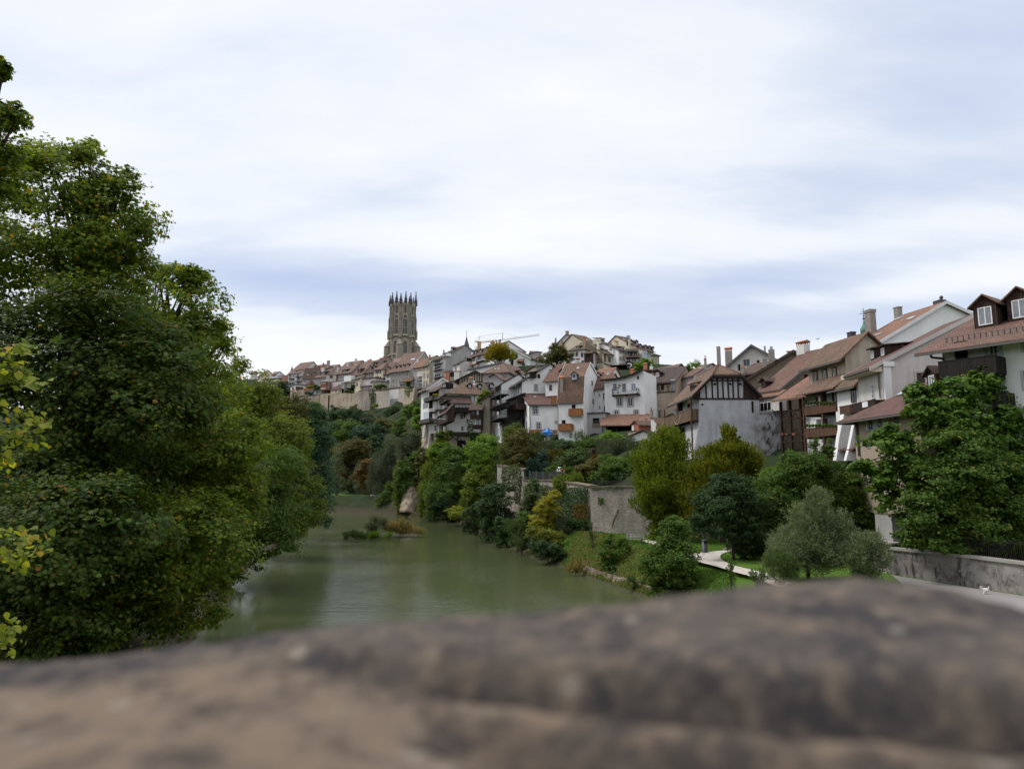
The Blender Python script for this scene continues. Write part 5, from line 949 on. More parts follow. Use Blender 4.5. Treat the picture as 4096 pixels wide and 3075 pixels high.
# ------------------------------------------------------------------ church tower, rampart, walls
crop(1500, 1140, 5.359)
TD = 450.0
def tower():
    c = at(575, 1600, TD); m = TD/F/K[2]; e = tag(empty('church_tower', (c[0], c[1], c[2]-12)), 'tall dark gothic stone church tower crowned with a ring of pinnacles', 'church tower')
    z0 = e.location.z; Z = lambda y: float(at(575, y, TD)[2])-z0
    a0 = math.pi/2+math.pi/8*0  # a vertex points to the viewer
    vert = lambda r, k: (r*math.sin(k*math.pi/4), -r*math.cos(k*math.pi/4))
    def octa(mb, r0, r1, za, zb):
        b = len(mb.v)
        for r, z in ((r0, za), (r1, zb)): mb.v += [(*vert(r, k), z) for k in range(8)]
        for k in range(8): j = (k+1) % 8; mb.f.append((b+k, b+j, b+8+j, b+8+k))
        mb.f.append(tuple(b+8+k for k in range(8))); mb.f.append(tuple(b+k for k in reversed(range(8))))
    RU = 8.05; RL = 8.5
    w = MB(); octa(w, RU, RU, Z(1175), Z(455)); w.build('upper_storey', MATS['ashlar'], e)
    w = MB(); octa(w, RL, RL, 0, Z(1175)); w.build('lower_storey', MATS['ashlar'], e)
    w = MB(); octa(w, RU+.15, RU+.75, Z(490), Z(455)); octa(w, RU+.75, RU+.75, Z(455)+.004, Z(440)); o = w.build('cornice', MATS['ashlar_pale'], e)
    w = MB()
    for k in range(8):
        A, B = vert(RU+.55, k), vert(RU+.55, k+1)
        for i in range(9):
            t = i/8; w.box(A[0]+(B[0]-A[0])*t-.16, A[0]+(B[0]-A[0])*t+.16, A[1]+(B[1]-A[1])*t-.16, A[1]+(B[1]-A[1])*t+.16, Z(440), Z(416))
        w.tube((*A, Z(414)), (*B, Z(414)), .2, n=4)
    w.build('parapet', MATS['ashlar_pale'], e)
    w = MB()
    for y in (760, 950): octa(w, RU+.12, RU+.12, Z(y)-.16, Z(y)+.16)
    octa(w, RL+.25, RL+.12, Z(1520)-.3, Z(1520)+.3); w.build('string_course', MATS['ashlar_pale'], e)
    def pinn(x, y, zb, zt, s):
        b = MB(); H = zt-zb; h1 = H*.36
        b.box(x-s, x+s, y-s, y+s, zb, zb+h1)
        for q in ((-1, -1), (1, -1), (1, 1), (-1, 1)): b.tube((x+q[0]*s, y+q[1]*s, zb), (x+q[0]*s, y+q[1]*s, zb+h1*1.25), s*.2, s*.03, 4)
        b.tube((x, y, zb+h1), (x, y, zt), s*.95, .06, 4)
        for i in range(6):
            t = i/6; r = s*.95*(1-t)+.1; z = zb+h1+(H-h1)*t
            for q in ((1, 0), (-1, 0), (0, 1), (0, -1)): b.box(x+q[0]*r-.13, x+q[0]*r+.13, y+q[1]*r-.13, y+q[1]*r+.13, z, z+.3)
        b.box(x-.3, x+.3, y-.1, y+.1, zt-.55, zt-.3); b.box(x-.1, x+.1, y-.3, y+.3, zt-.56, zt-.31)
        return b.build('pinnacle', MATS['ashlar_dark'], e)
    zp = Z(440)
    tops = {0: 235, 1: 205, 2: 140, 3: 205, 4: 190, 5: 205, 6: 215, 7: 205}
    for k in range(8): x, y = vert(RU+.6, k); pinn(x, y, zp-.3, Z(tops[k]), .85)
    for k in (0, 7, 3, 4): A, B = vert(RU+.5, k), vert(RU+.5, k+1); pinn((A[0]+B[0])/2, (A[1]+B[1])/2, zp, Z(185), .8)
    # vertex buttresses with crockets, stepping in
    for k in range(8):
        b = MB(); d = MB()
        for (r, s, za, zb) in ((RU+.9, 1.0, 1175, 1000), (RU+.55, .75, 1000, 720), (RU+.35, .5, 720, 440)):
            x, y = vert(r, k); b.box(x-s, x+s, y-s, y+s, Z(za), Z(zb)); b.tube((x, y-.0, Z(zb)), (x, y, Z(zb)+3.2), s*.9, .08, 4)
            for i in range(9):
                z = Z(zb)-3+i*.75; rr = s*1.05 if z < Z(zb) else s*(1-(z-Z(zb))/3.4)
                for q in ((1, 0), (-1, 0), (0, -1)): d.box(x+q[0]*rr-.16, x+q[0]*rr+.16, y+q[1]*rr-.16, y+q[1]*rr+.16, z, z+.3)
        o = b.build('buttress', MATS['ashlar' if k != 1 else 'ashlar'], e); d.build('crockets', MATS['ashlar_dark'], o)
    for k in (0, 2, 4, 6):
        x, y = vert(RL+1.3, k); b = MB(); s = 2.3
        q = [(x-s, y-.6), (x-s*.5, y-s*.9), (x+s*.5, y-s*.9), (x+s, y-.6), (x+s, y+s), (x-s, y+s)]
        b.prism([(a, c, 0) for a, c in q], (0, 0, Z(1330))); zt = Z(1330); ap = (x*.86, y*.86, Z(1165))
        for i in range(6): j = (i+1) % 6; b.poly([(*q[i], zt), (*q[j], zt), ap])
        o = b.build('corner_pier', MATS['ashlar'], e); b = MB(); zt += .003
        b.prism([(a+(a-x)*.06, c+(c-y)*.06, zt-.35) for a, c in q], (0, 0, .35)); b.build('pier_ledge', MATS['ashlar_dark'], o)
    # windows on the faces
    for k in range(8):
        th = (k+.5)*math.pi/4; N = V3(math.sin(th), -math.cos(th), 0); U = V3(math.cos(th), math.sin(th), 0)
        for (r, y0, y1, W) in ((RU*math.cos(math.pi/8), 690, 1095, 2.9), (RL*math.cos(math.pi/8), 1240, 1500, 2.9)):
            O = N*r; zt, zb = Z(y0), Z(y1); zs = zb+(zt-zb)*(.80 if y0 == 690 else .66)
            arch = lambda kk: [(-W/2*kk, zb)]+[(-W/2*kk*math.cos(a), zs+(zt-zs)*kk*math.sin(a)) for a in [i*math.pi/2/6 for i in range(1, 6)]]+[(0, zt+(kk-1)*2.2)]+[(W/2*kk*math.cos(a), zs+(zt-zs)*kk*math.sin(a)) for a in [i*math.pi/2/6 for i in range(5, 0, -1)]]+[(W/2*kk, zb)]
            P = lambda q, o: [O+U*a+N*o+V3(0, 0, z) for a, z in q]; b = MB()
            for (ka, kb, dp) in ((1.5, 1.25, .5), (1.22, 1.0, .28)):
                A, B = arch(ka), arch(kb)
                for i in range(len(A)-1): b.prism(P([A[i], A[i+1], B[i+1], B[i]], .003), N*dp)
            for c in (-W/6, W/6): b.bb((O, U, N), c-.09, c+.09, .03, .2, zb, zs+(zt-zs)*.6)
            b.bb((O, U, N), -W/2, W/2, .035, .16, zs-.2, zs); b.bb((O, U, N), -W*.72, W*.72, .01, .9, zb-1.2, zb-.01)
            if y0 == 690:
                q = MB()
                for i in range(5): z = zt+.9+i*1.15; q.bb((O, U, N), -.35-(i % 2)*.25, .35+(i % 2)*.25, .01, .4, z, z+.5); q.bb((O, U, N), -.1, .1, .01, .3, z+.502, z+1.148)
                q.build('finial', MATS['ashlar_dark'], e)
            o = b.build('tracery_window', MATS['ashlar_pale'], e); MB().prism(P(arch(1.0), .0), N*.02).build('pane', MATS['glass'], o)
    r = MB(); octa(r, RU-.3, .3, Z(455)+.01, Z(430)); r.build('roof', MATS['metal_dark'], e)
tower()
def wallthing(label, A, B, top, bottom, m, th=2.5, cope=None, name='rampart_wall', cat='wall', group='segments of the old rampart', batter=.0):
    h = House(label, A, B, bottom, m, name, cat, group, ground=False); L = [h.uz('F', *q) for q in top]; h.D = th; h.bat = batter
    poly = [(0, -batter, 0)]+[(u, 0, z) for u, z in L]+[(h.w, -batter, 0)]
    MB().prism(poly, (0, th, 0)).build('masonry', h.wallm, h.e)
    if cope:
        b = MB()
        for (u0, za), (u1, zb) in zip(L, L[1:]):
            if abs(u1-u0) > .2: b.prism([(u0, -.14, za+.003), (u1, -.14, zb+.003), (u1, -.14, zb+.18), (u0, -.14, za+.18)], (0, th+.2, 0))
        b.build('coping', MATS[cope], h.e)
    if group:
        for t in range(7):
            p = h.o[:2]+h.dir*h.w*t/6
            for dd, dz in ((2, 1.0), (5, .5), (9, -1.5), (16, -6), (26, -12), (40, -19)): GROUNDPTS.append((p[0]-h.nrm[0]*dd, p[1]-h.nrm[1]*dd, max(8, h.zb+dz)))
            for dd in (2, 5): GROUNDPTS.append((p[0]+h.nrm[0]*dd, p[1]+h.nrm[1]*dd, h.zb+2))
    return h
crop(1000, 1420, 6.144); W3 = lambda x, off: (x, 1000, rd(x, off))
wallthing('weathered grey rampart wall under the garden with the orange fence', W3(1095, -16), W3(1735, -18), [(1095, 1020), (1300, 1025), (1400, 1005), (1580, 985), (1735, 960)], 1480, 'rampart_grey', cope='stone_brown')
h = wallthing('warm tan rampart wall below the brick turret with a dark drain slot', W3(1735, -20), W3(2080, -21), [(1735, 965), (1900, 940), (2080, 945)], 1560, 'rampart_tan'); h.panel('F', 1925, 1945, 990, 1400, 'dark_room', 'drain_slot', .03)
crop(1340, 1380, 6.144)
h = wallthing('long tan rampart wall below the grey garden house', W3(-10, -21), W3(600, -22), [(-10, 1200), (200, 1180), (480, 1165), (600, 1120)], 1760, 'rampart_tan'); h.win('F', 210, 1340, 12, 60, 'stone_trim', gl='dark_room', cols=1, rows=1)
h = wallthing('rough projecting rampart bastion with small square openings, left of the climbing ivy', W3(595, -24), W3(905, -24), [(595, 1130), (670, 1115), (800, 1100), (905, 1085)], 1760, 'rampart_grey', batter=1.5, cope='stone_brown'); [h.win('F', x, y, w_, h_, 'stone_trim', gl='dark_room', cols=1, rows=1) for x, y, w_, h_ in ((685, 1412, 30, 70), (742, 1400, 12, 60))]
h = wallthing('smooth pale rampart wall with dark balustrade and a bricked up patch', W3(905, -22), W3(1715, -23), [(905, 1150), (1330, 1118), (1715, 1060)], 1640, 'rampart_smooth'); h.panel('F', 1330, 1560, 1105, 1480, 'offwhite', 'patched_render', .04); h.panel('F', 1345, 1550, 1330, 1475, 'concrete_block', 'block_infill', .08); h.panel('F', 1372, 1410, 1165, 1265, 'white', 'walled_window', .08)
b = MB(); fr = h.face('F'); p0 = h.uz('F', 965, 1145); p1 = h.uz('F', 1580, 1083); n = 40
for i in range(n+1): t = i/n; u = p0[0]+(p1[0]-p0[0])*t; z = p0[1]+(p1[1]-p0[1])*t; b.bb(fr, u-.1, u+.1, -.4, -.15, z+.02, z+.9)
q = lambda c, dz: V3(c[0], .28, c[1]+dz); b.tube(q(p0, 1.0), q(p1, 1.0), .2, n=4); b.tube(q(p0, .1), q(p1, .1), .2, n=4); b.build('balustrade', MATS['stone_brown'], h.e)
h = wallthing('crumbling tan rampart end under the ivy at the right end of the rampart', W3(1715, -24), W3(1955, -25), [(1715, 1100), (1955, 1060)], 1620, 'rampart_tan', batter=1.2)
# orange fence and hedge on the rampart
crop(1000, 1420, 6.144)
h = House('orange board fence on top of the grey rampart', W3(1315, -15), W3(1535, -15), 870, 'w_orange', 'fence', 'fence', ground=False); z = h.uz('F', 1400, 815)[1]; n = 14
b = MB(); [b.box(h.w*i/n+.02, h.w*(i+1)/n-.02, 0, .05, 0, z) for i in range(n)]; b.build('boards', MATS['w_orange'], h.e); [MB().box(h.w*i/4-.05, h.w*i/4+.05, .06, .16, 0, z).build('post', MATS['w_brown'], h.e) for i in range(5)]
# spires, crane, onion dome
crop(1650, 1300, 3.687)
def needle(name, label, x, y0, y1, d, r, cross=True, m='metal_dark', cat='spire'):
    p, q = at(x, y1, d), at(x, y0, d); e = tag(empty(name, p-V3(0, 0, 6)), label, cat); H = q[2]-p[2]; b = MB()
    hs = H*.68 if cross else H; b.lathe((0, 0, 0), [(r*1.3, 0), (r*1.2, 6), (r*.75, 6+hs*.3), (r*.22, 6+hs*.75), (.05, 6+hs)], 8); b.build('spire', MATS[m], e)
    if cross:
        c = MB(); z = 6+hs; s = H*.32; c.box(-.06, .06, -.06, .06, z, z+s); c.box(-s*.24, s*.24, -.05, .05, z+s*.6, z+s*.6+.14); c.lathe((0, 0, z+s*.12), [(.02, -.3), (.3, 0), (.02, .3)], 8); c.build('cross', MATS[m], e)
needle('church_spire', 'thin dark needle spire with cross rising behind the grey gable house', 797, 80, 300, 400, 1.3)
crop(1000, 1420, 6.144); needle('church_spire', 'tiny distant dark spire left of the tall grey house with red roof', 1030, 255, 380, 480, .9, False)
crop(1650, 1300, 3.687)
def crane():
    d = 430; e0 = at(985, 340, d); e = tag(empty('tower_crane', e0-V3(0, 0, 20)), 'slender white and orange construction crane behind the roofs', 'crane'); L = lambda x, y, dd=d: at(x, y, dd)-np.array(e.location)
    def lattice(mb, a, c, s, n, r=.16):
        for o1, o2 in ((-s, 0), (s, 0), (0, s)): mb.tube(a+V3(0, o1, o2), c+V3(0, o1, o2), r, n=4)
        for i in range(n):
            p, q = a+(c-a)*i/n, a+(c-a)*(i+1)/n; mb.tube(p+V3(0, -s, 0), q+V3(0, 0, s), r*.7, n=3); mb.tube(p+V3(0, 0, s), q+V3(0, s, 0), r*.7, n=3); mb.tube(p+V3(0, s, 0), q+V3(0, -s, 0), r*.7, n=3)
    b = MB(); lattice(b, L(1000, 262), L(1230, 240), .9, 10, .11); b.build('jib_root', MATS['crane_yellow'], e)
    b = MB(); lattice(b, L(1230, 240), L(1872, 150, 400), .9, 26, .1); b.build('jib', MATS['crane_white'], e)
    b = MB(); lattice(b, L(925, 250), L(1000, 262), .8, 4, .12); p = L(985, 300); b.box(p[0]-1.2, p[0]+1.2, p[1]-1, p[1]+1, p[2]-3.2, p[2]+2.5); b.build('counter_jib', MATS['crane_yellow'], e)
    b = MB()
    for s in (-.8, .8):
        for z in (0, 4): pass
    p = L(985, 345); q = L(985, 270)
    for sx in (-.8, .8):
        for sy in (-.8, .8): b.tube(V3(p[0]+sx, p[1]+sy, 0), V3(q[0]+sx, q[1]+sy, q[2]), .16, n=4)
    for i in range(14): z = q[2]*i/14; z2 = q[2]*(i+1)/14; b.tube((p[0]-.8, p[1]-.8, z), (p[0]+.8, p[1]-.8, z2), .1, n=3)
    b.build('mast', MATS['crane_yellow'], e)
    b = MB(); b.tube(L(1000, 262), L(984, 168), .16, n=4); b.tube(L(968, 262), L(984, 168), .16, n=4); b.tube(L(1315, 228), L(1334, 115, 425), .16, n=4); b.tube(L(1328, 226), L(1334, 115, 425), .12, n=4); b.build('a_frame', MATS['crane_white'], e)
    b = MB(); T = L(984, 168); T2 = L(1334, 115, 425)
    for a, c in ((T, L(912, 250)), (T, T2), (T, L(1200, 243)), (T2, L(1600, 190, 412)), (T2, L(1150, 246)), (L(912, 250), L(912, 360))): b.tube(a, c, .07, n=3)
    b.build('stay_cable', MATS['metal_grey'], e)
crane()
crop(3000, 1150, 2.373)
p = at(1090, 440, 108); e = tag(empty('onion_dome_turret', p-V3(0, 0, 5)), 'green copper onion dome turret with an ornate cross', 'church turret'); m = mpp(108); q = lambda y: (440-y)*m+5
MB().lathe((0, 0, 0), [(32*m, 0), (32*m, q(438)), (30*m, q(436))], 8).build('turret_wall', MATS['offwhite'], e)
MB().lathe((0, 0, 0), [(30*m, q(440)), (38*m, q(425)), (40*m, q(405)), (36*m, q(385)), (24*m, q(365)), (14*m, q(345)), (8*m, q(320)), (4*m, q(295)), (2*m, q(280))], 16).build('dome', MATS['copper_green'], e, True)
b = MB(); b.lathe((0, 0, q(288)), [(.02, -.2), (.25, 0), (.02, .2)], 8); b.tube((0, 0, q(285)), (0, 0, q(185)), .05, n=5); b.box(-.7, .7, -.04, .04, q(243), q(240)); b.box(-.35, .35, -.04, .04, q(222), q(219)); b.lathe((0, 0, q(262)), [(.02, -.12), (.16, 0), (.02, .12)], 8); b.build('cross', MATS['metal_dark'], e)
# garden retaining walls
crop(1900, 1700, 2.212)
h = wallthing('rough stone retaining wall above the lawn with one long crack', (1020, 560, 85), (1510, 560, 82), [(1020, 555), (1250, 550), (1510, 548)], 985, 'stone_wall', 1.2, 'stone_brown', 'retaining_wall', group=None)
b = MB(); P = [h.pt(('F', .01), *q) for q in ((1265, 745), (1250, 790), (1225, 840), (1212, 900))]; [b.tube(a, c, .14, .1, 5) for a, c in zip(P, P[1:])]; b.build('crack', MATS['stone_brown'], h.e)
h = wallthing('pale concrete pillar at the right end of the stone retaining wall', (1512, 840, 81.3), (1622, 835, 80.3), [(1512, 838), (1622, 832)], 985, 'concrete_block', 1.6, None, 'concrete_pillar', group=None)
h = wallthing('ivy covered stone wall left of the bare retaining wall', (425, 490, 103), (1018, 540, 87), [(425, 492), (700, 492), (1018, 545)], 1050, 'stone_wall', 1.2, 'stone_brown', 'retaining_wall', group=None)
h = wallthing('tall stone wall end behind the hanging creeper above the river', (196, 362, 112), (430, 400, 105), [(196, 360), (255, 365), (430, 400)], 1050, 'stone_wall', 1.5, 'stone_brown', 'retaining_wall', group=None)
h = wallthing('continuation of the retaining wall hidden under the park trees', (1622, 700, 81.5), (2700, 700, 72), [(1622, 560), (2700, 560)], 985, 'stone_wall', 1.0, 'stone_brown', 'retaining_wall', group=None)
crop(3300, 1450, 1.661)
LW = wallthing('long stained white garden wall at the lower right with flat coping', (432, 1245, 49.75), (1500, 1375, 39.67), [(432, 1242), (900, 1290), (1500, 1366)], 1420, 'low_wall', .45, 'stone_trim', 'garden_wall', group=None)
h = House('iron railing fence on top of the stained garden wall', (700, 1280, 47.0), (1500, 1366, 39.9), 1290, 'gutter', 'iron_fence', 'fence', ground=False)
b = MB(); n = 60; zt = 1.6
for i in range(n+1): u = h.w*i/n; b.box(u-.012, u+.012, -.012, .012, -.8, zt)
b.box(0, h.w, -.02, .02, .05, .09); b.box(0, h.w, -.02, .02, zt-.2, zt-.16); b.build('bars', MATS['w_black'], h.e)
h = House('plastered gate pillar with a dark slot at the left end of the garden wall', (318, 1250, 51.5), (428, 1246, 49.95), 1420, 'low_wall', 'gate_pillar', 'pillar', ground=False); h.flat((318, 1195), 1.2, 'stone_trim', ov=.1, th=.12); [h.win('F', 398, y, 40, 26, 'stone_trim', gl='dark_room', cols=1, rows=1) for y in (1320, 1385)]
h = House('grey plastered house corner with bulging base behind the willow', (330, 1000, 53), (440, 1000, 51), 1420, 'grey', 'house', 'house', group=GR); h.flat((330, 1000), 4, 'stone_brown', ov=.05, th=.1)
# garden fences
crop(1900, 1700, 2.212)
h = House('wire mesh fence with slim posts on the terrace edge', (480, 480, 101), (790, 490, 94), 492, 'gutter', 'mesh_fence', 'fence', ground=False)
b = MB(); zt = h.uz('F', 480, 412)[1]; n = 40
for i in range(n+1): u = h.w*i/n; b.tube((u, 0, 0), (u, 0, zt), .012, n=3)
for i in range(9): b.tube((0, 0, zt*i/8), (h.w, 0, zt*i/8), .012, n=3)
b.build('mesh', MATS['metal_grey'], h.e); [MB().tube((h.w*i/5, .04, 0), (h.w*i/5, .04, zt+.1), .04, n=6).build('post', MATS['metal_grey'], h.e) for i in range(6)]
h = House('wrought iron railing on the bare stone retaining wall', (1025, 545, 86.5), (1430, 543, 84), 546, 'gutter', 'iron_railing', 'fence', ground=False)
b = MB(); zt = h.uz('F', 1025, 492)[1]; n = 60
for i in range(n+1): u = h.w*i/n; b.tube((u, 0, 0), (u, 0, zt), .016, n=4)
b.tube((0, 0, zt), (h.w, 0, zt), .025, n=4); b.tube((0, 0, .15), (h.w, 0, .15), .025, n=4); b.build('bars', MATS['metal_dark'], h.e)
crop(1100, 1550, 2.212)
wallthing('low mossy stone quay wall at the far end of the river', (655, 1018, 199), (1075, 1030, 184), [(655, 1010), (840, 1020), (1075, 1030)], 1085, 'stone_wall', 1.0, 'stone_trim', 'quay_wall', group=None)
h = House('pale concrete parapet on the far quay wall', (838, 1005, 188.5), (1062, 1010, 183), 1030, 'offwhite', 'parapet', 'wall', ground=False); h.flat((838, 1000), .3, 'stone_trim', ov=.05, th=.08); b = MB(); [b.box(u, u+.03, .1, .13, h.ze, h.ze+1.5) for u in np.arange(0, h.w, .35)]; b.box(0, h.w, .09, .14, h.ze+1.45, h.ze+1.52); b.build('railing', MATS['frame'], h.e)
# ------------------------------------------------------------------ terrain, water, path
RIV = np.array([(20,-30),(16,10),(13.5,42),(11.0,57),(7.4,69),(5.6,76),(1.6,89),(-3.4,109),(-8,138),(-15,155),(-29,173),(-40,184),(-55,192),(-80,198),(-130,202),(-130,176),(-85,170),(-58,158),(-43,140),(-36,118),(-32,90),(-26,65),(-20,45),(-16,30),(-13,8),(-12,-30)], float)
def segdist(P, poly, closed=True):
    d = np.full(len(P), 1e9); n = len(poly)
    for i in range(n if closed else n-1):
        a, b = poly[i], poly[(i+1) % n]; ab = b-a; t = np.clip(((P-a)@ab)/(ab@ab), 0, 1); d = np.minimum(d, np.linalg.norm(P-(a+t[:, None]*ab), axis=1))
    return d
def inside(P, poly):
    r = np.zeros(len(P), bool); n = len(poly); x, y = P[:, 0], P[:, 1]
    for i in range(n):
        (x0, y0), (x1, y1) = poly[i], poly[(i+1) % n]
        if y0 == y1: continue
        c = ((y0 > y) != (y1 > y)) & (x < (x1-x0)*(y-y0)/(y1-y0)+x0); r ^= c
    return r
CTRL = [(12,95,8.6),(20,94,8.8),(4,104,8.5),(-2,116,8.5),(12,112,10.5),(26,108,11),(40,80,9),(55,60,8),(70,40,8),(-100,230,8),(-140,240,8),(-180,330,24),(-220,380,40),(-90,420,52),(-60,420,60),(0,420,60),(100,380,58),(200,380,50),(200,200,30),(300,100,25),(-40,430,60),(120,250,40),(-30,190,4.5),(-50,205,3.2),(-75,212,3.2),(-120,215,3.5),(-20,186,12),(-14,175,14),(-8,165,13),(0,150,11),(-30,60,3.5),(-45,60,7),(-60,100,8),(-60,140,6),(-90,150,5),(-40,20,6),(-80,20,12),(-150,100,20),(-150,0,20)]
CTRL += [(-45, 200, 3.2), (-50, 200, 3.2), (-60, 204, 3.2), (-38, 195, 3.2), (-44, 190, 3.2), (-70, 215, 3.2), (-55, 215, 3.6), (-35, 190, 3.6), (-36, 186, 3), (-48, 208, 3.3), (-40, 203, 3.4), (-65, 210, 3.2)]
CTRL += [(k*d, d, z) for k, L in ((-.255, ((205, 3.5), (230, 7.5), (260, 13), (290, 20))), (-.2, ((205, 4), (230, 8.5), (260, 15), (290, 23))), (-.31, ((205, 3.4), (230, 6.5), (260, 12), (290, 18), (320, 30))), (-.146, ((190, 6), (210, 11), (240, 17), (270, 24))), (-.10, ((210, 16), (240, 22)))) for d, z in L]
PTS = np.array(CTRL+[(x, y, max(3, min(z, 75))) for x, y, z in GROUNDPTS], float)
LX = np.array([-60, -8, -2.5, 1.75, 9.6, 9.9, 16.1, 17.5, 28.2, 32, 40, 70, 400.]); LY = np.array([350, 120, 113.1, 104.3, 88.3, 86.1, 83.2, 82.6, 73.4, 61, 54, 46, 30.])
def ground(P):
    P = np.asarray(P, float).reshape(-1, 2); zc = np.zeros(len(P))
    for k in range(0, len(P), 4000):
        Q = P[k:k+4000]; d2 = ((Q[:, None, :]-PTS[None, :, :2])**2).sum(2)+2.0; w = d2**-1.6; zc[k:k+4000] = (w*PTS[None, :, 2]).sum(1)/w.sum(1)
    x, y = P[:, 0], P[:, 1]; d = segdist(P, RIV); ins = inside(P, RIV)
    low = (y < np.interp(x, LX, LY)) & (x > -9)
    st = np.where(x > -9, .75, np.where(y > 140, 1.3, .55))
    z = np.where(low, np.minimum(3.0, .1+.62*d), np.minimum(zc, .1+st*d))
    z = np.where(low & (d > 4.6), 3.0, z)
    return np.where(ins, np.maximum(-2.2, -.35*d), z)
def gz(x, y): return float(ground([(x, y)])[0])
def axis(a, b, segs):
    out = []
    for x0, x1, st in segs: out += list(np.arange(x0, x1, st))
    return np.array(out+[segs[-1][1]])
gxs = axis(0, 0, [(-900, -260, 80), (-260, -60, 8), (-60, 60, 1.0), (60, 200, 6), (200, 900, 70)]); gys = axis(0, 0, [(-200, -20, 30), (-20, 130, 1.0), (130, 260, 2.5), (260, 460, 6), (460, 1400, 80)])
GX, GY = np.meshgrid(gxs, gys); GZ = ground(np.stack([GX.ravel(), GY.ravel()], 1)).reshape(GX.shape)
rel = RNG.normal(0, .05, GZ.shape); GZ = np.where(GZ == 3.0, GZ, GZ+rel)
me = bpy.data.meshes.new('ground'); nx, ny = len(gxs), len(gys)
me.from_pydata(np.stack([GX.ravel(), GY.ravel(), GZ.ravel()], 1).tolist(), [], [(j*nx+i, j*nx+i+1, (j+1)*nx+i+1, (j+1)*nx+i) for j in range(ny-1) for i in range(nx-1)])
me.polygons.foreach_set('use_smooth', [True]*len(me.polygons))
g = G('ground'); geo = g.n('ShaderNodeNewGeometry'); sx = g.n('ShaderNodeSeparateXYZ', Vector=geo.outputs['Position']); nz = g.n('ShaderNodeSeparateXYZ', Vector=geo.outputs['Normal']).outputs[2]
o = geo.outputs['Position']; n1 = g.noise(o, .35, 6, .65); n2 = g.noise(o, 3.0, 5, .7)
grass = g.mix(n2, (.050, .105, .014), (.10, .17, .025)); grass = g.mix(g.ramp(n1, [(.52, 0.0), (.75, .7)]), grass, (.10, .09, .035))
soil = g.mix(n2, (.035, .030, .020), (.075, .062, .04)); wood_ = g.mix(n2, (.014, .026, .010), (.030, .042, .016))
slope = g.ramp(nz, [(.72, 1.0), (.9, 0.0)])
park = g.math('MULTIPLY', g.math('LESS_THAN', sx.outputs[2], 3.3), g.math('GREATER_THAN', sx.outputs[0], -5.0)); far = g.math('MULTIPLY', g.math('GREATER_THAN', sx.outputs[1], 196.0), g.math('GREATER_THAN', sx.outputs[0], -58.0))
c = g.mix(g.math('MAXIMUM', park, g.math('MULTIPLY', far, g.math('LESS_THAN', sx.outputs[2], 4.0))), wood_, grass); c = g.mix(g.math('MULTIPLY', g.math('LESS_THAN', g.math('ADD', sx.outputs[2], g.math('MULTIPLY', n1, 2.4)), 2.3), .9), c, soil); c = g.mix(g.math('MULTIPLY', slope, g.ramp(n1, [(.42, .0), (.62, 1.0)])), c, soil)
g.pbsdf(c, .95, .1, g.bump(n2, .6, .15)); me.materials.append(g.m); tag(link(bpy.data.objects.new('ground', me)), kind='structure')
# water
g = G('water'); o = g.obj()
r1 = g.noise(g.vmap(o, (.35, 1.5, 1)), 1.0, 4, .6); r2 = g.noise(g.vmap(o, (1.3, 4.6, 1), rot=(0, 0, .15)), 1.0, 3, .6); big = g.ramp(g.noise(g.vmap(o, (.10, .05, 1)), 1.0, 3, .5), [(.35, .25), (.65, 1.0)])
hh = g.math('MULTIPLY', g.math('ADD', g.math('MULTIPLY', r1, .55), g.math('MULTIPLY', r2, .5)), big)
b = g.n('ShaderNodeBsdfPrincipled'); g.put(b.inputs['Base Color'], g.mix(g.noise(g.vmap(o, (.05, .02, 1)), 1.0, 4, .6), (.054, .066, .029), (.070, .082, .037))); b.inputs['Roughness'].default_value = .06; b.inputs['IOR'].default_value = 1.33; g.put(b.inputs['Normal'], g.bump(g.math('MULTIPLY', hh, g.math('ADD', 1.0, g.math('MULTIPLY', g.ramp(g.math('DIVIDE', g.n('ShaderNodeVectorMath', i0=g.n('ShaderNodeVectorMath', i0=o, i1=(-7.5, 36.0, 0), _operation='SUBTRACT').outputs[0], _operation='LENGTH').outputs['Value'], 7.0), [(0.0, 1.0), (1.0, 0.0)]), 2.2))), .52, .13))
g.t.links.new(b.outputs[0], g.out.inputs[0])
MB().poly([(-400, -60, 0), (60, -60, 0), (60, 230, 0), (-400, 230, 0)]).build('water', g.m); tag(bpy.data.objects['water'], kind='structure')
# gravel path and road
g = G('gravel'); o = g.obj(); n = g.noise(o, 9, 5, .8); lf = g.ramp(g.noise(o, 4.2, 2, .9), [(.60, 0.0), (.64, 1.0)])
c = g.mix(n, (.40, .36, .32), (.58, .53, .48)); c = g.mix(g.ramp(g.noise(o, .5, 4), [(.45, 0.0), (.7, .45)]), c, (.30, .255, .21)); c = g.mix(g.math('MULTIPLY', lf, .5), c, (.18, .12, .07))
g.pbsdf(c, .95, .1, g.bump(n, .5, .03)); MATS['gravel'] = g.m
g = G('asphalt'); o = g.obj(); g.pbsdf(g.mix(g.noise(o, 2, 6, .7), (.20, .185, .175), (.30, .28, .265)), .9, .2, g.bump(g.noise(o, 20, 3), .3, .02)); MATS['asphalt'] = g.m
def sheet(name, px, z, m):
    global PATHP
    P = [atz(x, y, z) for x, y in px]
    if name == 'path': PATHP = np.array([q[:2] for q in P])
    o = MB().poly([(p[0], p[1], z) for p in P]).build(name, MATS[m]); return tag(o, kind='structure')
crop(2700, 1700, 2.3725)
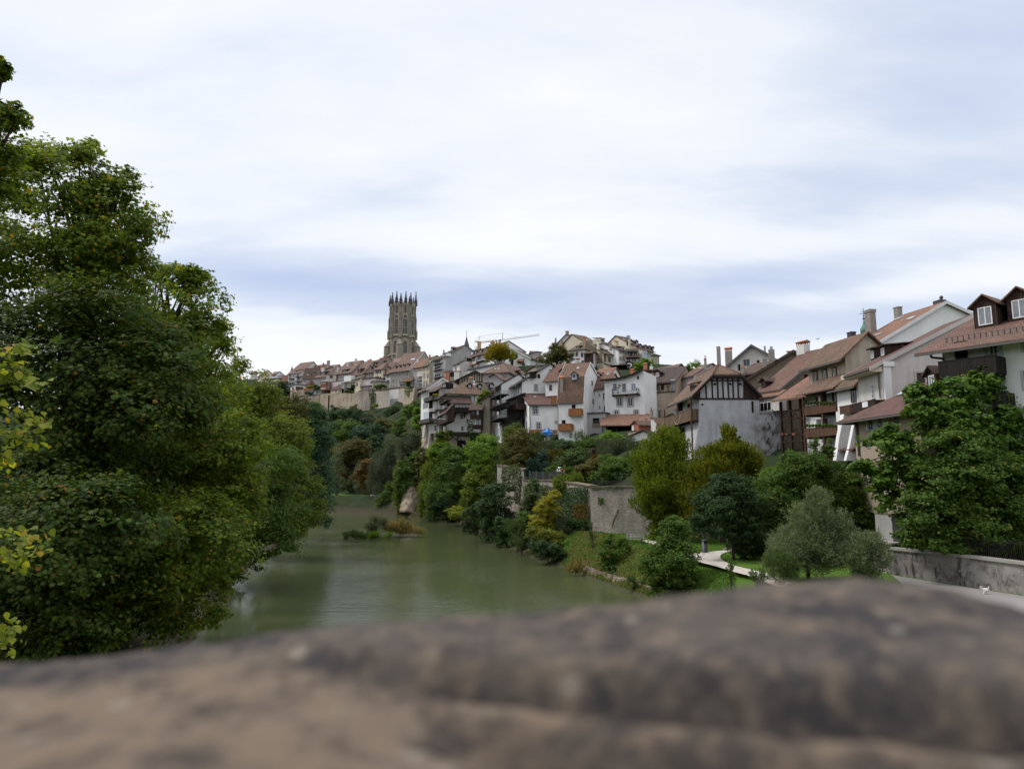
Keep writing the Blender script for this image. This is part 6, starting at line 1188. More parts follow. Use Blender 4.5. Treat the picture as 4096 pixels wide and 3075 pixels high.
sheet('path', [(-330, 1085), (-240, 1092), (-150, 1110), (-60, 1150), (60, 1205), (190, 1213), (330, 1200), (480, 1184), (560, 1178), (640, 1172), (640, 1182), (540, 1190), (480, 1206), (440, 1224), (425, 1247), (440, 1270), (490, 1300), (600, 1340), (760, 1378), (900, 1410), (1010, 1450), (1120, 1500), (1000, 1540), (860, 1490), (730, 1435), (560, 1390), (400, 1340), (200, 1290), (100, 1265), (0, 1235), (-120, 1180), (-230, 1130), (-330, 1105)][::-1], 3.035, 'gravel')
crop(3300, 1450, 1.661)
sheet('road', [(440, 1409), (900, 1482), (1500, 1577), (1700, 1800), (900, 1800), (620, 1600), (480, 1440)], 3.02, 'asphalt')
# rock faces
def rock(label, name, px, d, th, m, cat='rock', jag=.5, ztop=0):
    """craggy solid: outline traced, real thickness, displaced"""
    P = [at(x, y, d) for x, y in px]; cx = sum(p[0] for p in P)/len(P); cz = sum(p[2] for p in P)/len(P)
    zs = [p[2] for p in P]; b = MB(); N = 14; rows = []
    xs = [p[0] for p in P]; z0, z1 = min(zs), max(zs)
    for i in range(N+1):
        z = z0+(z1-z0)*i/N; cr = []
        for k in range(len(P)):
            p, q = P[k], P[(k+1) % len(P)]
            if (p[2]-z)*(q[2]-z) <= 0 and abs(p[2]-q[2]) > 1e-6: cr.append(p[0]+(q[0]-p[0])*(z-p[2])/(q[2]-p[2]))
        if len(cr) < 2: cr = [rows[-1][0]+.3, rows[-1][1]-.3] if rows else [cx-.1, cx+.1]
        rows.append((min(cr), max(cr), z))
    M = 12; v = []
    for (a, c, z) in rows:
        for j in range(M+1):
            t = j/M; yy = d-th*math.sin(math.pi*t)**.6*(1-.5*(z-z0)/(z1-z0)); v.append((a+(c-a)*t+random.uniform(-.2, .2)*jag, yy+random.uniform(-1, 1)*jag, z+random.uniform(-.25, .25)*jag))
    b.v = v; b.f = [(i*(M+1)+j, i*(M+1)+j+1, (i+1)*(M+1)+j+1, (i+1)*(M+1)+j) for i in range(N) for j in range(M)]
    s0 = len(v); b.v += [(x, d+6, z) for (x, _, z) in [v[i*(M+1)] for i in range(N+1)]]+[(x, d+6, z) for (x, _, z) in [v[i*(M+1)+M] for i in range(N+1)]]
    for i in range(N): b.f += [(i*(M+1), (i+1)*(M+1), s0+i+1, s0+i), (i*(M+1)+M, s0+N+1+i, s0+N+2+i, (i+1)*(M+1)+M)]
    b.f.append(tuple(N*(M+1)+j for j in range(M+1))+(s0+2*N+1, s0+N))
    o = b.build(name, MATS[m], None, True); return tag(o, label, cat)
crop(1100, 1550, 2.212)
rock('pointed pale sandstone cliff rising from the water at the river bend', 'rock_cliff', [(1090, 1112), (1110, 1030), (1150, 930), (1190, 850), (1215, 812), (1245, 830), (1290, 900), (1315, 1000), (1310, 1115)], 171, 4, 'cliff')
crop(1650, 1400, 3.687)
rock('tan rock face with buttress posts under the leftmost white house', 'rock_cliff', [(120, 1560), (140, 1300), (130, 1080), (250, 1070), (330, 1090), (400, 1200), (480, 1300), (500, 1560)], 178, 3, 'cliff')
b = MB()
for (x0, y0, x1, y1) in ((185, 1110, 165, 1290), (255, 1240, 232, 1480), (330, 1100, 350, 1420)): b.tube(at(x0, y0, 174.5), at(x1, y1, 174.0), .35, .5, 6)
tag(b.build('cliff_supports', MATS['offwhite']), 'slanting masonry props against the tan rock face', 'support')
b = MB(); p0 = at(255, 1065, 177); p1 = at(310, 1240, 177); b.box(p0[0], p1[0], 176.2, 180, p1[2], p0[2]); o = b.build('wall', MATS['white']); tag(o, 'white wall pier under the balconies on the tan rock', 'wall')
# ------------------------------------------------------------------ vegetation
TPL = {'kite': np.array([(0, -.5, 0), (.30, -.05, .06), (0, .5, 0), (-.30, -.05, .06)]),
       'narrow': np.array([(0, -.5, 0), (.13, 0, .03), (0, .5, 0), (-.13, 0, .03)]),
       'maple': np.array([(0, -.5, 0), (.16, -.30, .02), (.46, -.30, -.04), (.30, -.05, .04), (.44, .22, -.04), (.17, .20, .03), (0, .52, -.03), (-.17, .20, .03), (-.44, .22, -.04), (-.30, -.05, .04), (-.46, -.30, -.04), (-.16, -.30, .02)]),
       'big': np.array([(0, -.5, .0), (.30, -.34, .05), (.40, -.05, .06), (.22, .28, .02), (0, .52, -.08), (-.22, .28, .02), (-.40, -.05, .06), (-.30, -.34, .05)])}
def unit(v): return v/np.maximum(np.linalg.norm(v, axis=-1, keepdims=True), 1e-9)
def leafmesh(name, C, Nn, size, tpl, mat, updir=None):
    T = TPL[tpl]; n = len(C); k = len(T)
    a = RNG.normal(size=(n, 3)) if updir is None else updir+RNG.normal(size=(n, 3))*.35
    t = unit(np.cross(Nn, a)); b = np.cross(Nn, t)
    if updir is not None: b = unit(a); t = unit(np.cross(b, Nn)); Nn = np.cross(t, b)
    s = size*RNG.uniform(.5, 1.4, n)
    V = C[:, None, :]+s[:, None, None]*(T[None, :, 0:1]*t[:, None, :]+T[None, :, 1:2]*b[:, None, :]+T[None, :, 2:3]*Nn[:, None, :])
    me = bpy.data.meshes.new(name); me.vertices.add(n*k); me.vertices.foreach_set('co', V.astype(np.float32).ravel())
    me.loops.add(n*k); me.loops.foreach_set('vertex_index', np.arange(n*k, dtype=np.int32)); me.polygons.add(n)
    me.polygons.foreach_set('loop_start', np.arange(0, n*k, k, dtype=np.int32)); me.polygons.foreach_set('loop_total', np.full(n, k, np.int32))
    me.materials.append(MATS[mat]); me.update(calc_edges=True); return me
NLEAF = [0]
def sprigs(c, r, nl, style, ls, dens):
    """leaf clusters on lobes inside an ellipsoid; returns leaf centres, normals, sprig axes"""
    c = np.array(c); r = np.array(r); K_ = nl
    d = unit(RNG.normal(size=(K_, 3))+np.array([0, -.25, .15])); d[:, 2] = np.where(d[:, 2] < -.75, -d[:, 2], d[:, 2])
    lc = c+d*r*RNG.uniform(.40, .74, (K_, 1)); lr = r*RNG.uniform(.18, .46, (K_, 1))
    area = 4*math.pi*np.mean(r)**2; nleaf = int(dens*area/(ls*ls*.42)); per = 34 if style in ('broad', 'layer') else 16; ns = max(24, nleaf//per)
    li = RNG.integers(0, K_, ns); e = unit(RNG.normal(size=(ns, 3))+d[li]*.7+np.array([0, -.15, .35]))
    rad = RNG.uniform(.30, 1.12, (ns, 1))**.6; rad += (RNG.random((ns, 1)) < .16)*RNG.uniform(.1, .42, (ns, 1))
    S = lc[li]+e*lr[li]*rad
    o = unit((S-c)/r); rs = np.mean(r)*.16+ls*1.3
    ax = unit(o*.8+e*.5+np.array([0, 0, .2]))
    if style == 'erect': ax = unit(o*.75+np.array([0, 0, .85])+RNG.normal(size=(ns, 3))*.15); L, Wd, fl = rs*2.2, rs*.30, 1.0
    elif style == 'willow': ax = unit(o*.6+np.array([0, 0, .6])+RNG.normal(size=(ns, 3))*.3); L, Wd, fl = rs*1.5, rs*.4, 1.0
    elif style == 'droop': ax = unit(o*.35+np.array([0, 0, -1.0])); L, Wd, fl = rs*2.2, rs*.45, 1.0
    elif style == 'layer': ax = unit(o*np.array([1, 1, .2])+RNG.normal(size=(ns, 3))*.25+np.array([0, 0, -.12])); L, Wd, fl = rs*1.3, rs*.8, .5
    else: L, Wd, fl = rs*1.0, rs*.78, .5
    S = np.repeat(S, per, 0); A = np.repeat(ax, per, 0); E = np.repeat(unit(o*.6+e*.4), per, 0); n = len(S)
    u = RNG.uniform(-.5, 1.0, (n, 1)); g_ = RNG.normal(size=(n, 3))*Wd*.55*(1.05-.5*np.abs(u)); g_[:, 2] *= fl
    P = S+A*u*L*.6+g_
    up = np.array([0, 0, 1.0])
    if style in ('erect', 'willow', 'droop'): Nn = unit(E*.5+up*.35+RNG.normal(size=(n, 3))*.6)
    elif style == 'layer': Nn = unit(up*.62+E*.75+RNG.normal(size=(n, 3))*.42)
    else: Nn = unit(up*.5+E*.8+RNG.normal(size=(n, 3))*.48)
    return P, Nn, A, lc
def tree(label, mat, blobs, d, ls, style='broad', tpl='kite', dens=1.5, nl=18, name='tree', cat='tree', group=None, trunk=True, base=None, zmin=.25, tx=None, part=('trunk', 'crown'), depth=1.0, grow=1.06, skirt=None):
    Ps, Ns, As, lobes = [], [], [], []; m = mpp(d)
    cs = []; nl = int(nl*1.5); grow *= 1.14 if group in (PK, RB) else 1.0
    if skirt is None: skirt = group in (RB, GB, PK) and zmin > .1
    if skirt:                                            # let the foliage come down to the ground
        add = []
        for bl in blobs:
            dd = d+(bl[4] if len(bl) > 4 else 0); c = at(bl[0], bl[1]+bl[3]*.6, dd); g0 = gz(c[0], c[1]); mm = mpp(dd)
            if c[2]-g0 < .35*bl[3]*mm+.3 or any(q is not bl and q[1] > bl[1]+bl[3]*.4 and abs(q[0]-bl[0]) < q[2] for q in blobs): continue
            h = min((c[2]-g0)/mm, bl[3]*2.2); add.append((bl[0], bl[1]+bl[3]*.6+h*.5, bl[2]*.78, h*.62))
        blobs = list(blobs)+add
    for bl in blobs:
        x, y, rx, rz = bl[:4]; dd = d+(bl[4] if len(bl) > 4 else 0); c = at(x, y, dd); mm = mpp(dd)
        mm *= grow; r = (rx*mm, min(rx, rz*1.5)*mm*depth, rz*mm)
        P, N_, A, lc = sprigs(c, r, nl, style, ls, dens); Ps.append(P); Ns.append(N_); As.append(A); lobes += list(lc); cs.append((c, r))
    P = np.concatenate(Ps); N_ = np.concatenate(Ns); A = np.concatenate(As)
    cc = cs[0][0]; bx, by = (tx if tx else (float(np.mean([c[0] for c, r in cs])), float(np.mean([c[1] for c, r in cs]))))
    gz0 = gz(bx, by) if base is None else base
    ok = P[:, 2] > zmin; P, N_, A = P[ok], N_[ok], A[ok]; NLEAF[0] += len(P)
    e = tag(empty(name, (bx, by, gz0)), label, cat, group); off = np.array([bx, by, gz0])
    ud = A if style in ('erect', 'willow', 'droop') else None
    me = leafmesh(part[1], P-off, N_, ls, tpl, mat, ud); o = link(bpy.data.objects.new(part[1], me)); o.parent = e
    if trunk:
        b = MB(); H = max(c[2] for c, r in cs)-gz0; tr = max(.04, min(.45, .022*max(1, H)+.012*cs[0][1][0])); top = np.mean([c for c, r in cs], 0)-off; top[2] = max(top[2], .6)
        q = V3(top[0]*.25, top[1]*.25, top[2]*.45); b.tube((0, 0, -.6), q, tr*1.15, tr*.85, 8); b.tube(q, top, tr*.85, tr*.4, 7)
        sel = lobes if len(lobes) < 26 else random.sample(lobes, 26)
        for l in sel:
            l = np.array(l)-off; t = random.uniform(.15, .9); st = q+(top-q)*t if l[2] > q[2] else q*random.uniform(.55, 1)
            mid = (st+l)/2+V3(0, 0, .12*np.linalg.norm(l-st)); b.tube(st, mid, tr*.32, tr*.2, 5); b.tube(mid, l, tr*.2, tr*.06, 4)
        b.build(part[0], MATS['bark'], e)
    return e
def bush(label, mat, blobs, d, ls, style='broad', tpl='kite', **kw):
    kw.setdefault('part', ('stems', 'foliage')); kw.setdefault('name', 'bush'); kw.setdefault('cat', 'bush'); return tree(label, mat, blobs, d, ls, style, tpl, **kw)
LB = 'trees of the left river bank'; HW = 'trees of the wooded slope below the rampart'; GB = 'garden shrubs above the retaining wall'; PK = 'trees of the riverside park'; RB = 'trees and bushes along the right river edge'
crop(0, 0, 1)
# left bank, nearest first
tree('tall maple at the left edge, its sparse top branches highest against the sky', 'lf_maple', [(-70, 420, 130, 130), (-30, 640, 130, 110), (-140, 800, 200, 300), (-5, 300, 34, 60), (50, 480, 66, 60), (20, 720, 80, 80)], 27, .19, 'broad', 'maple', .85, 10, group=LB, name='maple_tree', tx=(-24, 27), base=2)
tree('big dense maple with broken rounded top, tallest full crown on the left', 'lf_maple', [(270, 790, 230, 190), (440, 930, 180, 230), (110, 1080, 260, 300), (330, 1180, 280, 260), (500, 1120, 140, 190), (180, 660, 100, 90), (370, 640, 110, 80), (500, 760, 80, 90), (560, 960, 70, 90)], 37, .20, 'broad', 'maple', .95, 16, group=LB, name='maple_tree', tx=(-25, 38), base=2)
tree('dark shaded maple filling the left side below the tallest crown', 'lf_maple_shaded', [(120, 1500, 330, 330), (420, 1480, 320, 320), (250, 1850, 380, 320), (520, 1750, 300, 260), (620, 1560, 240, 220)], 35, .21, 'layer', 'maple', 1.0, 16, group=LB, name='maple_tree', tx=(-24, 34), base=2)
tree('maple with yellowish top right of the tallest crown', 'lf_maple', [(720, 1230, 180, 160), (620, 1450, 230, 240), (800, 1400, 130, 190), (660, 1110, 70, 60), (770, 1120, 70, 60), (700, 1650, 230, 200)], 47, .22, 'broad', 'maple', 1.0, 14, group=LB, name='maple_tree', tx=(-29, 49), base=2, grow=1.0)
tree('brown tinted maple in the step of the skyline beside the open sky', 'lf_maple', [(850, 1420, 110, 170), (780, 1620, 200, 200), (890, 1340, 45, 60), (820, 1800, 200, 180)], 56, .24, 'broad', 'kite', 1.2, 12, group=LB, name='maple_tree', tx=(-33, 58), base=2, grow=.98)
tree('sunlit yellow green maple lowest in the left skyline, next to the far town', 'lf_hornbeam', [(980, 1590, 120, 150), (900, 1760, 160, 170), (1050, 1640, 60, 110), (960, 1480, 50, 50)], 70, .26, 'broad', 'kite', 1.2, 12, group=LB, name='maple_tree', tx=(-36, 73), base=2)
tree('maple with pale green upper leaves spreading over the water halfway along the left bank', 'lf_maple', [(720, 1830, 250, 180), (880, 1780, 190, 130), (560, 1980, 260, 220), (900, 1980, 170, 190), (720, 2050, 250, 200)], 42, .20, 'layer', 'maple', 1.1, 16, group=LB, name='maple_tree', tx=(-27, 43), base=1.5)
tree('low maple with yellow green leaves overhanging the water at the lower left', 'lf_maple', [(560, 2380, 320, 220), (780, 2180, 230, 190), (800, 2420, 120, 120), (420, 2520, 320, 160), (600, 2200, 260, 200)], 35, .19, 'layer', 'maple', 1.1, 16, group=LB, name='maple_tree', tx=(-22, 34), base=1)
tree('dark low thicket maple at the bottom left corner above the stone parapet', 'lf_maple_shaded', [(150, 2250, 340, 290), (100, 2540, 300, 220), (380, 2120, 280, 220)], 30, .19, 'layer', 'maple', 1.1, 14, group=LB, name='maple_tree', tx=(-20, 29), base=1)
tree('mid green tree with drooping branches reaching the water halfway along the left bank', 'lf_green', [(1000, 1900, 180, 180), (1060, 2080, 160, 170), (930, 2120, 170, 200), (1100, 2190, 90, 60), (950, 2270, 110, 80)], 62, .24, 'layer', 'kite', 1.3, 12, group=LB, name='lime_tree', tx=(-33, 62), base=1)
tree('yellow green hornbeam leaning over the water near the far end of the left bank', 'lf_hornbeam', [(1160, 1830, 100, 190), (1190, 2020, 110, 170), (1090, 1760, 90, 100), (1150, 2120, 100, 80)], 84, .26, 'layer', 'kite', 1.4, 12, group=LB, name='hornbeam_tree', tx=(-35, 88), base=1)
tree('bluish green locust tree at the end of the left bank where the river narrows', 'lf_blue', [(1240, 1770, 80, 120), (1260, 1930, 75, 160), (1275, 2060, 50, 90), (1210, 1680, 70, 90)], 108, .28, 'layer', 'kite', 1.5, 12, group=LB, name='locust_tree', tx=(-41, 112), base=1)
tree('olive green tree crown behind the hornbeam below the far town', 'lf_bronze', [(1110, 1690, 90, 90), (1180, 1640, 60, 60), (1060, 1740, 80, 90)], 100, .30, 'broad', 'kite', 1.4, 12, group=LB, tx=(-46, 100), base=2)
# near twigs with yellow leaves
def twigs():
    d = 12.5; e = tag(empty('young_tree', (-13.5, 12.5, 2)), 'young lime tree with yellow green leaves reaching in at the left edge', 'tree', LB); off = np.array([-13.5, 12.5, 2.0])
    br = [[(-400, 1600), (-60, 1420), (60, 1385), (130, 1395)], [(-400, 1750), (-30, 1500), (90, 1520), (180, 1540)], [(-400, 1800), (0, 1620), (100, 1670), (190, 1700)], [(-400, 1900), (-20, 1700), (80, 1760), (170, 1770)], [(-400, 1950), (-40, 1800), (20, 1830), (30, 1860)], [(-400, 2200), (-20, 2120), (80, 2140), (160, 2180)], [(-300, 2250), (0, 2200), (60, 2230), (90, 2250)], [(-300, 2560), (-20, 2480), (30, 2500), (60, 2530)], [(-300, 2700), (-10, 2560), (30, 2575), (60, 2590)], [(-350, 1560), (-20, 1480), (80, 1470), (110, 1490)]]
    b = MB(); P = []; A = []; b.tube((0, 0, -1), (.2, 0, 12), .12, .03, 7)
    for L in br:
        W = [at(x, y, d+random.uniform(-.5, .5))-off for x, y in L]; b.tube((.1, 0, W[0][2]-.4), W[0], .04, .025, 5)
        for i, (p, q) in enumerate(zip(W, W[1:])):
            b.tube(p, q, .022-.006*i, .016-.006*i, 5)
            if i >= 1:
                n = int(np.linalg.norm(q-p)/.022)
                for k in range(n): t = random.random(); P.append(p+(q-p)*t+V3(random.gauss(0, .09), random.gauss(0, .12), random.gauss(-.03, .085))); A.append(unit((q-p)+V3(0, 0, -.25)))
    P = np.array(P); N_ = unit(np.array([0, -.25, 1.0])+RNG.normal(size=P.shape)*.4); me = leafmesh('leaves', P, N_, .135, 'big', 'lf_lime', np.array(A)); o = link(bpy.data.objects.new('leaves', me)); o.parent = e; b.build('trunk', MATS['bark'], e)
twigs()
# wooded slope
crop(1100, 1550, 2.212)
for lab, m, bl, d in (
 ('dark round tree left of the white tower house on the rampart', 'lf_dark', [(60, 70, 75, 100), (110, 150, 60, 70)], 345),
 ('low bright shrubby tree at the foot of the white tower house', 'lf_green', [(40, 190, 70, 60), (120, 200, 60, 50)], 335),
 ('dark tree directly under the left end of the grey rampart', 'lf_dark', [(185, 200, 60, 75)], 322),
 ('feathery green tree below the warm tan rampart wall', 'lf_green', [(340, 215, 70, 75), (300, 270, 60, 60)], 312),
 ('wide dark tree under the drain slot of the rampart', 'lf_dark', [(430, 300, 100, 100), (360, 330, 70, 70)], 300),
 ('thin pointed tree against the tan rampart', 'lf_blue', [(512, 215, 22, 50), (512, 260, 28, 40)], 312),
 ('broad dark green tree in the middle of the wooded slope', 'lf_dark', [(620, 290, 120, 90), (560, 330, 90, 80)], 295),
 ('blue green tree below the rough bastion', 'lf_blue', [(740, 290, 60, 75)], 300),
 ('olive dark tree under the climbing ivy of the rampart', 'lf_olive', [(860, 300, 95, 60)], 300),
 ('dark tree below the smooth pale rampart wall', 'lf_dark', [(1000, 280, 100, 75), (1080, 240, 70, 60)], 298),
 ('fresh green tree at the right end under the rampart beside the white houses', 'lf_green', [(1200, 230, 80, 80), (1260, 190, 50, 60), (1240, 290, 60, 70)], 270),
 ('light green shrub tree hugging the wall of the leftmost white house', 'lf_bright', [(1270, 250, 30, 70), (1255, 330, 40, 60)], 200),
 ('round dark tree in the centre left of the wooded slope', 'lf_dark', [(470, 420, 100, 110)], 275),
 ('mid green tree in the centre of the wooded slope', 'lf_green', [(640, 410, 130, 90)], 265),
 ('large blue green tree in the centre right of the wooded slope', 'lf_blue', [(820, 410, 120, 100)], 258),
 ('brownish green tree behind the olive willow', 'lf_bronze', [(970, 370, 90, 90)], 262),
 ('pale green loose tree left of the grey willow on the slope', 'lf_green', [(1120, 360, 70, 80), (1130, 430, 50, 60)], 240),
 ('small pointed dark conifer in the wooded slope', 'lf_spruce', [(930, 520, 40, 90)], 235),
 ('dark understorey tree left of the chestnut', 'lf_dark', [(470, 560, 70, 140)], 232),
 ('dark tree filling the hollow behind the rusty chestnut', 'lf_dark', [(860, 560, 70, 120)], 228)):
    tree(lab, m, bl, d, .62, 'broad', 'kite', 1.8, 12, group=HW, zmin=1, grow=1.22)
tree('big olive yellow chestnut at the far end of the river', 'lf_bronze', [(700, 560, 120, 110), (600, 600, 110, 110), (780, 560, 80, 80), (650, 740, 90, 160)], 214, .5, 'broad', 'kite', 1.7, 12, group=HW, name='chestnut_tree')
tree('rust brown chestnut beside the olive yellow one at the river bend', 'lf_rust', [(800, 740, 80, 120), (760, 830, 80, 110), (850, 690, 40, 60)], 206, .5, 'layer', 'kite', 1.6, 12, group=HW, name='chestnut_tree')
tree('slim silvery poplar standing at the far water edge', 'lf_willow', [(545, 700, 45, 110), (540, 850, 60, 100), (560, 620, 25, 50)], 204, .42, 'erect', 'kite', 1.5, 12, group=HW, name='poplar_tree')
tree('dark bushy tree at the far water edge behind the left bank', 'lf_dark', [(480, 830, 60, 130), (640, 900, 60, 60)], 206, .5, 'broad', 'kite', 1.6, 10, group=HW)
tree('tall grey green willow left of the pointed sandstone cliff', 'lf_olive', [(960, 690, 110, 150), (940, 840, 110, 120), (1010, 580, 70, 80), (1000, 900, 60, 80)], 190, .42, 'droop', 'narrow', 3.2, 14, group=RB, name='willow_tree')
tree('dark grey green willow on the slope under the leftmost white house', 'lf_olive', [(1190, 490, 105, 90), (1130, 570, 70, 100), (1230, 560, 60, 60)], 184, .42, 'broad', 'narrow', 3.2, 14, group=RB, name='willow_tree')
for lab, m, bl, d in (
 ('leafy creeper mass on top of the pointed sandstone cliff', 'lf_green', [(1210, 720, 70, 70), (1130, 760, 60, 70), (1250, 640, 50, 60)], 170.5),
 ('yellow green shrubs on the left flank of the sandstone cliff', 'lf_hornbeam', [(1090, 820, 40, 90), (1090, 930, 36, 80)], 171.5),
 ('brownish dry shrubs below the grey house props', 'lf_bronze', [(1330, 610, 60, 60), (1290, 660, 40, 40)], 168),
 ('yellow green bush under the wooden terrace stair', 'lf_hornbeam', [(1500, 450, 65, 60), (1480, 520, 60, 50)], 163),
 ('bright yellow shrub on the rock edge below the tan rock face', 'lf_yellow', [(1400, 562, 45, 26)], 163),
 ('fresh green shrub below the wooden terrace', 'lf_bright', [(1470, 570, 90, 60), (1560, 610, 60, 50)], 160),
 ('dark clipped hedge beneath the wooden stair', 'lf_ivy', [(1670, 580, 85, 36), (1740, 560, 40, 50)], 157)):
    bush(lab, m, bl, d, .34, 'broad', dens=1.8, nl=10, group=RB, grow=1.25)
tree('large green tree on the river edge right of the sandstone cliff', 'lf_green', [(1600, 720, 130, 150), (1540, 880, 150, 150), (1450, 960, 110, 90), (1600, 950, 130, 100)], 150, .36, 'layer', 'kite', 1.8, 14, group=RB, grow=1.2)
tree('yellow green creeper covered slope shrub right of the sandstone cliff', 'lf_hornbeam', [(1360, 800, 80, 110), (1340, 950, 70, 110), (1400, 700, 60, 60)], 160, .34, 'droop', 'kite', 1.8, 10, group=RB, grow=1.2)
tree('light green alder with airy crown in front of the brown rendered house', 'lf_bright', [(1840, 600, 110, 120), (1900, 520, 70, 70), (1800, 760, 110, 110)], 128, .30, 'broad', 'kite', 1.3, 14, group=RB, grow=1.2)
tree('yellow green alder overhanging the water beside the dark riverside tree', 'lf_hornbeam', [(1790, 850, 100, 110), (1740, 960, 80, 80), (1860, 770, 80, 70)], 126, .30, 'layer', 'kite', 1.6, 12, group=RB, grow=1.2)
bush('bright lime green bush hanging low over the water', 'lf_lime', [(1620, 1115, 95, 50), (1700, 1110, 60, 50)], 136, .3, 'layer', dens=2.2, nl=10, group=RB, zmin=.1)
tree('dark rounded tree at the water edge under the hanging creeper', 'lf_dark', [(1960, 1010, 130, 130), (1940, 1150, 110, 110), (2040, 1180, 80, 90), (1990, 920, 80, 60)], 104, .27, 'layer', 'kite', 1.7, 14, group=RB, grow=1.2)
bush('pale tangled willow bush at the waterline right of the dark riverside tree', 'lf_hang', [(2130, 1280, 90, 110), (2160, 1370, 80, 60)], 92, .2, 'willow', 'narrow', dens=2.6, nl=12, group=RB, zmin=.1)
# island
g0 = atz(930, 1320, 0)
isl = MB(); C = [atz(620, 1350, 0), atz(1330, 1270, 0)]; cx, cy = (C[0][0]+C[1][0])/2, (C[0][1]+C[1][1])/2
isl.lathe((cx, cy, -1.2), [(7.2, 0), (6.2, 1.0), (5.2, 1.25), (3.5, 1.4), (.3, 1.5)], 20)
o = isl.build('island_ground', MATS['bark']); o.scale = (1, .55, 1); o.location = (0, cy*.45, 0); tag(o, kind='structure')
bush('grey green willow bush on the little river island', 'lf_olive', [(900, 1220, 95, 75), (840, 1270, 70, 45)], 111.5, .22, 'willow', 'narrow', dens=3, nl=10, zmin=.1, base=.3)
bush('golden brown reeds on the right half of the river island', 'lf_dry', [(1100, 1235, 110, 55), (1180, 1265, 90, 35), (1040, 1260, 60, 40)], 112, .34, 'erect', 'narrow', dens=3.2, nl=12, zmin=.1, base=.3, name='reeds', cat='reeds')
bush('bright green herb patch at the front of the river island', 'lf_bright', [(940, 1312, 90, 26), (840, 1315, 70, 22)], 108.5, .22, 'erect', 'narrow', dens=3.2, nl=10, zmin=.05, base=.2, name='herb_patch', cat='plants')
bush('pale low growth trailing into the water at the left tip of the island', 'lf_hang', [(690, 1315, 95, 40), (750, 1325, 100, 36)], 109, .24, 'willow', 'narrow', dens=2.8, nl=12, zmin=.05, base=.1, name='reeds', cat='reeds')
bush('thin reeds at the right tip of the island', 'lf_dry', [(1270, 1275, 80, 22)], 112.5, .24, 'erect', 'narrow', dens=2.5, nl=8, zmin=.03, base=.1, name='reeds', cat='reeds')
for lab, m, bl, d in (('green shrubs on the slope left of the sandstone cliff', 'lf_green', [(1040, 950, 80, 80), (980, 1010, 70, 50), (1070, 1040, 50, 50)], 181), ('brown green bank bushes under the far quay wall', 'lf_bronze', [(600, 1040, 70, 30), (700, 1060, 50, 20)], 197), ('round grey bush in front of the far quay wall', 'lf_olive', [(830, 1045, 45, 36)], 190), ('dry bank plants left of the sandstone cliff foot', 'lf_dry', [(900, 1085, 70, 16), (1000, 1090, 60, 16)], 182), ('rusty undergrowth on the low bank right of the sandstone cliff', 'lf_bronze', [(1300, 1130, 100, 14), (1440, 1140, 90, 16)], 160)):
    bush(lab, m, bl, d, .3, 'broad', dens=1.8, nl=8, group=RB, zmin=.1)
# hilltop trees
crop(1650, 1300, 3.687)
tree('golden yellow dome shaped tree among the upper houses', 'lf_gold', [(1280, 430, 175, 115), (1190, 490, 130, 85), (1380, 470, 120, 100)], 232, .42, 'erect', 'kite', 2.0, 14, base=32)
tree('green tree peeking out right behind the golden dome tree', 'lf_bright', [(1470, 470, 70, 90)], 236, .42, 'broad', 'kite', 1.8, 10, base=32)
crop(2000, 1300, 3.16)
tree('wide dark brownish green tree below the hilltop gable house', 'lf_bronze', [(720, 370, 150, 110), (620, 440, 140, 90), (850, 430, 100, 90), (700, 300, 70, 60)], 232, .42, 'broad', 'kite', 1.9, 14, base=30)
crop(2180, 1310, 4.608)
tree('light green tree in front of the hilltop dark galleries', 'lf_bright', [(1830, 680, 130, 90), (1740, 730, 130, 80), (1930, 690, 80, 90)], 225, .4, 'broad', 'kite', 1.7, 12, base=28)
crop(2200, 1400, 3.687)
tree('distant pale green tree behind the plain red roof', 'lf_bright', [(2140, 240, 110, 80), (2060, 290, 70, 50)], 230, .4, 'broad', 'kite', 1.5, 12, base=20)
crop(1650, 1400, 3.687)
bush('yellowing shrub between the main white house and the brown rendered house', 'lf_hornbeam', [(1070, 650, 70, 50), (1020, 710, 50, 50), (985, 780, 30, 40)], 163, .34, 'broad', dens=1.8, base=16, nl=10)
WD = lambda x: 1/(1/103+(1/87-1/103)*(x-425)/593)-.25       # depth of the ivy covered wall along the photo
def ivy(label, face_pts, d, ls, m='lf_ivy', th=.35, dens=3.0, name='ivy', droop=False, base=None):
    """climbing leaves over a traced patch of wall: polygon in crop px at a depth"""
    poly = np.array(face_pts, float); lo, hi = poly.min(0), poly.max(0); area = (hi[0]-lo[0])*(hi[1]-lo[1])*mpp(float(d(lo[0])) if callable(d) else d)**2; n = int(dens*area/(ls*ls*.42))
    Q = np.stack([RNG.uniform(lo[0], hi[0], n), RNG.uniform(lo[1], hi[1], n)], 1); Q = Q[inside(Q, poly)]
    dd = d(Q[:, 0]) if callable(d) else np.full(len(Q), d)
    P = np.array([at(x, y, k-abs(RNG.normal(0, th))) for (x, y), k in zip(Q, dd)]); c = P.mean(0); c[2] = P[:, 2].min()
    e = tag(empty(name, c), label, 'ivy'); N_ = unit(np.array([0, -.8, .5])+RNG.normal(size=P.shape)*.5)
    o = link(bpy.data.objects.new('leaves', leafmesh('leaves', P-c, N_, ls, 'kite', m, np.tile([0, 0, -1.0], (len(P), 1)) if droop else None))); o.parent = e; NLEAF[0] += len(P)
    b = MB(); k = (lo[0]+hi[0])/2
    for i in range(4): x = lo[0]+(hi[0]-lo[0])*(i+.5)/4; y0 = lo[1]+(hi[1]-lo[1])*.15; y1 = lo[1]+(hi[1]-lo[1])*.9; q = float(d(x)) if callable(d) else d; b.tube(at(x, y1, q)-c, at(x, y0, q)-c, .05, .03, 5)
    b.build('stems', MATS['bark'], e); return e
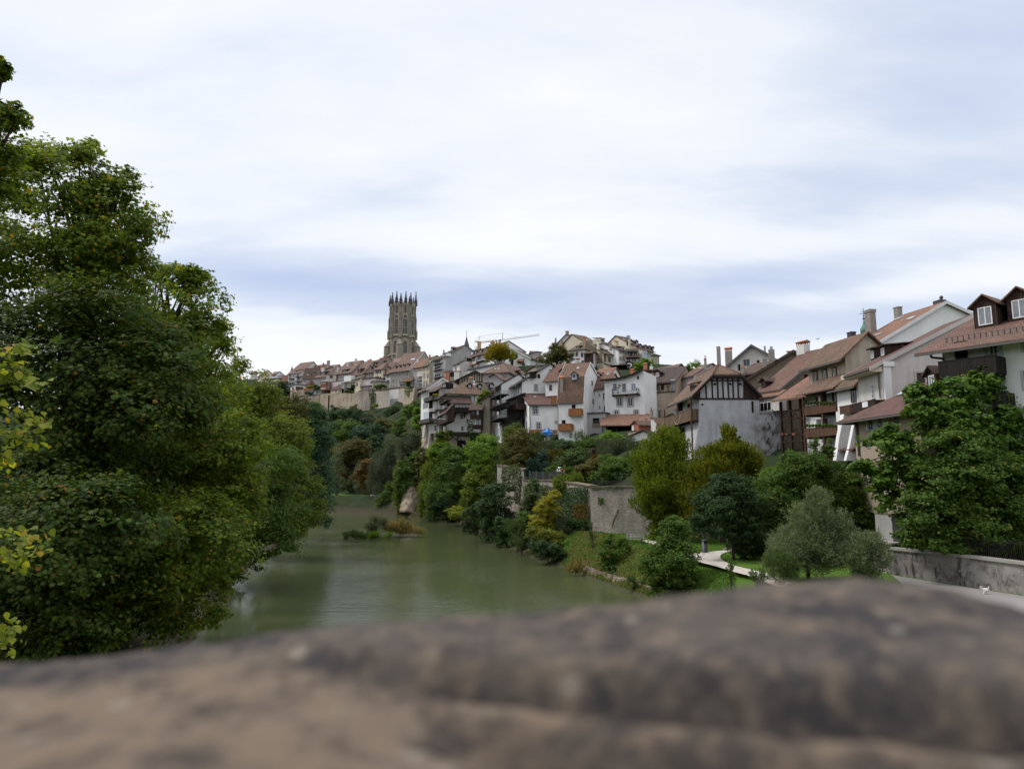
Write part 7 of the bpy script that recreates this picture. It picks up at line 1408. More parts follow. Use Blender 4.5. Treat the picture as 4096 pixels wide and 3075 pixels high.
ivy('bright ivy column climbing between the main white house and the red timber galleries', [(800, 1010), (880, 1010), (890, 1180), (1020, 1260), (1010, 1420), (880, 1450), (830, 1300), (800, 1150)], 159.5, .34, th=.7)
crop(1340, 1380, 6.144)
ivy('forked dark ivy climbing the rampart between bastion and smooth wall', [(825, 1090), (870, 1100), (880, 1180), (930, 1260), (900, 1070), (945, 1050), (960, 1180), (1015, 1200), (1000, 1400), (930, 1480), (870, 1400), (830, 1230)], 318.5, .5, th=.5)
ivy('ivy hanging over the crumbling right end of the rampart', [(1700, 1050), (1890, 1045), (1920, 1110), (1840, 1180), (1830, 1320), (1780, 1250), (1710, 1180)], 305.5, .5, 'lf_green', th=.6)
bush('bushes growing at the foot of the forked ivy', 'lf_hornbeam', [(970, 1530, 90, 70)], 314, .5, 'broad', dens=1.8, base=40, nl=8)
bush('leafy garden shrubs in front of the long grey shed on the rampart', 'lf_green', [(1050, 1030, 80, 55), (1180, 1020, 80, 50)], 322, .5, 'broad', dens=1.8, base=50, nl=8)
bush('small dark conifer beside the orange awning hut', 'lf_dark', [(1820, 980, 45, 80)], 312, .5, 'broad', dens=1.8, base=50, nl=8)
bush('dark round evergreen beside the tan rampart house', 'lf_dark', [(440, 1040, 55, 60)], 331, .5, 'broad', dens=1.8, base=50, nl=8)
for x, y, lab in ((300, 1150, 'left'), (410, 1160, 'right')): bush('ivy tuft spilling over the tan rampart edge, the %s one of two' % lab, 'lf_green', [(x, y, 50, 36)], 324.5, .45, 'broad', dens=1.8, base=45, nl=6)
crop(1000, 1420, 6.144)
bush('green hedge screen behind the glazed garden room on the rampart', 'lf_green', [(1640, 790, 90, 55)], 341, .5, 'broad', dens=2, base=50, nl=8); bush('yellow bush behind the orange board fence', 'lf_gold', [(1480, 790, 70, 26)], 346, .5, 'broad', dens=2, base=50, nl=6); bush('dark garden plants below the orange board fence', 'lf_blue', [(1430, 950, 110, 40)], 341, .45, 'broad', dens=1.8, base=49, nl=8)
# gardens above the wall
crop(1900, 1700, 2.212)
for nm, lab, m, bl, d, st, ls in (
 ('tree', 'dark brownish garden tree left of the blue spruce', 'lf_bronze', [(430, 190, 130, 110), (360, 240, 100, 90), (480, 280, 80, 60)], 112, 'broad', .26),
 ('tree', 'green garden tree with upright tip beside the timber box annex', 'lf_green', [(330, 90, 60, 80), (270, 170, 60, 90), (380, 100, 50, 60)], 118, 'broad', .26),
 ('spruce_tree', 'small conical blue spruce on the garden terrace', 'lf_spruce', [(596, 270, 26, 50), (596, 330, 42, 50), (596, 390, 54, 45)], 104, 'layer', .24),
 ('bush', 'dense rounded thuja behind the mesh fence', 'lf_spruce', [(520, 410, 52, 65), (520, 440, 56, 50)], 103, 'erect', .2),
 ('bush', 'loose grey green shrubs below the blue parasols', 'lf_olive', [(640, 200, 70, 40), (690, 240, 70, 50)], 120, 'willow', .22),
 ('bush', 'brownish seed shrubs right of the blue spruce', 'lf_bronze', [(690, 290, 70, 70), (640, 300, 40, 40)], 110, 'willow', .22),
 ('bush', 'dark green shrub before the white bell roofed house', 'lf_dark', [(770, 230, 80, 70)], 114, 'broad', .24),
 ('bush', 'mid green shrub under the orange balconies', 'lf_green', [(740, 180, 70, 40), (830, 200, 70, 40)], 122, 'broad', .24),
 ('bush', 'tall feathery shrub in front of the white house corner', 'lf_hang', [(920, 150, 60, 60), (980, 180, 60, 50)], 122, 'erect', .24),
 ('bush', 'pale olive rounded bush in the middle of the garden', 'lf_hang', [(920, 290, 80, 60), (870, 330, 50, 50)], 104, 'broad', .22),
 ('bush', 'dark purple leaved bush in the garden', 'lf_purple', [(1035, 245, 50, 30)], 112, 'broad', .22),
 ('bush', 'reddish leaved shrub left of the rose arbour', 'lf_rust', [(1060, 300, 50, 24)], 104, 'broad', .2),
 ('bush', 'bright light green tall shrub before the open shed', 'lf_bright', [(1200, 140, 80, 50), (1270, 160, 60, 50), (1170, 170, 50, 40)], 120, 'broad', .26),
 ('bush', 'grey green olive shrubs spread before the garden outbuilding', 'lf_olive', [(1200, 230, 100, 70), (1330, 230, 100, 80), (1450, 260, 90, 60)], 112, 'willow', .22),
 ('bush', 'bronze berry bush right of the pale olive bush', 'lf_bronze', [(1010, 400, 90, 70), (940, 430, 60, 50), (1050, 360, 50, 40)], 95, 'broad', .2),
 ('bush', 'leafy climber on the railing above the bare stone wall', 'lf_green', [(1280, 370, 110, 60), (1180, 420, 60, 60), (1390, 390, 70, 70)], 92, 'broad', .22),
 ('bush', 'small bush on the railing left of the bright hornbeam', 'lf_bright', [(1240, 330, 50, 30)], 93, 'broad', .2),
 ('bush', 'low trimmed box hedge behind the mesh fence', 'lf_green', [(690, 405, 60, 26), (810, 395, 60, 22)], 101, 'broad', .16),
 ('bush', 'trailing yellow green vine on the terrace edge', 'lf_hornbeam', [(770, 490, 70, 30), (840, 500, 70, 40), (900, 480, 60, 40)], 93, 'droop', .2),
 ('bush', 'wild shrubs on the slope below the barn gallery', 'lf_dark', [(1760, 120, 90, 70), (1830, 110, 70, 60), (1700, 200, 60, 40)], 96, 'broad', .24),
 ('bush', 'green shrubs between hanging creeper and mesh fence', 'lf_hang', [(520, 560, 40, 60), (480, 660, 60, 80), (450, 760, 60, 90)], 96, 'broad', .2)):
    (tree if nm.endswith('tree') else bush)(lab, m, bl, d, ls, st, 'narrow' if st in ('willow', 'erect') and m != 'lf_spruce' else 'kite', dens=2.6 if st in ('willow', 'erect') else 1.9, nl=12, group=GB, name=nm, grow=1.4)
for lab, m, bl, d, st in (
 ('low dark hedge behind the blue parasols', 'lf_dark', [(560, 110, 50, 30)], 128, 'broad'), ('olive shrub between the purple bush and the open shed', 'lf_olive', [(1095, 195, 70, 60)], 118, 'willow'),
 ('small rounded green shrub under the pale olive bush', 'lf_green', [(840, 275, 60, 45)], 110, 'broad'), ('leafy shrubs behind the flowers on the mesh fence', 'lf_hang', [(760, 350, 85, 50)], 104, 'broad'),
 ('green shrub at the left end of the iron railing', 'lf_green', [(1100, 470, 75, 55)], 92, 'broad'), ('dark shrub low behind the middle of the iron railing', 'lf_dark', [(1330, 475, 95, 50)], 90, 'broad'),
 ('tall leafy shrub between railing climber and bright hornbeam', 'lf_green', [(1450, 430, 70, 90), (1440, 520, 60, 50)], 90, 'broad'), ('olive thicket above the railing climber', 'lf_hang', [(1480, 330, 90, 60), (1390, 310, 70, 40)], 100, 'willow'),
 ('mid green shrub above the bronze berry bush', 'lf_green', [(1150, 335, 95, 60)], 103, 'broad'), ('wild thicket below the red and yellow parasols', 'lf_hang', [(1570, 290, 100, 60), (1640, 340, 90, 60)], 102, 'willow'),
 ('bronze shrub at the left garden edge above the creeper curtain', 'lf_bronze', [(390, 330, 80, 50)], 109, 'broad'), ('green shrub below the timber box annex', 'lf_green', [(300, 270, 70, 80)], 115, 'broad'),
 ('grassy garden plants before the white house with brown roof', 'lf_hang', [(560, 200, 70, 60), (540, 130, 60, 50)], 121, 'willow'), ('green shrubs at the foot of the bell roofed house', 'lf_green', [(880, 220, 90, 50), (1010, 180, 70, 50)], 119, 'broad'),
 ('dense undergrowth at the waterline left of the loose willow bush', 'lf_ivy', [(330, 980, 80, 80), (250, 900, 70, 70)], 97, 'broad'), ('climbing undergrowth at the foot of the olive creeper curtain', 'lf_green', [(500, 900, 80, 80), (430, 860, 60, 80)], 91, 'broad'),
 ('shaded undergrowth under the yellow green alder', 'lf_dark', [(60, 780, 80, 90), (-30, 820, 80, 80), (100, 880, 70, 70)], 118, 'broad'), ('dark undergrowth below the large green river tree', 'lf_dark', [(-170, 700, 130, 70), (-300, 720, 100, 60)], 148, 'broad'),
 ('shrubs covering the slope below the barn wall', 'lf_green', [(2080, 260, 110, 60), (1960, 240, 90, 60)], 90, 'broad')):
    bush(lab, m, bl, d, .22, st, 'narrow' if st == 'willow' else 'kite', dens=2.6 if st == 'willow' else 1.9, nl=12, group=GB, grow=1.25)
for lab, pl, d, m, dr in (
 ('long curtain of hanging creeper over the tall wall end', [(240, 380), (330, 350), (400, 370), (425, 480), (410, 560), (400, 700), (355, 700), (345, 560), (300, 600), (250, 560), (228, 470)], 104.0, 'lf_hang', True),
 ('olive creeper curtain over the wall left of the yellow maple', [(430, 520), (600, 520), (735, 560), (745, 790), (600, 860), (430, 940)], WD, 'lf_hang', False),
 ('ivy covering the wall right of the yellow maple', [(720, 560), (1000, 545), (1010, 900), (870, 900), (740, 780)], WD, 'lf_ivy', False),
 ('rusty creeper patch on the ivy covered wall', [(870, 700), (1000, 690), (1000, 830), (880, 850)], lambda x: WD(x)-.3, 'lf_rust', False),
 ('green creeper tuft high on the bare stone wall, its left one', [(1085, 640), (1140, 645), (1140, 690), (1110, 710)], 84.2, 'lf_green', True),
 ('small green creeper tuft on the bare stone wall near the hornbeam', [(1355, 655), (1400, 655), (1395, 690), (1360, 690)], 82.8, 'lf_ivy', True),
 ('mossy growth along the top of the bare stone wall', [(1030, 548), (1420, 542), (1420, 566), (1200, 562), (1040, 585)], 83.6, 'lf_olive', True)):
    ivy(lab, pl, d, .2, m, .3, 3.2, 'ivy', dr)
tree('yellow maple sapling leaning over the bank in front of the ivy wall', 'lf_yellow', [(660, 680, 75, 65), (590, 740, 70, 50), (560, 840, 80, 50), (690, 750, 50, 60), (700, 620, 35, 40)], 86, .20, 'layer', 'kite', 1.5, 12, group=RB, name='maple_tree')
tree('half yellow maple bush low over the water under the yellow maple', 'lf_hornbeam_y', [(600, 980, 120, 60), (720, 1010, 80, 60), (520, 940, 60, 40)], 83, .2, 'layer', 'kite', 1.6, 12, group=RB, name='maple_tree')
bush('grey willow bush beside the yellow maple', 'lf_olive', [(780, 920, 90, 80), (740, 860, 60, 50), (820, 990, 50, 60)], 86, .2, 'willow', 'narrow', dens=3, nl=12, group=RB)
bush('dark bush right at the waterline under the half yellow maple', 'lf_dark', [(640, 1130, 130, 70), (560, 1080, 90, 60), (740, 1150, 60, 60)], 79, .19, 'broad', dens=1.9, nl=12, group=RB, zmin=.05)
bush('ivy and bramble mound at the foot of the ivy wall', 'lf_ivy', [(930, 890, 90, 40), (860, 880, 60, 40)], 86, .18, 'broad', dens=1.9, nl=10, group=RB)
bush('loose green willow bush at the water left of the dark bush', 'lf_hang', [(430, 1010, 80, 80), (400, 900, 40, 60)], 88, .2, 'willow', 'narrow', dens=2.6, nl=10, group=RB, zmin=.05)
tree('slender young ash on the grassy bank left of the bench', 'lf_green', [(1230, 1090, 110, 70), (1190, 1030, 60, 50), (1150, 1150, 70, 50), (1230, 1180, 60, 60), (1310, 1060, 50, 50)], 68, .17, 'broad', 'kite', .75, 12, group=RB, name='ash_tree')
bush('leafy base shoots of the young ash on the bank', 'lf_ivy', [(1220, 1300, 45, 40)], 66, .16, 'broad', dens=1.8, nl=8, group=RB)
tree('dense dark green lilac bush standing alone between bench and litter bin', 'lf_green', [(1750, 1080, 180, 140), (1740, 1230, 230, 165), (1770, 940, 110, 110), (1720, 1350, 200, 110), (1770, 870, 50, 50)], 54, .17, 'broad', 'kite', 1.9, 16, group=RB, name='lilac_bush', cat='bush', part=('stems', 'foliage'))
bush('scrubby shrub on the muddy bank below the young ash', 'lf_hang', [(1390, 1390, 40, 40), (1470, 1420, 60, 30)], 60, .15, 'willow', 'narrow', dens=2.4, nl=8, group=RB)
bush('dry yellow grass clump at the waterline near the rock ledge', 'lf_dry', [(860, 1285, 70, 30), (920, 1270, 50, 26)], 70, .3, 'erect', 'narrow', dens=3, nl=8, group=RB, zmin=.03)
for lab, x, y in (('tall thin weeds on the lawn edge left of the bench', 1035, 950), ('tall dry weeds right of the bench on the bank edge', 1490, 1120)): bush(lab, 'lf_olive', [(x, y, 30, 60)], 70 if x > 1200 else 76, .2, 'erect', 'narrow', dens=1.2, nl=5, group=RB, name='weeds', cat='weeds')
# park trees
crop(2700, 1700, 2.3725)
tree('bright yellow green hornbeam, leftmost of the park trees', 'lf_hornbeam', [(-100, 270, 180, 170), (-220, 420, 170, 200), (20, 400, 170, 220), (-80, 600, 290, 230), (-200, 720, 190, 180), (60, 720, 150, 160), (-110, 850, 180, 100), (-120, 170, 90, 90), (-20, 130, 70, 90)], 76, .21, 'erect', 'kite', 1.9, 16, group=PK, name='hornbeam_tree')
tree('golden tinted pointed hornbeam, tallest of the park trees', 'lf_hornbeam_y', [(510, 160, 90, 120), (510, 70, 40, 60), (500, 290, 170, 120), (360, 420, 200, 140), (620, 360, 200, 120), (240, 600, 190, 160), (160, 780, 120, 150), (130, 900, 80, 90), (480, 520, 200, 150), (740, 400, 90, 90)], 72, .21, 'erect', 'kite', 1.9, 14, group=PK, name='hornbeam_tree')
tree('dark green lime tree above the litter bin', 'lf_dark', [(520, 610, 190, 130), (400, 760, 220, 160), (600, 760, 200, 180), (650, 930, 180, 160), (420, 950, 230, 110), (330, 860, 140, 130), (700, 1090, 130, 140), (640, 1150, 90, 80), (620, 1060, 150, 90)], 58, .17, 'broad', 'kite', 1.9, 16, group=PK, name='lime_tree', skirt=False)
tree('broad mid green maple with upright shoots before the white galleries', 'lf_green', [(1050, 560, 230, 150), (1230, 480, 230, 170), (1400, 560, 220, 190), (1000, 780, 230, 170), (1250, 720, 230, 160), (1480, 760, 200, 200), (1340, 250, 30, 110), (1470, 260, 30, 100), (1400, 300, 24, 90), (1100, 360, 90, 90), (920, 980, 200, 130), (1550, 960, 160, 140), (1700, 850, 180, 230), (1640, 650, 170, 170), (870, 1090, 130, 90), (800, 1120, 120, 80), (960, 1080, 170, 120), (1250, 900, 220, 150), (1790, 620, 150, 150), (1830, 820, 110, 170), (1880, 700, 100, 200)], 60, .17, 'broad', 'kite', 1.8, 14, group=PK, name='maple_tree')
tree('fresh light green shrub behind the golden hornbeam', 'lf_bright', [(930, 470, 90, 60), (1050, 440, 70, 50)], 66, .2, 'broad', 'kite', 1.6, 10, group=PK)
bush('dark low foliage added to stand in for the shade beneath the lime tree', 'lf_dark', [(640, 1150, 120, 80), (740, 1180, 90, 60), (560, 1080, 120, 60)], 59, .17, 'broad', dens=1.8, nl=12, group=PK)  # added dark foliage standing in for deep shade around the lime trunk
tree('dark ivy and shrub mass at the foot of the barn wall', 'lf_ivy', [(900, 410, 80, 60), (1010, 350, 60, 60)], 82, .22, 'broad', 'kite', 1.8, 10, group=PK, name='bush', cat='bush')
tree('silvery willow bush in front of the broad park maple', 'lf_willow', [(1330, 750, 130, 110), (1280, 900, 190, 130), (1420, 1010, 240, 150), (1250, 1120, 250, 160), (1450, 1200, 260, 170), (1080, 1200, 200, 150), (1300, 1340, 320, 110), (1000, 1330, 140, 80), (1360, 670, 50, 60)], 47, .16, 'willow', 'narrow', dens=2.6, nl=16, group=PK, name='willow_bush', cat='bush', part=('stems', 'foliage'))
tree('lower silvery willow bush next to the stained garden wall', 'lf_willow', [(1780, 1160, 160, 110), (1700, 1270, 150, 110), (1880, 1250, 150, 120), (1800, 1350, 180, 80)], 45, .16, 'willow', 'narrow', dens=2.6, nl=12, group=PK, name='willow_bush', cat='bush', part=('stems', 'foliage'))
bush('sparse weeds at the path edge in front of the willow bush', 'lf_hang', [(770, 1430, 50, 30), (830, 1440, 40, 60)], 42, .14, 'erect', 'narrow', dens=1.3, nl=6, group=PK, name='weeds', cat='weeds')
bush('single thistle growing on the grass beside the path', 'lf_green', [(530, 1350, 26, 40)], 44.5, .14, 'erect', 'narrow', dens=1.5, nl=5, group=PK, name='thistle', cat='plant')
bush('low willow skirt beside the path under the silvery willow', 'lf_hang', [(960, 1290, 110, 90), (1060, 1330, 120, 70)], 45, .15, 'willow', 'narrow', dens=2.2, nl=12, group=PK)
crop(3300, 1450, 1.661)
tree('large light green catalpa with big drooping leaves at the right edge', 'lf_catalpa', [(820, 230, 190, 120), (640, 300, 120, 100), (1030, 180, 130, 110), (1180, 400, 180, 130), (870, 420, 260, 150), (400, 560, 150, 90), (560, 650, 170, 120), (480, 750, 170, 90), (1250, 600, 150, 160), (1090, 90, 80, 60), (590, 190, 50, 50), (240, 690, 60, 40), (430, 480, 110, 60), (1080, 560, 240, 170), (330, 780, 100, 100), (390, 890, 80, 110)], 48, .27, 'layer', 'big', 2.0, 14, group=PK, name='catalpa_tree', tx=(32.5, 49.5), base=4, grow=.90, skirt=False)
tree('dark maple with yellow leaf tips in front of the catalpa', 'lf_green', [(860, 600, 200, 160), (1000, 750, 260, 180), (760, 800, 200, 150), (720, 1000, 220, 180), (1000, 980, 260, 190), (1180, 900, 190, 230), (900, 480, 50, 90), (700, 1160, 170, 100), (980, 1150, 130, 90), (850, 1190, 200, 80), (1050, 1200, 220, 80)], 46, .18, 'layer', 'maple', 1.7, 14, group=PK, name='maple_tree', tx=(31.5, 47.5), base=4, grow=.96, skirt=False)
tree('deep green shaded tree behind the iron railing at the right edge', 'lf_maple_shaded', [(1250, 950, 190, 220), (1150, 1150, 210, 130), (1330, 1180, 130, 120)], 47, .2, 'layer', 'kite', 1.9, 12, group=PK, tx=(34.5, 47), base=4, skirt=False)
# lawns: blades as stuff
def blades(name, poly_px, z, n, h, mat):
    Q = np.array([atz(x, y, z)[:2] for x, y in poly_px]); lo, hi = Q.min(0), Q.max(0); P = RNG.uniform(lo, hi, (n, 2)); P = P[inside(P, Q)]; Z = ground(P)
    ok = (Z > .15) & ~inside(P, PATHP); P, Z = P[ok], Z[ok]; C = np.stack([P[:, 0], P[:, 1], Z+h*.35], 1); N_ = unit(RNG.normal(size=C.shape)*np.array([1, 1, .3])+np.array([0, -.6, .3]))
    me = leafmesh(name, C, N_, h, 'narrow', mat, np.tile([0, 0, 1.0], (len(C), 1))+RNG.normal(size=C.shape)*.45); tag(link(bpy.data.objects.new(name, me)), kind='stuff')
crop(1900, 1700, 2.212)
blades('lawn_grass', [(900, 940), (1640, 955), (2300, 1060), (2300, 1500), (1500, 1130), (1320, 1060), (900, 1010)], 3.0, 60000, .12, 'lf_grass')
blades('bank_grass', [(740, 1130), (880, 990), (1080, 1030), (1330, 1110), (1600, 1170), (2000, 1270), (2330, 1360), (2300, 1560), (1500, 1560), (960, 1290)], 1.8, 60000, .26, 'lf_grass')
blades('dry_bank_grass', [(820, 1150), (900, 1080), (1200, 1150), (1500, 1280), (1800, 1420), (2000, 1560), (1500, 1520), (1000, 1310)], 1.0, 12000, .32, 'lf_dry')
print('LEAVES', NLEAF[0])
# ------------------------------------------------------------------ small things
def atg(x, y, z=3.0): return atz(x, y, z)
crop(1900, 1700, 2.212)
p = atg(1408, 1050); q = atg(1455, 1045); s = 1.9
e = tag(empty('park_bench', (p[0], p[1], 3.0), R(-24)), 'weathered grey slatted park bench standing on the lawn by the path', 'bench')
b = MB(); [b.box(-.95, .95, -.02+.14*i, .08+.14*i, .43, .47) for i in range(3)]; b.build('seat', MATS['w_silver'], e)
b = MB(); [b.prism([(-.95, .42+.04*i, .56+.14*i), (.95, .42+.04*i, .56+.14*i), (.95, .45+.04*i, .66+.14*i), (-.95, .45+.04*i, .66+.14*i)], (0, .04, 0)) for i in range(3)]; b.build('backrest', MATS['w_silver'], e)
for x in (-.7, .7): b = MB(); b.box(x-.03, x+.03, 0, .06, 0, .425); b.box(x-.03, x+.03, .34, .40, 0, .425); b.tube((x, .37, .42), (x, .56, 1.0), .03, n=6); b.box(x-.025, x+.025, .065, .335, .37, .42); b.build('leg', MATS['metal_dark'], e)
p = atg(2033, 1128); e = tag(empty('litter_bin', (p[0], p[1], 3.03)), 'dark grey cylindrical litter bin beside the gravel path', 'litter bin')
b = MB(); b.lathe((0, 0, 0), [(.27, 0), (.27, .03), (.24, .06), (.24, 1.0)], 20); b.build('body', MATS['metal_dark'], e, True); MB().lathe((0, 0, 1.003), [(.26, 0), (.26, .06), (.2, .13), (.02, .15)], 20).build('lid', MATS['metal_dark'], e, True)
MB().box(-.13, .13, -.262, -.2, .82, .93).build('slot', MATS['dark_room'], e)
crop(2700, 1700, 2.3725)
p = atg(502, 1203); e = tag(empty('sign_post', (p[0], p[1], 3.0)), 'thin grey metal post at the fork of the gravel path', 'post'); MB().tube((0, 0, 0), (0, 0, 2.6), .035, n=8).build('pole', MATS['metal_grey'], e); MB().lathe((0, 0, 2.6), [(.045, 0), (.045, .04), (.01, .05)], 8).build('pole_cap', MATS['metal_dark'], e)
p = atg(578, 1190); o = MB().box(p[0]-1.1, p[0]+1.1, p[1]-.15, p[1]+.15, 3.0, 3.22).build('stone_step', MATS['concrete_block']); tag(o, 'low flat stone slab on the lawn behind the thin post', 'stone slab')
# parasols
crop(1650, 1400, 3.687)
def parasol(name, label, x, y0, y1, d, openr, m, closed=False, group=None, hang=0):
    t, q = at(x, y0, d), at(x, y1, d); H = t[2]-q[2]; e = tag(empty(name, q), label, 'parasol', group); b = MB(); b.tube((0, 0, 0), (0, 0, H), .035, n=8); b.build('pole', MATS['frame'], e); c = MB(); n = 8
    if closed:
        prof = [(.05, H), (.14, H*.86), (.24, H*.6), (.30, H*.35), (.22, H*.30)]; k0 = len(c.v); nn = 16
        for r, z in prof: c.v += [(r*(1 if i % 2 else .62)*math.cos(i*2*math.pi/nn), r*(1 if i % 2 else .62)*math.sin(i*2*math.pi/nn), z) for i in range(nn)]
        c.f = [(k*nn+i, k*nn+(i+1) % nn, (k+1)*nn+(i+1) % nn, (k+1)*nn+i) for k in range(len(prof)-1) for i in range(nn)]
    else:
        k0 = 0; c.v = [(0, 0, H)]+[(openr*math.cos(i*math.pi/4), openr*math.sin(i*math.pi/4), H-openr*.38) for i in range(8)]+[(openr*math.cos(i*math.pi/4), openr*math.sin(i*math.pi/4), H-openr*.38-.22) for i in range(8)]
        c.f = [(0, 1+i, 1+(i+1) % 8) for i in range(8)]+[(1+i, 9+i, 9+(i+1) % 8, 1+(i+1) % 8) for i in range(8)]
    c.build('canopy', MATS[m], e); return e
parasol('parasol', 'open blue parasol in front of the white house with brown roof', 1990, 1172, 1330, 126, 1.2, 'fabric_blue')
parasol('parasol', 'closed blue parasol in front of the open blue one', 2012, 1140, 1330, 124, 1, 'fabric_blue', True); parasol('parasol', 'closed blue parasol half hidden behind the open blue one', 1952, 1150, 1330, 130, 1, 'fabric_blue', True)
crop(2200, 1400, 3.687)
parasol('parasol', 'closed dark red parasol by the white garden outbuilding', 1512, 1362, 1560, 112, 1, 'fabric_red', True); parasol('parasol', 'closed pale yellow parasol beside the dark red one', 1548, 1375, 1560, 111, 1, 'fabric_yellow', True)
crop(1900, 1700, 2.212)
parasol('parasol', 'small closed pinkish parasol behind the box hedge', 792, 342, 410, 104, 1, 'fabric_red', True); parasol('parasol', 'small white garden parasol behind the railing shrubs', 1365, 382, 440, 95, .9, 'fabric_white')
p = at(745, 400, 97); e = tag(empty('flower_bush', p-V3(0, 0, .6)), 'white and orange flowers on the mesh fence', 'flowers'); b = MB(); [b.lathe((random.uniform(-.4, .4), random.uniform(-.2, .2), .4+random.uniform(0, .6)), [(.01, 0), (.12, .06), (.01, .12)], 6) for _ in range(16)]; b.build('blossoms', MATS['fabric_white'], e); b = MB(); [b.lathe((random.uniform(.2, .8), random.uniform(-.2, .2), .2+random.uniform(0, .5)), [(.01, 0), (.12, .06), (.01, .12)], 6) for _ in range(9)]; b.build('orange_blossoms', MATS['fabric_orange'], e)
# satellite dish, statue-like white marker
crop(2180, 1310, 4.608); p = at(1555, 705, 233); b = MB(); b.lathe((0, 0, 0), [(.05, 0), (.5, .08), (.95, .35), (.9, .36), (.45, .12), (.04, .05)], 16); o = b.build('satellite_dish', MATS['offwhite']); o.location = p; o.rotation_euler = (R(75), 0, R(-20)); tag(o, 'white satellite dish on the black barn roof', 'satellite dish')
# dog
def skin(name, V, E, Rr, m, parent=None, sub=2):
    me = bpy.data.meshes.new(name); me.from_pydata([tuple(v) for v in V], E, []); o = link(bpy.data.objects.new(name, me)); me.materials.append(m); md = o.modifiers.new('skin', 'SKIN'); md.use_smooth_shade = True
    for i, r in enumerate(Rr): me.skin_vertices[0].data[i].radius = (r, r) if not isinstance(r, tuple) else r
    me.skin_vertices[0].data[0].use_root = True; s = o.modifiers.new('sub', 'SUBSURF'); s.levels = s.render_levels = sub; o.parent = parent; return o
crop(3300, 1450, 1.661)
p = atz(1066, 1538, 3.02); e = tag(empty('dog', (p[0], p[1], 3.02), R(184)), 'small white dog walking left along the foot of the garden wall', 'dog')
V = [(0, 0, .27), (-.13, 0, .28), (.13, 0, .275), (.20, 0, .34), (.25, 0, .40), (.31, 0, .385), (.355, 0, .37), (-.2, 0, .33), (-.25, 0, .42), (-.22, 0, .47)]
E_ = [(0, 1), (0, 2), (2, 3), (3, 4), (4, 5), (5, 6), (1, 7), (7, 8), (8, 9)]; Rr = [.082, .075, .085, .055, .058, .036, .022, .022, .018, .012]
for s in (-1, 1):
    f = len(V); V += [(.13, s*.055, .19), (.135+s*.03, s*.055, .10), (.15+s*.05, s*.055, .02)]; E_ += [(2, f), (f, f+1), (f+1, f+2)]; Rr += [.038, .024, .024]
    f = len(V); V += [(-.13, s*.055, .19), (-.18-s*.02, s*.055, .11), (-.155-s*.05, s*.055, .02)]; E_ += [(1, f), (f, f+1), (f+1, f+2)]; Rr += [.044, .024, .024]
    f = len(V); V += [(.235, s*.045, .45), (.225, s*.07, .425)]; E_ += [(4, f), (f, f+1)]; Rr += [.018, .012]
g = G('dog_fur'); o = g.obj(); g.pbsdf(g.mix(g.ramp(g.noise(o, 6, 2), [(.56, 0.0), (.6, 1.0)]), (.74, .72, .68), (.20, .12, .07)), .9, .1); skin('body', V, E_, Rr, g.m, e)
b = MB(); b.lathe((.372, 0, .375), [(.002, -.012), (.014, 0), (.002, .012)], 8); [b.lathe((.285, s*.036, .412), [(.001, -.008), (.009, 0), (.001, .008)], 6) for s in (-1, 1)]; b.build('nose_and_eyes', MATS['dark_room'], e)
# bird
crop(3000, 1150, 2.373); p = at(643, 487, 80); e = tag(empty('bird', p, R(20)), 'small dark bird gliding in the sky above the red roofs', 'bird')
skin('body', [(0, 0, 0), (.1, 0, 0), (.17, 0, .01), (-.12, 0, 0), (-.2, 0, 0), (.02, .18, .05), (-.03, .42, .02), (.02, -.18, .05), (-.03, -.42, .02)], [(0, 1), (1, 2), (0, 3), (3, 4), (0, 5), (5, 6), (0, 7), (7, 8)], [.045, .04, .028, .035, (.04, .01), (.05, .012), (.02, .008), (.05, .012), (.02, .008)], MATS['metal_dark'], e)
# rock ledge at the water edge
crop(1900, 1700, 2.212)
def ledge():
    pts = [(975, 1310), (1060, 1345), (1180, 1375), (1270, 1410), (1380, 1445), (1500, 1485), (1640, 1530), (1800, 1580)]; b = MB()
    for (a, c) in zip(pts, pts[1:]):
        P, Q = atz(*a, .0), atz(*c, .0)
        for i in range(6):
            t = (i+.5)/6; p = P+(Q-P)*t; r = random.uniform(.35, .6); n = 7; k = len(b.v)
            for z, s in ((-.4, 1.0), (.3, 1.05), (.75, .75)):
                b.v += [(p[0]-.05+r*s*math.cos(j*2*math.pi/n+i)*random.uniform(.8, 1.2)*1.2, p[1]+.2+r*s*math.sin(j*2*math.pi/n+i)*random.uniform(.8, 1.2), z+random.uniform(-.08, .08)) for j in range(n)]
            for m_ in range(2): b.f += [(k+m_*n+j, k+m_*n+(j+1) % n, k+(m_+1)*n+(j+1) % n, k+(m_+1)*n+j) for j in range(n)]
            b.f.append(tuple(k+2*n+j for j in range(n)))
    o = b.build('rock_ledge', MATS['stone_brown']); tag(o, 'dark rock ledge along the waterline of the grassy bank', 'rock ledge')
ledge()
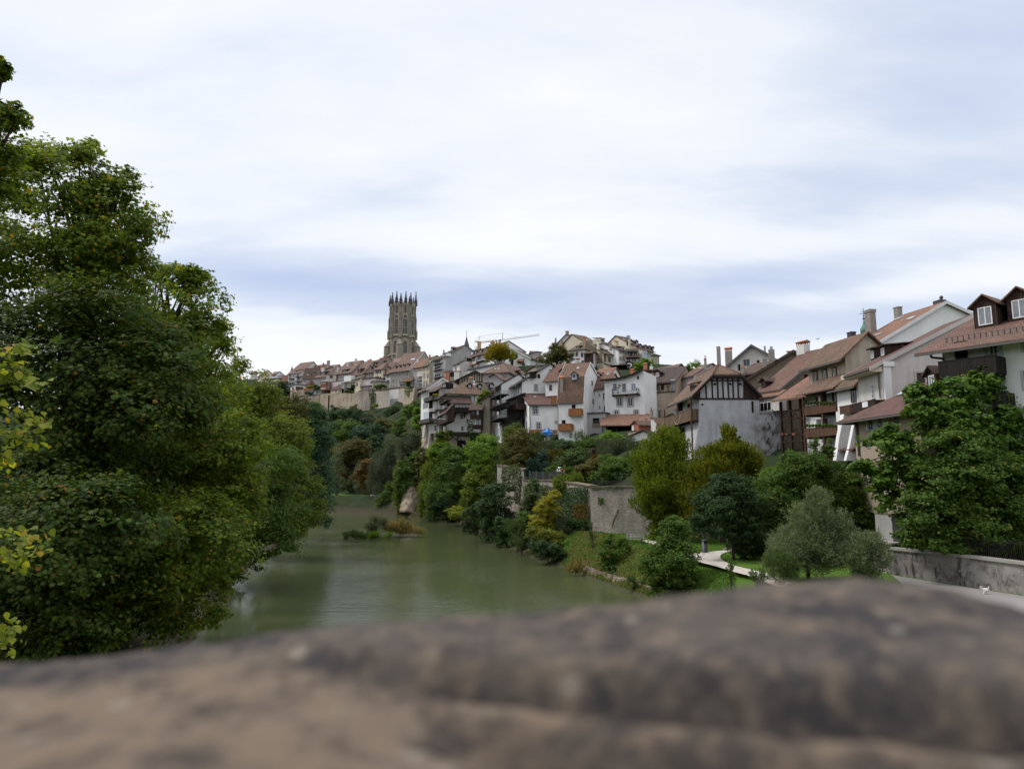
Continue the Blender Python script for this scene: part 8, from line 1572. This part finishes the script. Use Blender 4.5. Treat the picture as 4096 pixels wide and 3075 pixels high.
# ------------------------------------------------------------------ bridge parapet right in front of the camera
def parapet():
    # far edge of the coping measured on the photo (full px), the groove between cap stone and face, real depth ~0.55 m
    ex = np.array([-900, 0, 400, 800, 1185, 1600, 2100, 2574, 3000, 3300, 3520, 3800, 4096, 5000.]); ey = np.array([2760, 2655, 2612, 2560, 2512, 2462, 2422, 2385, 2325, 2300, 2306, 2345, 2420, 2700.])
    crop(0, 0, 1); Yf = .62; Yn = .16; nx, ny = 420, 170
    W = np.array([at(x, y, Yf) for x, y in zip(ex, ey)]); xs = np.linspace(-1.0, 1.0, nx); zf = np.interp(xs, W[:, 0], W[:, 2]); ker = np.hanning(15); ker /= ker.sum(); zf = np.convolve(np.pad(zf, 7, 'edge'), ker, 'valid')
    ys = np.linspace(Yn, Yf, ny); X, Y = np.meshgrid(xs, ys); t = (Y-Yn)/(Yf-Yn)
    zn = -.165
    Z0 = zf[None, :]
    cap = HC+zn+(Z0-HC-zn)*np.clip(t, 0, 1)**.75
    # groove line between the slabs: photo points -> y on the surface
    gxp = np.array([-1.0, 620, 1150, 1900, 2400, 3150, 4096, 5200.])*1.0; gyp = np.array([2540, 2590, 2590, 2690, 2745, 2830, 2890, 2980.])
    gp = []
    for x, y in zip(gxp, gyp): r = ray(x, y); k = -.135/r[2]; gp.append((r[0]*k, min(.55, r[1]*k)))
    gp = np.array(gp); gyl = np.interp(xs, gp[:, 0], gp[:, 1])[None, :]
    def nz(sc, seed, oct=4):
        rs = np.random.default_rng(seed); out = np.zeros_like(X); a = 1
        for o in range(oct):
            for _ in range(7): th = rs.uniform(0, 6.28); f = sc*2**o*rs.uniform(.7, 1.3); out += a*np.sin(f*(X*math.cos(th)+Y*math.sin(th))+rs.uniform(0, 6.28))
            a *= .5
        return out/7
    wob = nz(9, 5)*.02; dg = Y-gyl-wob; strength = np.clip((X+.20)/.2, .08, 1)
    Z = cap-.045*np.exp(-(dg/.016)**2)*strength-.016*np.clip(-dg/.02, 0, 1)*strength+nz(24, 1)*.0035+nz(85, 2)*.0024+nz(240, 3)*.0008
    dg2 = Y-(gyl-.085)-nz(8, 9)*.03; Z -= .045*np.exp(-(dg2/.02)**2)*np.clip((X+.1)/.2, 0, 1)
    Z -= np.clip((Y-(Yf-.02))/.02, 0, 1)**2*.004
    capm = np.clip(dg/.02+.5+nz(20, 4)*.5, 0, 1)
    v = np.stack([X.ravel(), Y.ravel(), Z.ravel()], 1).tolist(); f = [(j*nx+i, j*nx+i+1, (j+1)*nx+i+1, (j+1)*nx+i) for j in range(ny-1) for i in range(nx-1)]
    s = len(v); v += [(x, Yf+.02, z-.05) for x, z in zip(xs, Z[-1])]+[(x, Yf-.02, 8.6) for x in xs]+[(x, Yn-.01, 8.6) for x in xs]
    T = (ny-1)*nx
    for i in range(nx-1): f += [(T+i, T+i+1, s+i+1, s+i), (s+i, s+i+1, s+nx+i+1, s+nx+i), (i+1, i, s+2*nx+i, s+2*nx+i+1)]
    me = bpy.data.meshes.new('bridge_parapet'); me.from_pydata(v, [], f); me.polygons.foreach_set('use_smooth', [True]*len(me.polygons))
    at_ = me.attributes.new('cap_stone', 'FLOAT', 'POINT'); at_.data.foreach_set('value', np.concatenate([capm.ravel(), np.zeros(len(v)-nx*ny)]).astype(np.float32))
    g = G('parapet_stone'); cs = g.n('ShaderNodeAttribute', _attribute_name='cap_stone').outputs['Fac']; o = g.obj(); n1 = g.noise(o, 11.0, 7, .72); n2 = g.noise(o, 40, 5, .7); n3 = g.noise(o, 60, 4, .7)
    ca = g.mix(g.ramp(n1, [(.45, 0.0), (.56, 1.0)]), (.072, .060, .052), (.028, .026, .029)); cb = g.mix(g.ramp(n1, [(.47, 0.0), (.57, 1.0)]), (.150, .110, .077), (.042, .034, .030)); c = g.mix(cs, cb, ca); c = g.mix(g.ramp(n2, [(.48, 0.0), (.68, .85)]), c, (.165, .125, .09)); c = g.mix(g.ramp(g.noise(g.vmap(o, (1, 1, 1), (3, 1, 2)), 17, 5, .65), [(.55, 0.0), (.7, .85)]), c, (.018, .016, .017)); c = g.mix(g.math('MULTIPLY', n3, .3), c, (.10, .085, .075))
    vo = g.n('ShaderNodeTexVoronoi', Vector=o); vo.inputs['Scale'].default_value = 19.0; c = g.mix(g.ramp(vo.outputs['Distance'], [(.10, .8), (.18, 0.0)]), c, (.20, .17, .135))
    g.pbsdf(c, .95, .12, g.bump(n3, .4, .004)); me.materials.append(g.m); o = link(bpy.data.objects.new('bridge_parapet', me)); tag(o, 'rough brown grey stone bridge parapet close to the viewer, out of focus', 'parapet')
    # the rest of the bridge behind and below: deck and river face
    b = MB(); b.box(-40, 40, -8, Yf-.05, 8.2, 8.58); q = b.build('bridge_deck', MATS['concrete_block']); tag(q, kind='structure')
parapet()
# ------------------------------------------------------------------ camera, light, sky
cd = bpy.data.cameras.new('camera'); co = link(bpy.data.objects.new('camera', cd)); cd.lens = 24; cd.sensor_width = 36; cd.clip_start = .02; cd.clip_end = 6000
co.location = (0, 0, HC); co.rotation_euler = (math.pi/2+PITCH, 0, 0); cd.dof.use_dof = True; cd.dof.focus_distance = 110; cd.dof.aperture_fstop = 2.5
SC.camera = co
EL, AZ = R(54), R(-80)          # sun high on the left behind thin cloud (azimuth from +y towards +x)
sd = bpy.data.lights.new('sun', 'SUN'); so = link(bpy.data.objects.new('sun', sd)); sd.energy = 1.5; sd.angle = R(11); sd.color = (1, .955, .89)
dirv = Vector((math.sin(AZ)*math.cos(EL), math.cos(AZ)*math.cos(EL), math.sin(EL))); so.rotation_euler = dirv.to_track_quat('Z', 'Y').to_euler(); so.location = (0, 0, 120)
w = bpy.data.worlds.new('World'); SC.world = w; w.use_nodes = True; t = w.node_tree; t.nodes.clear()
class GW_(G):
    def __init__(s): s.t = t; s.out = t.nodes.new('ShaderNodeOutputWorld')
g = GW_(); sky = g.n('ShaderNodeTexSky'); sky.sky_type = 'NISHITA'; sky.sun_disc = False; sky.sun_elevation = EL; sky.sun_rotation = AZ; sky.air_density = 1.0; sky.dust_density = 1.5
D = g.n('ShaderNodeTexCoord').outputs['Generated']; sp = g.n('ShaderNodeSeparateXYZ', Vector=D); X, Y, Z = sp.outputs
zz = g.math('MAXIMUM', Z, .03); k = g.math('ADD', zz, .16); cv = g.n('ShaderNodeCombineXYZ', X=g.math('DIVIDE', X, k), Y=g.math('DIVIDE', Y, k), Z=0.0).outputs[0]
wr = g.n('ShaderNodeTexNoise', Vector=cv, Scale=.7, Detail=3.0).outputs['Color']; cw = g.mix(.35, cv, wr, 'ADD')
n1 = g.noise(g.vmap(cw, (.55, .95, 1), (1.3, 2.1, 0), (0, 0, -.25)), 1.0, 6, .5); n2 = g.noise(g.vmap(cw, (1.5, 3.4, 1), (4, 1, 0), (0, 0, -.3)), 1.0, 7, .55)
# broad cloud banks: where in the sky the deck is thin and blue (directions measured on the photo)
def lobe(az, el, sx, sz, a):
    c = Vector((math.sin(R(az))*math.cos(R(el)), math.cos(R(az))*math.cos(R(el)), math.sin(R(el)))); u = Vector((math.cos(R(az)), -math.sin(R(az)), 0)); v = u.cross(c)*-1
    dt = lambda q: g.math('ADD', g.math('ADD', g.math('MULTIPLY', X, q.x), g.math('MULTIPLY', Y, q.y)), g.math('MULTIPLY', Z, q.z))
    r2 = g.math('ADD', g.math('POWER', g.math('DIVIDE', dt(u), sx), 2.0), g.math('POWER', g.math('DIVIDE', dt(v), sz), 2.0)); front = g.math('GREATER_THAN', dt(c), 0.0)
    return g.math('MULTIPLY', g.math('MULTIPLY', g.math('EXPONENT', g.math('MULTIPLY', r2, -1.0)), a), front)
S = g.math('ADD', g.math('MULTIPLY', g.math('SUBTRACT', n1, .5), 1.5), g.math('MULTIPLY', g.math('SUBTRACT', n2, .5), 1.1))
for q in ((34, 20, .32, .17, .55), (12, 15.5, .30, .045, .3), (-6, 15.6, .36, .035, .5), (-22, 15, .20, .05, .35), (22, 12, .26, .03, .35), (40, 32, .3, .2, .25), (-14, 32, .55, .2, -.4), (28, 17.5, .3, .03, -.25), (31, 13.3, .2, .02, -.5), (0, 19, .4, .05, -.3), (4, 25, .3, .05, .12), (0, 9.5, 1.2, .05, -.34)): S = g.math('ADD', S, lobe(*q))
cov = g.ramp(g.math('ADD', S, .33), [(0.0, 0.0), (.35, .30), (.62, .68), (1.0, 1.0)])
cloud = g.ramp(cov, [(0.0, (.73, .735, .745)), (.3, (.645, .672, .722)), (.6, (.525, .575, .670)), (1.0, (.39, .455, .61))])
lift = g.math('ADD', 1.0, g.math('MULTIPLY', g.math('SMOOTH_MIN', g.math('MAXIMUM', g.math('SUBTRACT', Z, .62), 0.0), .3, .1), 3.6))
cl = g.mix(1.0, cloud, lift, 'MULTIPLY')
skyc = g.mix(1.0, sky.outputs[0], (.10, .10, .10), 'MULTIPLY'); fin = g.mix(.90, skyc, cl)
bg = g.n('ShaderNodeBackground', Color=fin, Strength=1.0); t.links.new(bg.outputs[0], g.out.inputs[0])
SC.view_settings.view_transform = 'Standard'; SC.view_settings.look = 'None'; SC.view_settings.exposure = .52; SC.view_settings.gamma = 1; SC.view_settings.use_curve_mapping = False
SC.cycles.max_bounces = 6; SC.cycles.diffuse_bounces = 3; SC.cycles.glossy_bounces = 3; SC.cycles.transmission_bounces = 3; SC.cycles.transparent_max_bounces = 4; SC.cycles.caustics_reflective = False; SC.cycles.caustics_refractive = False
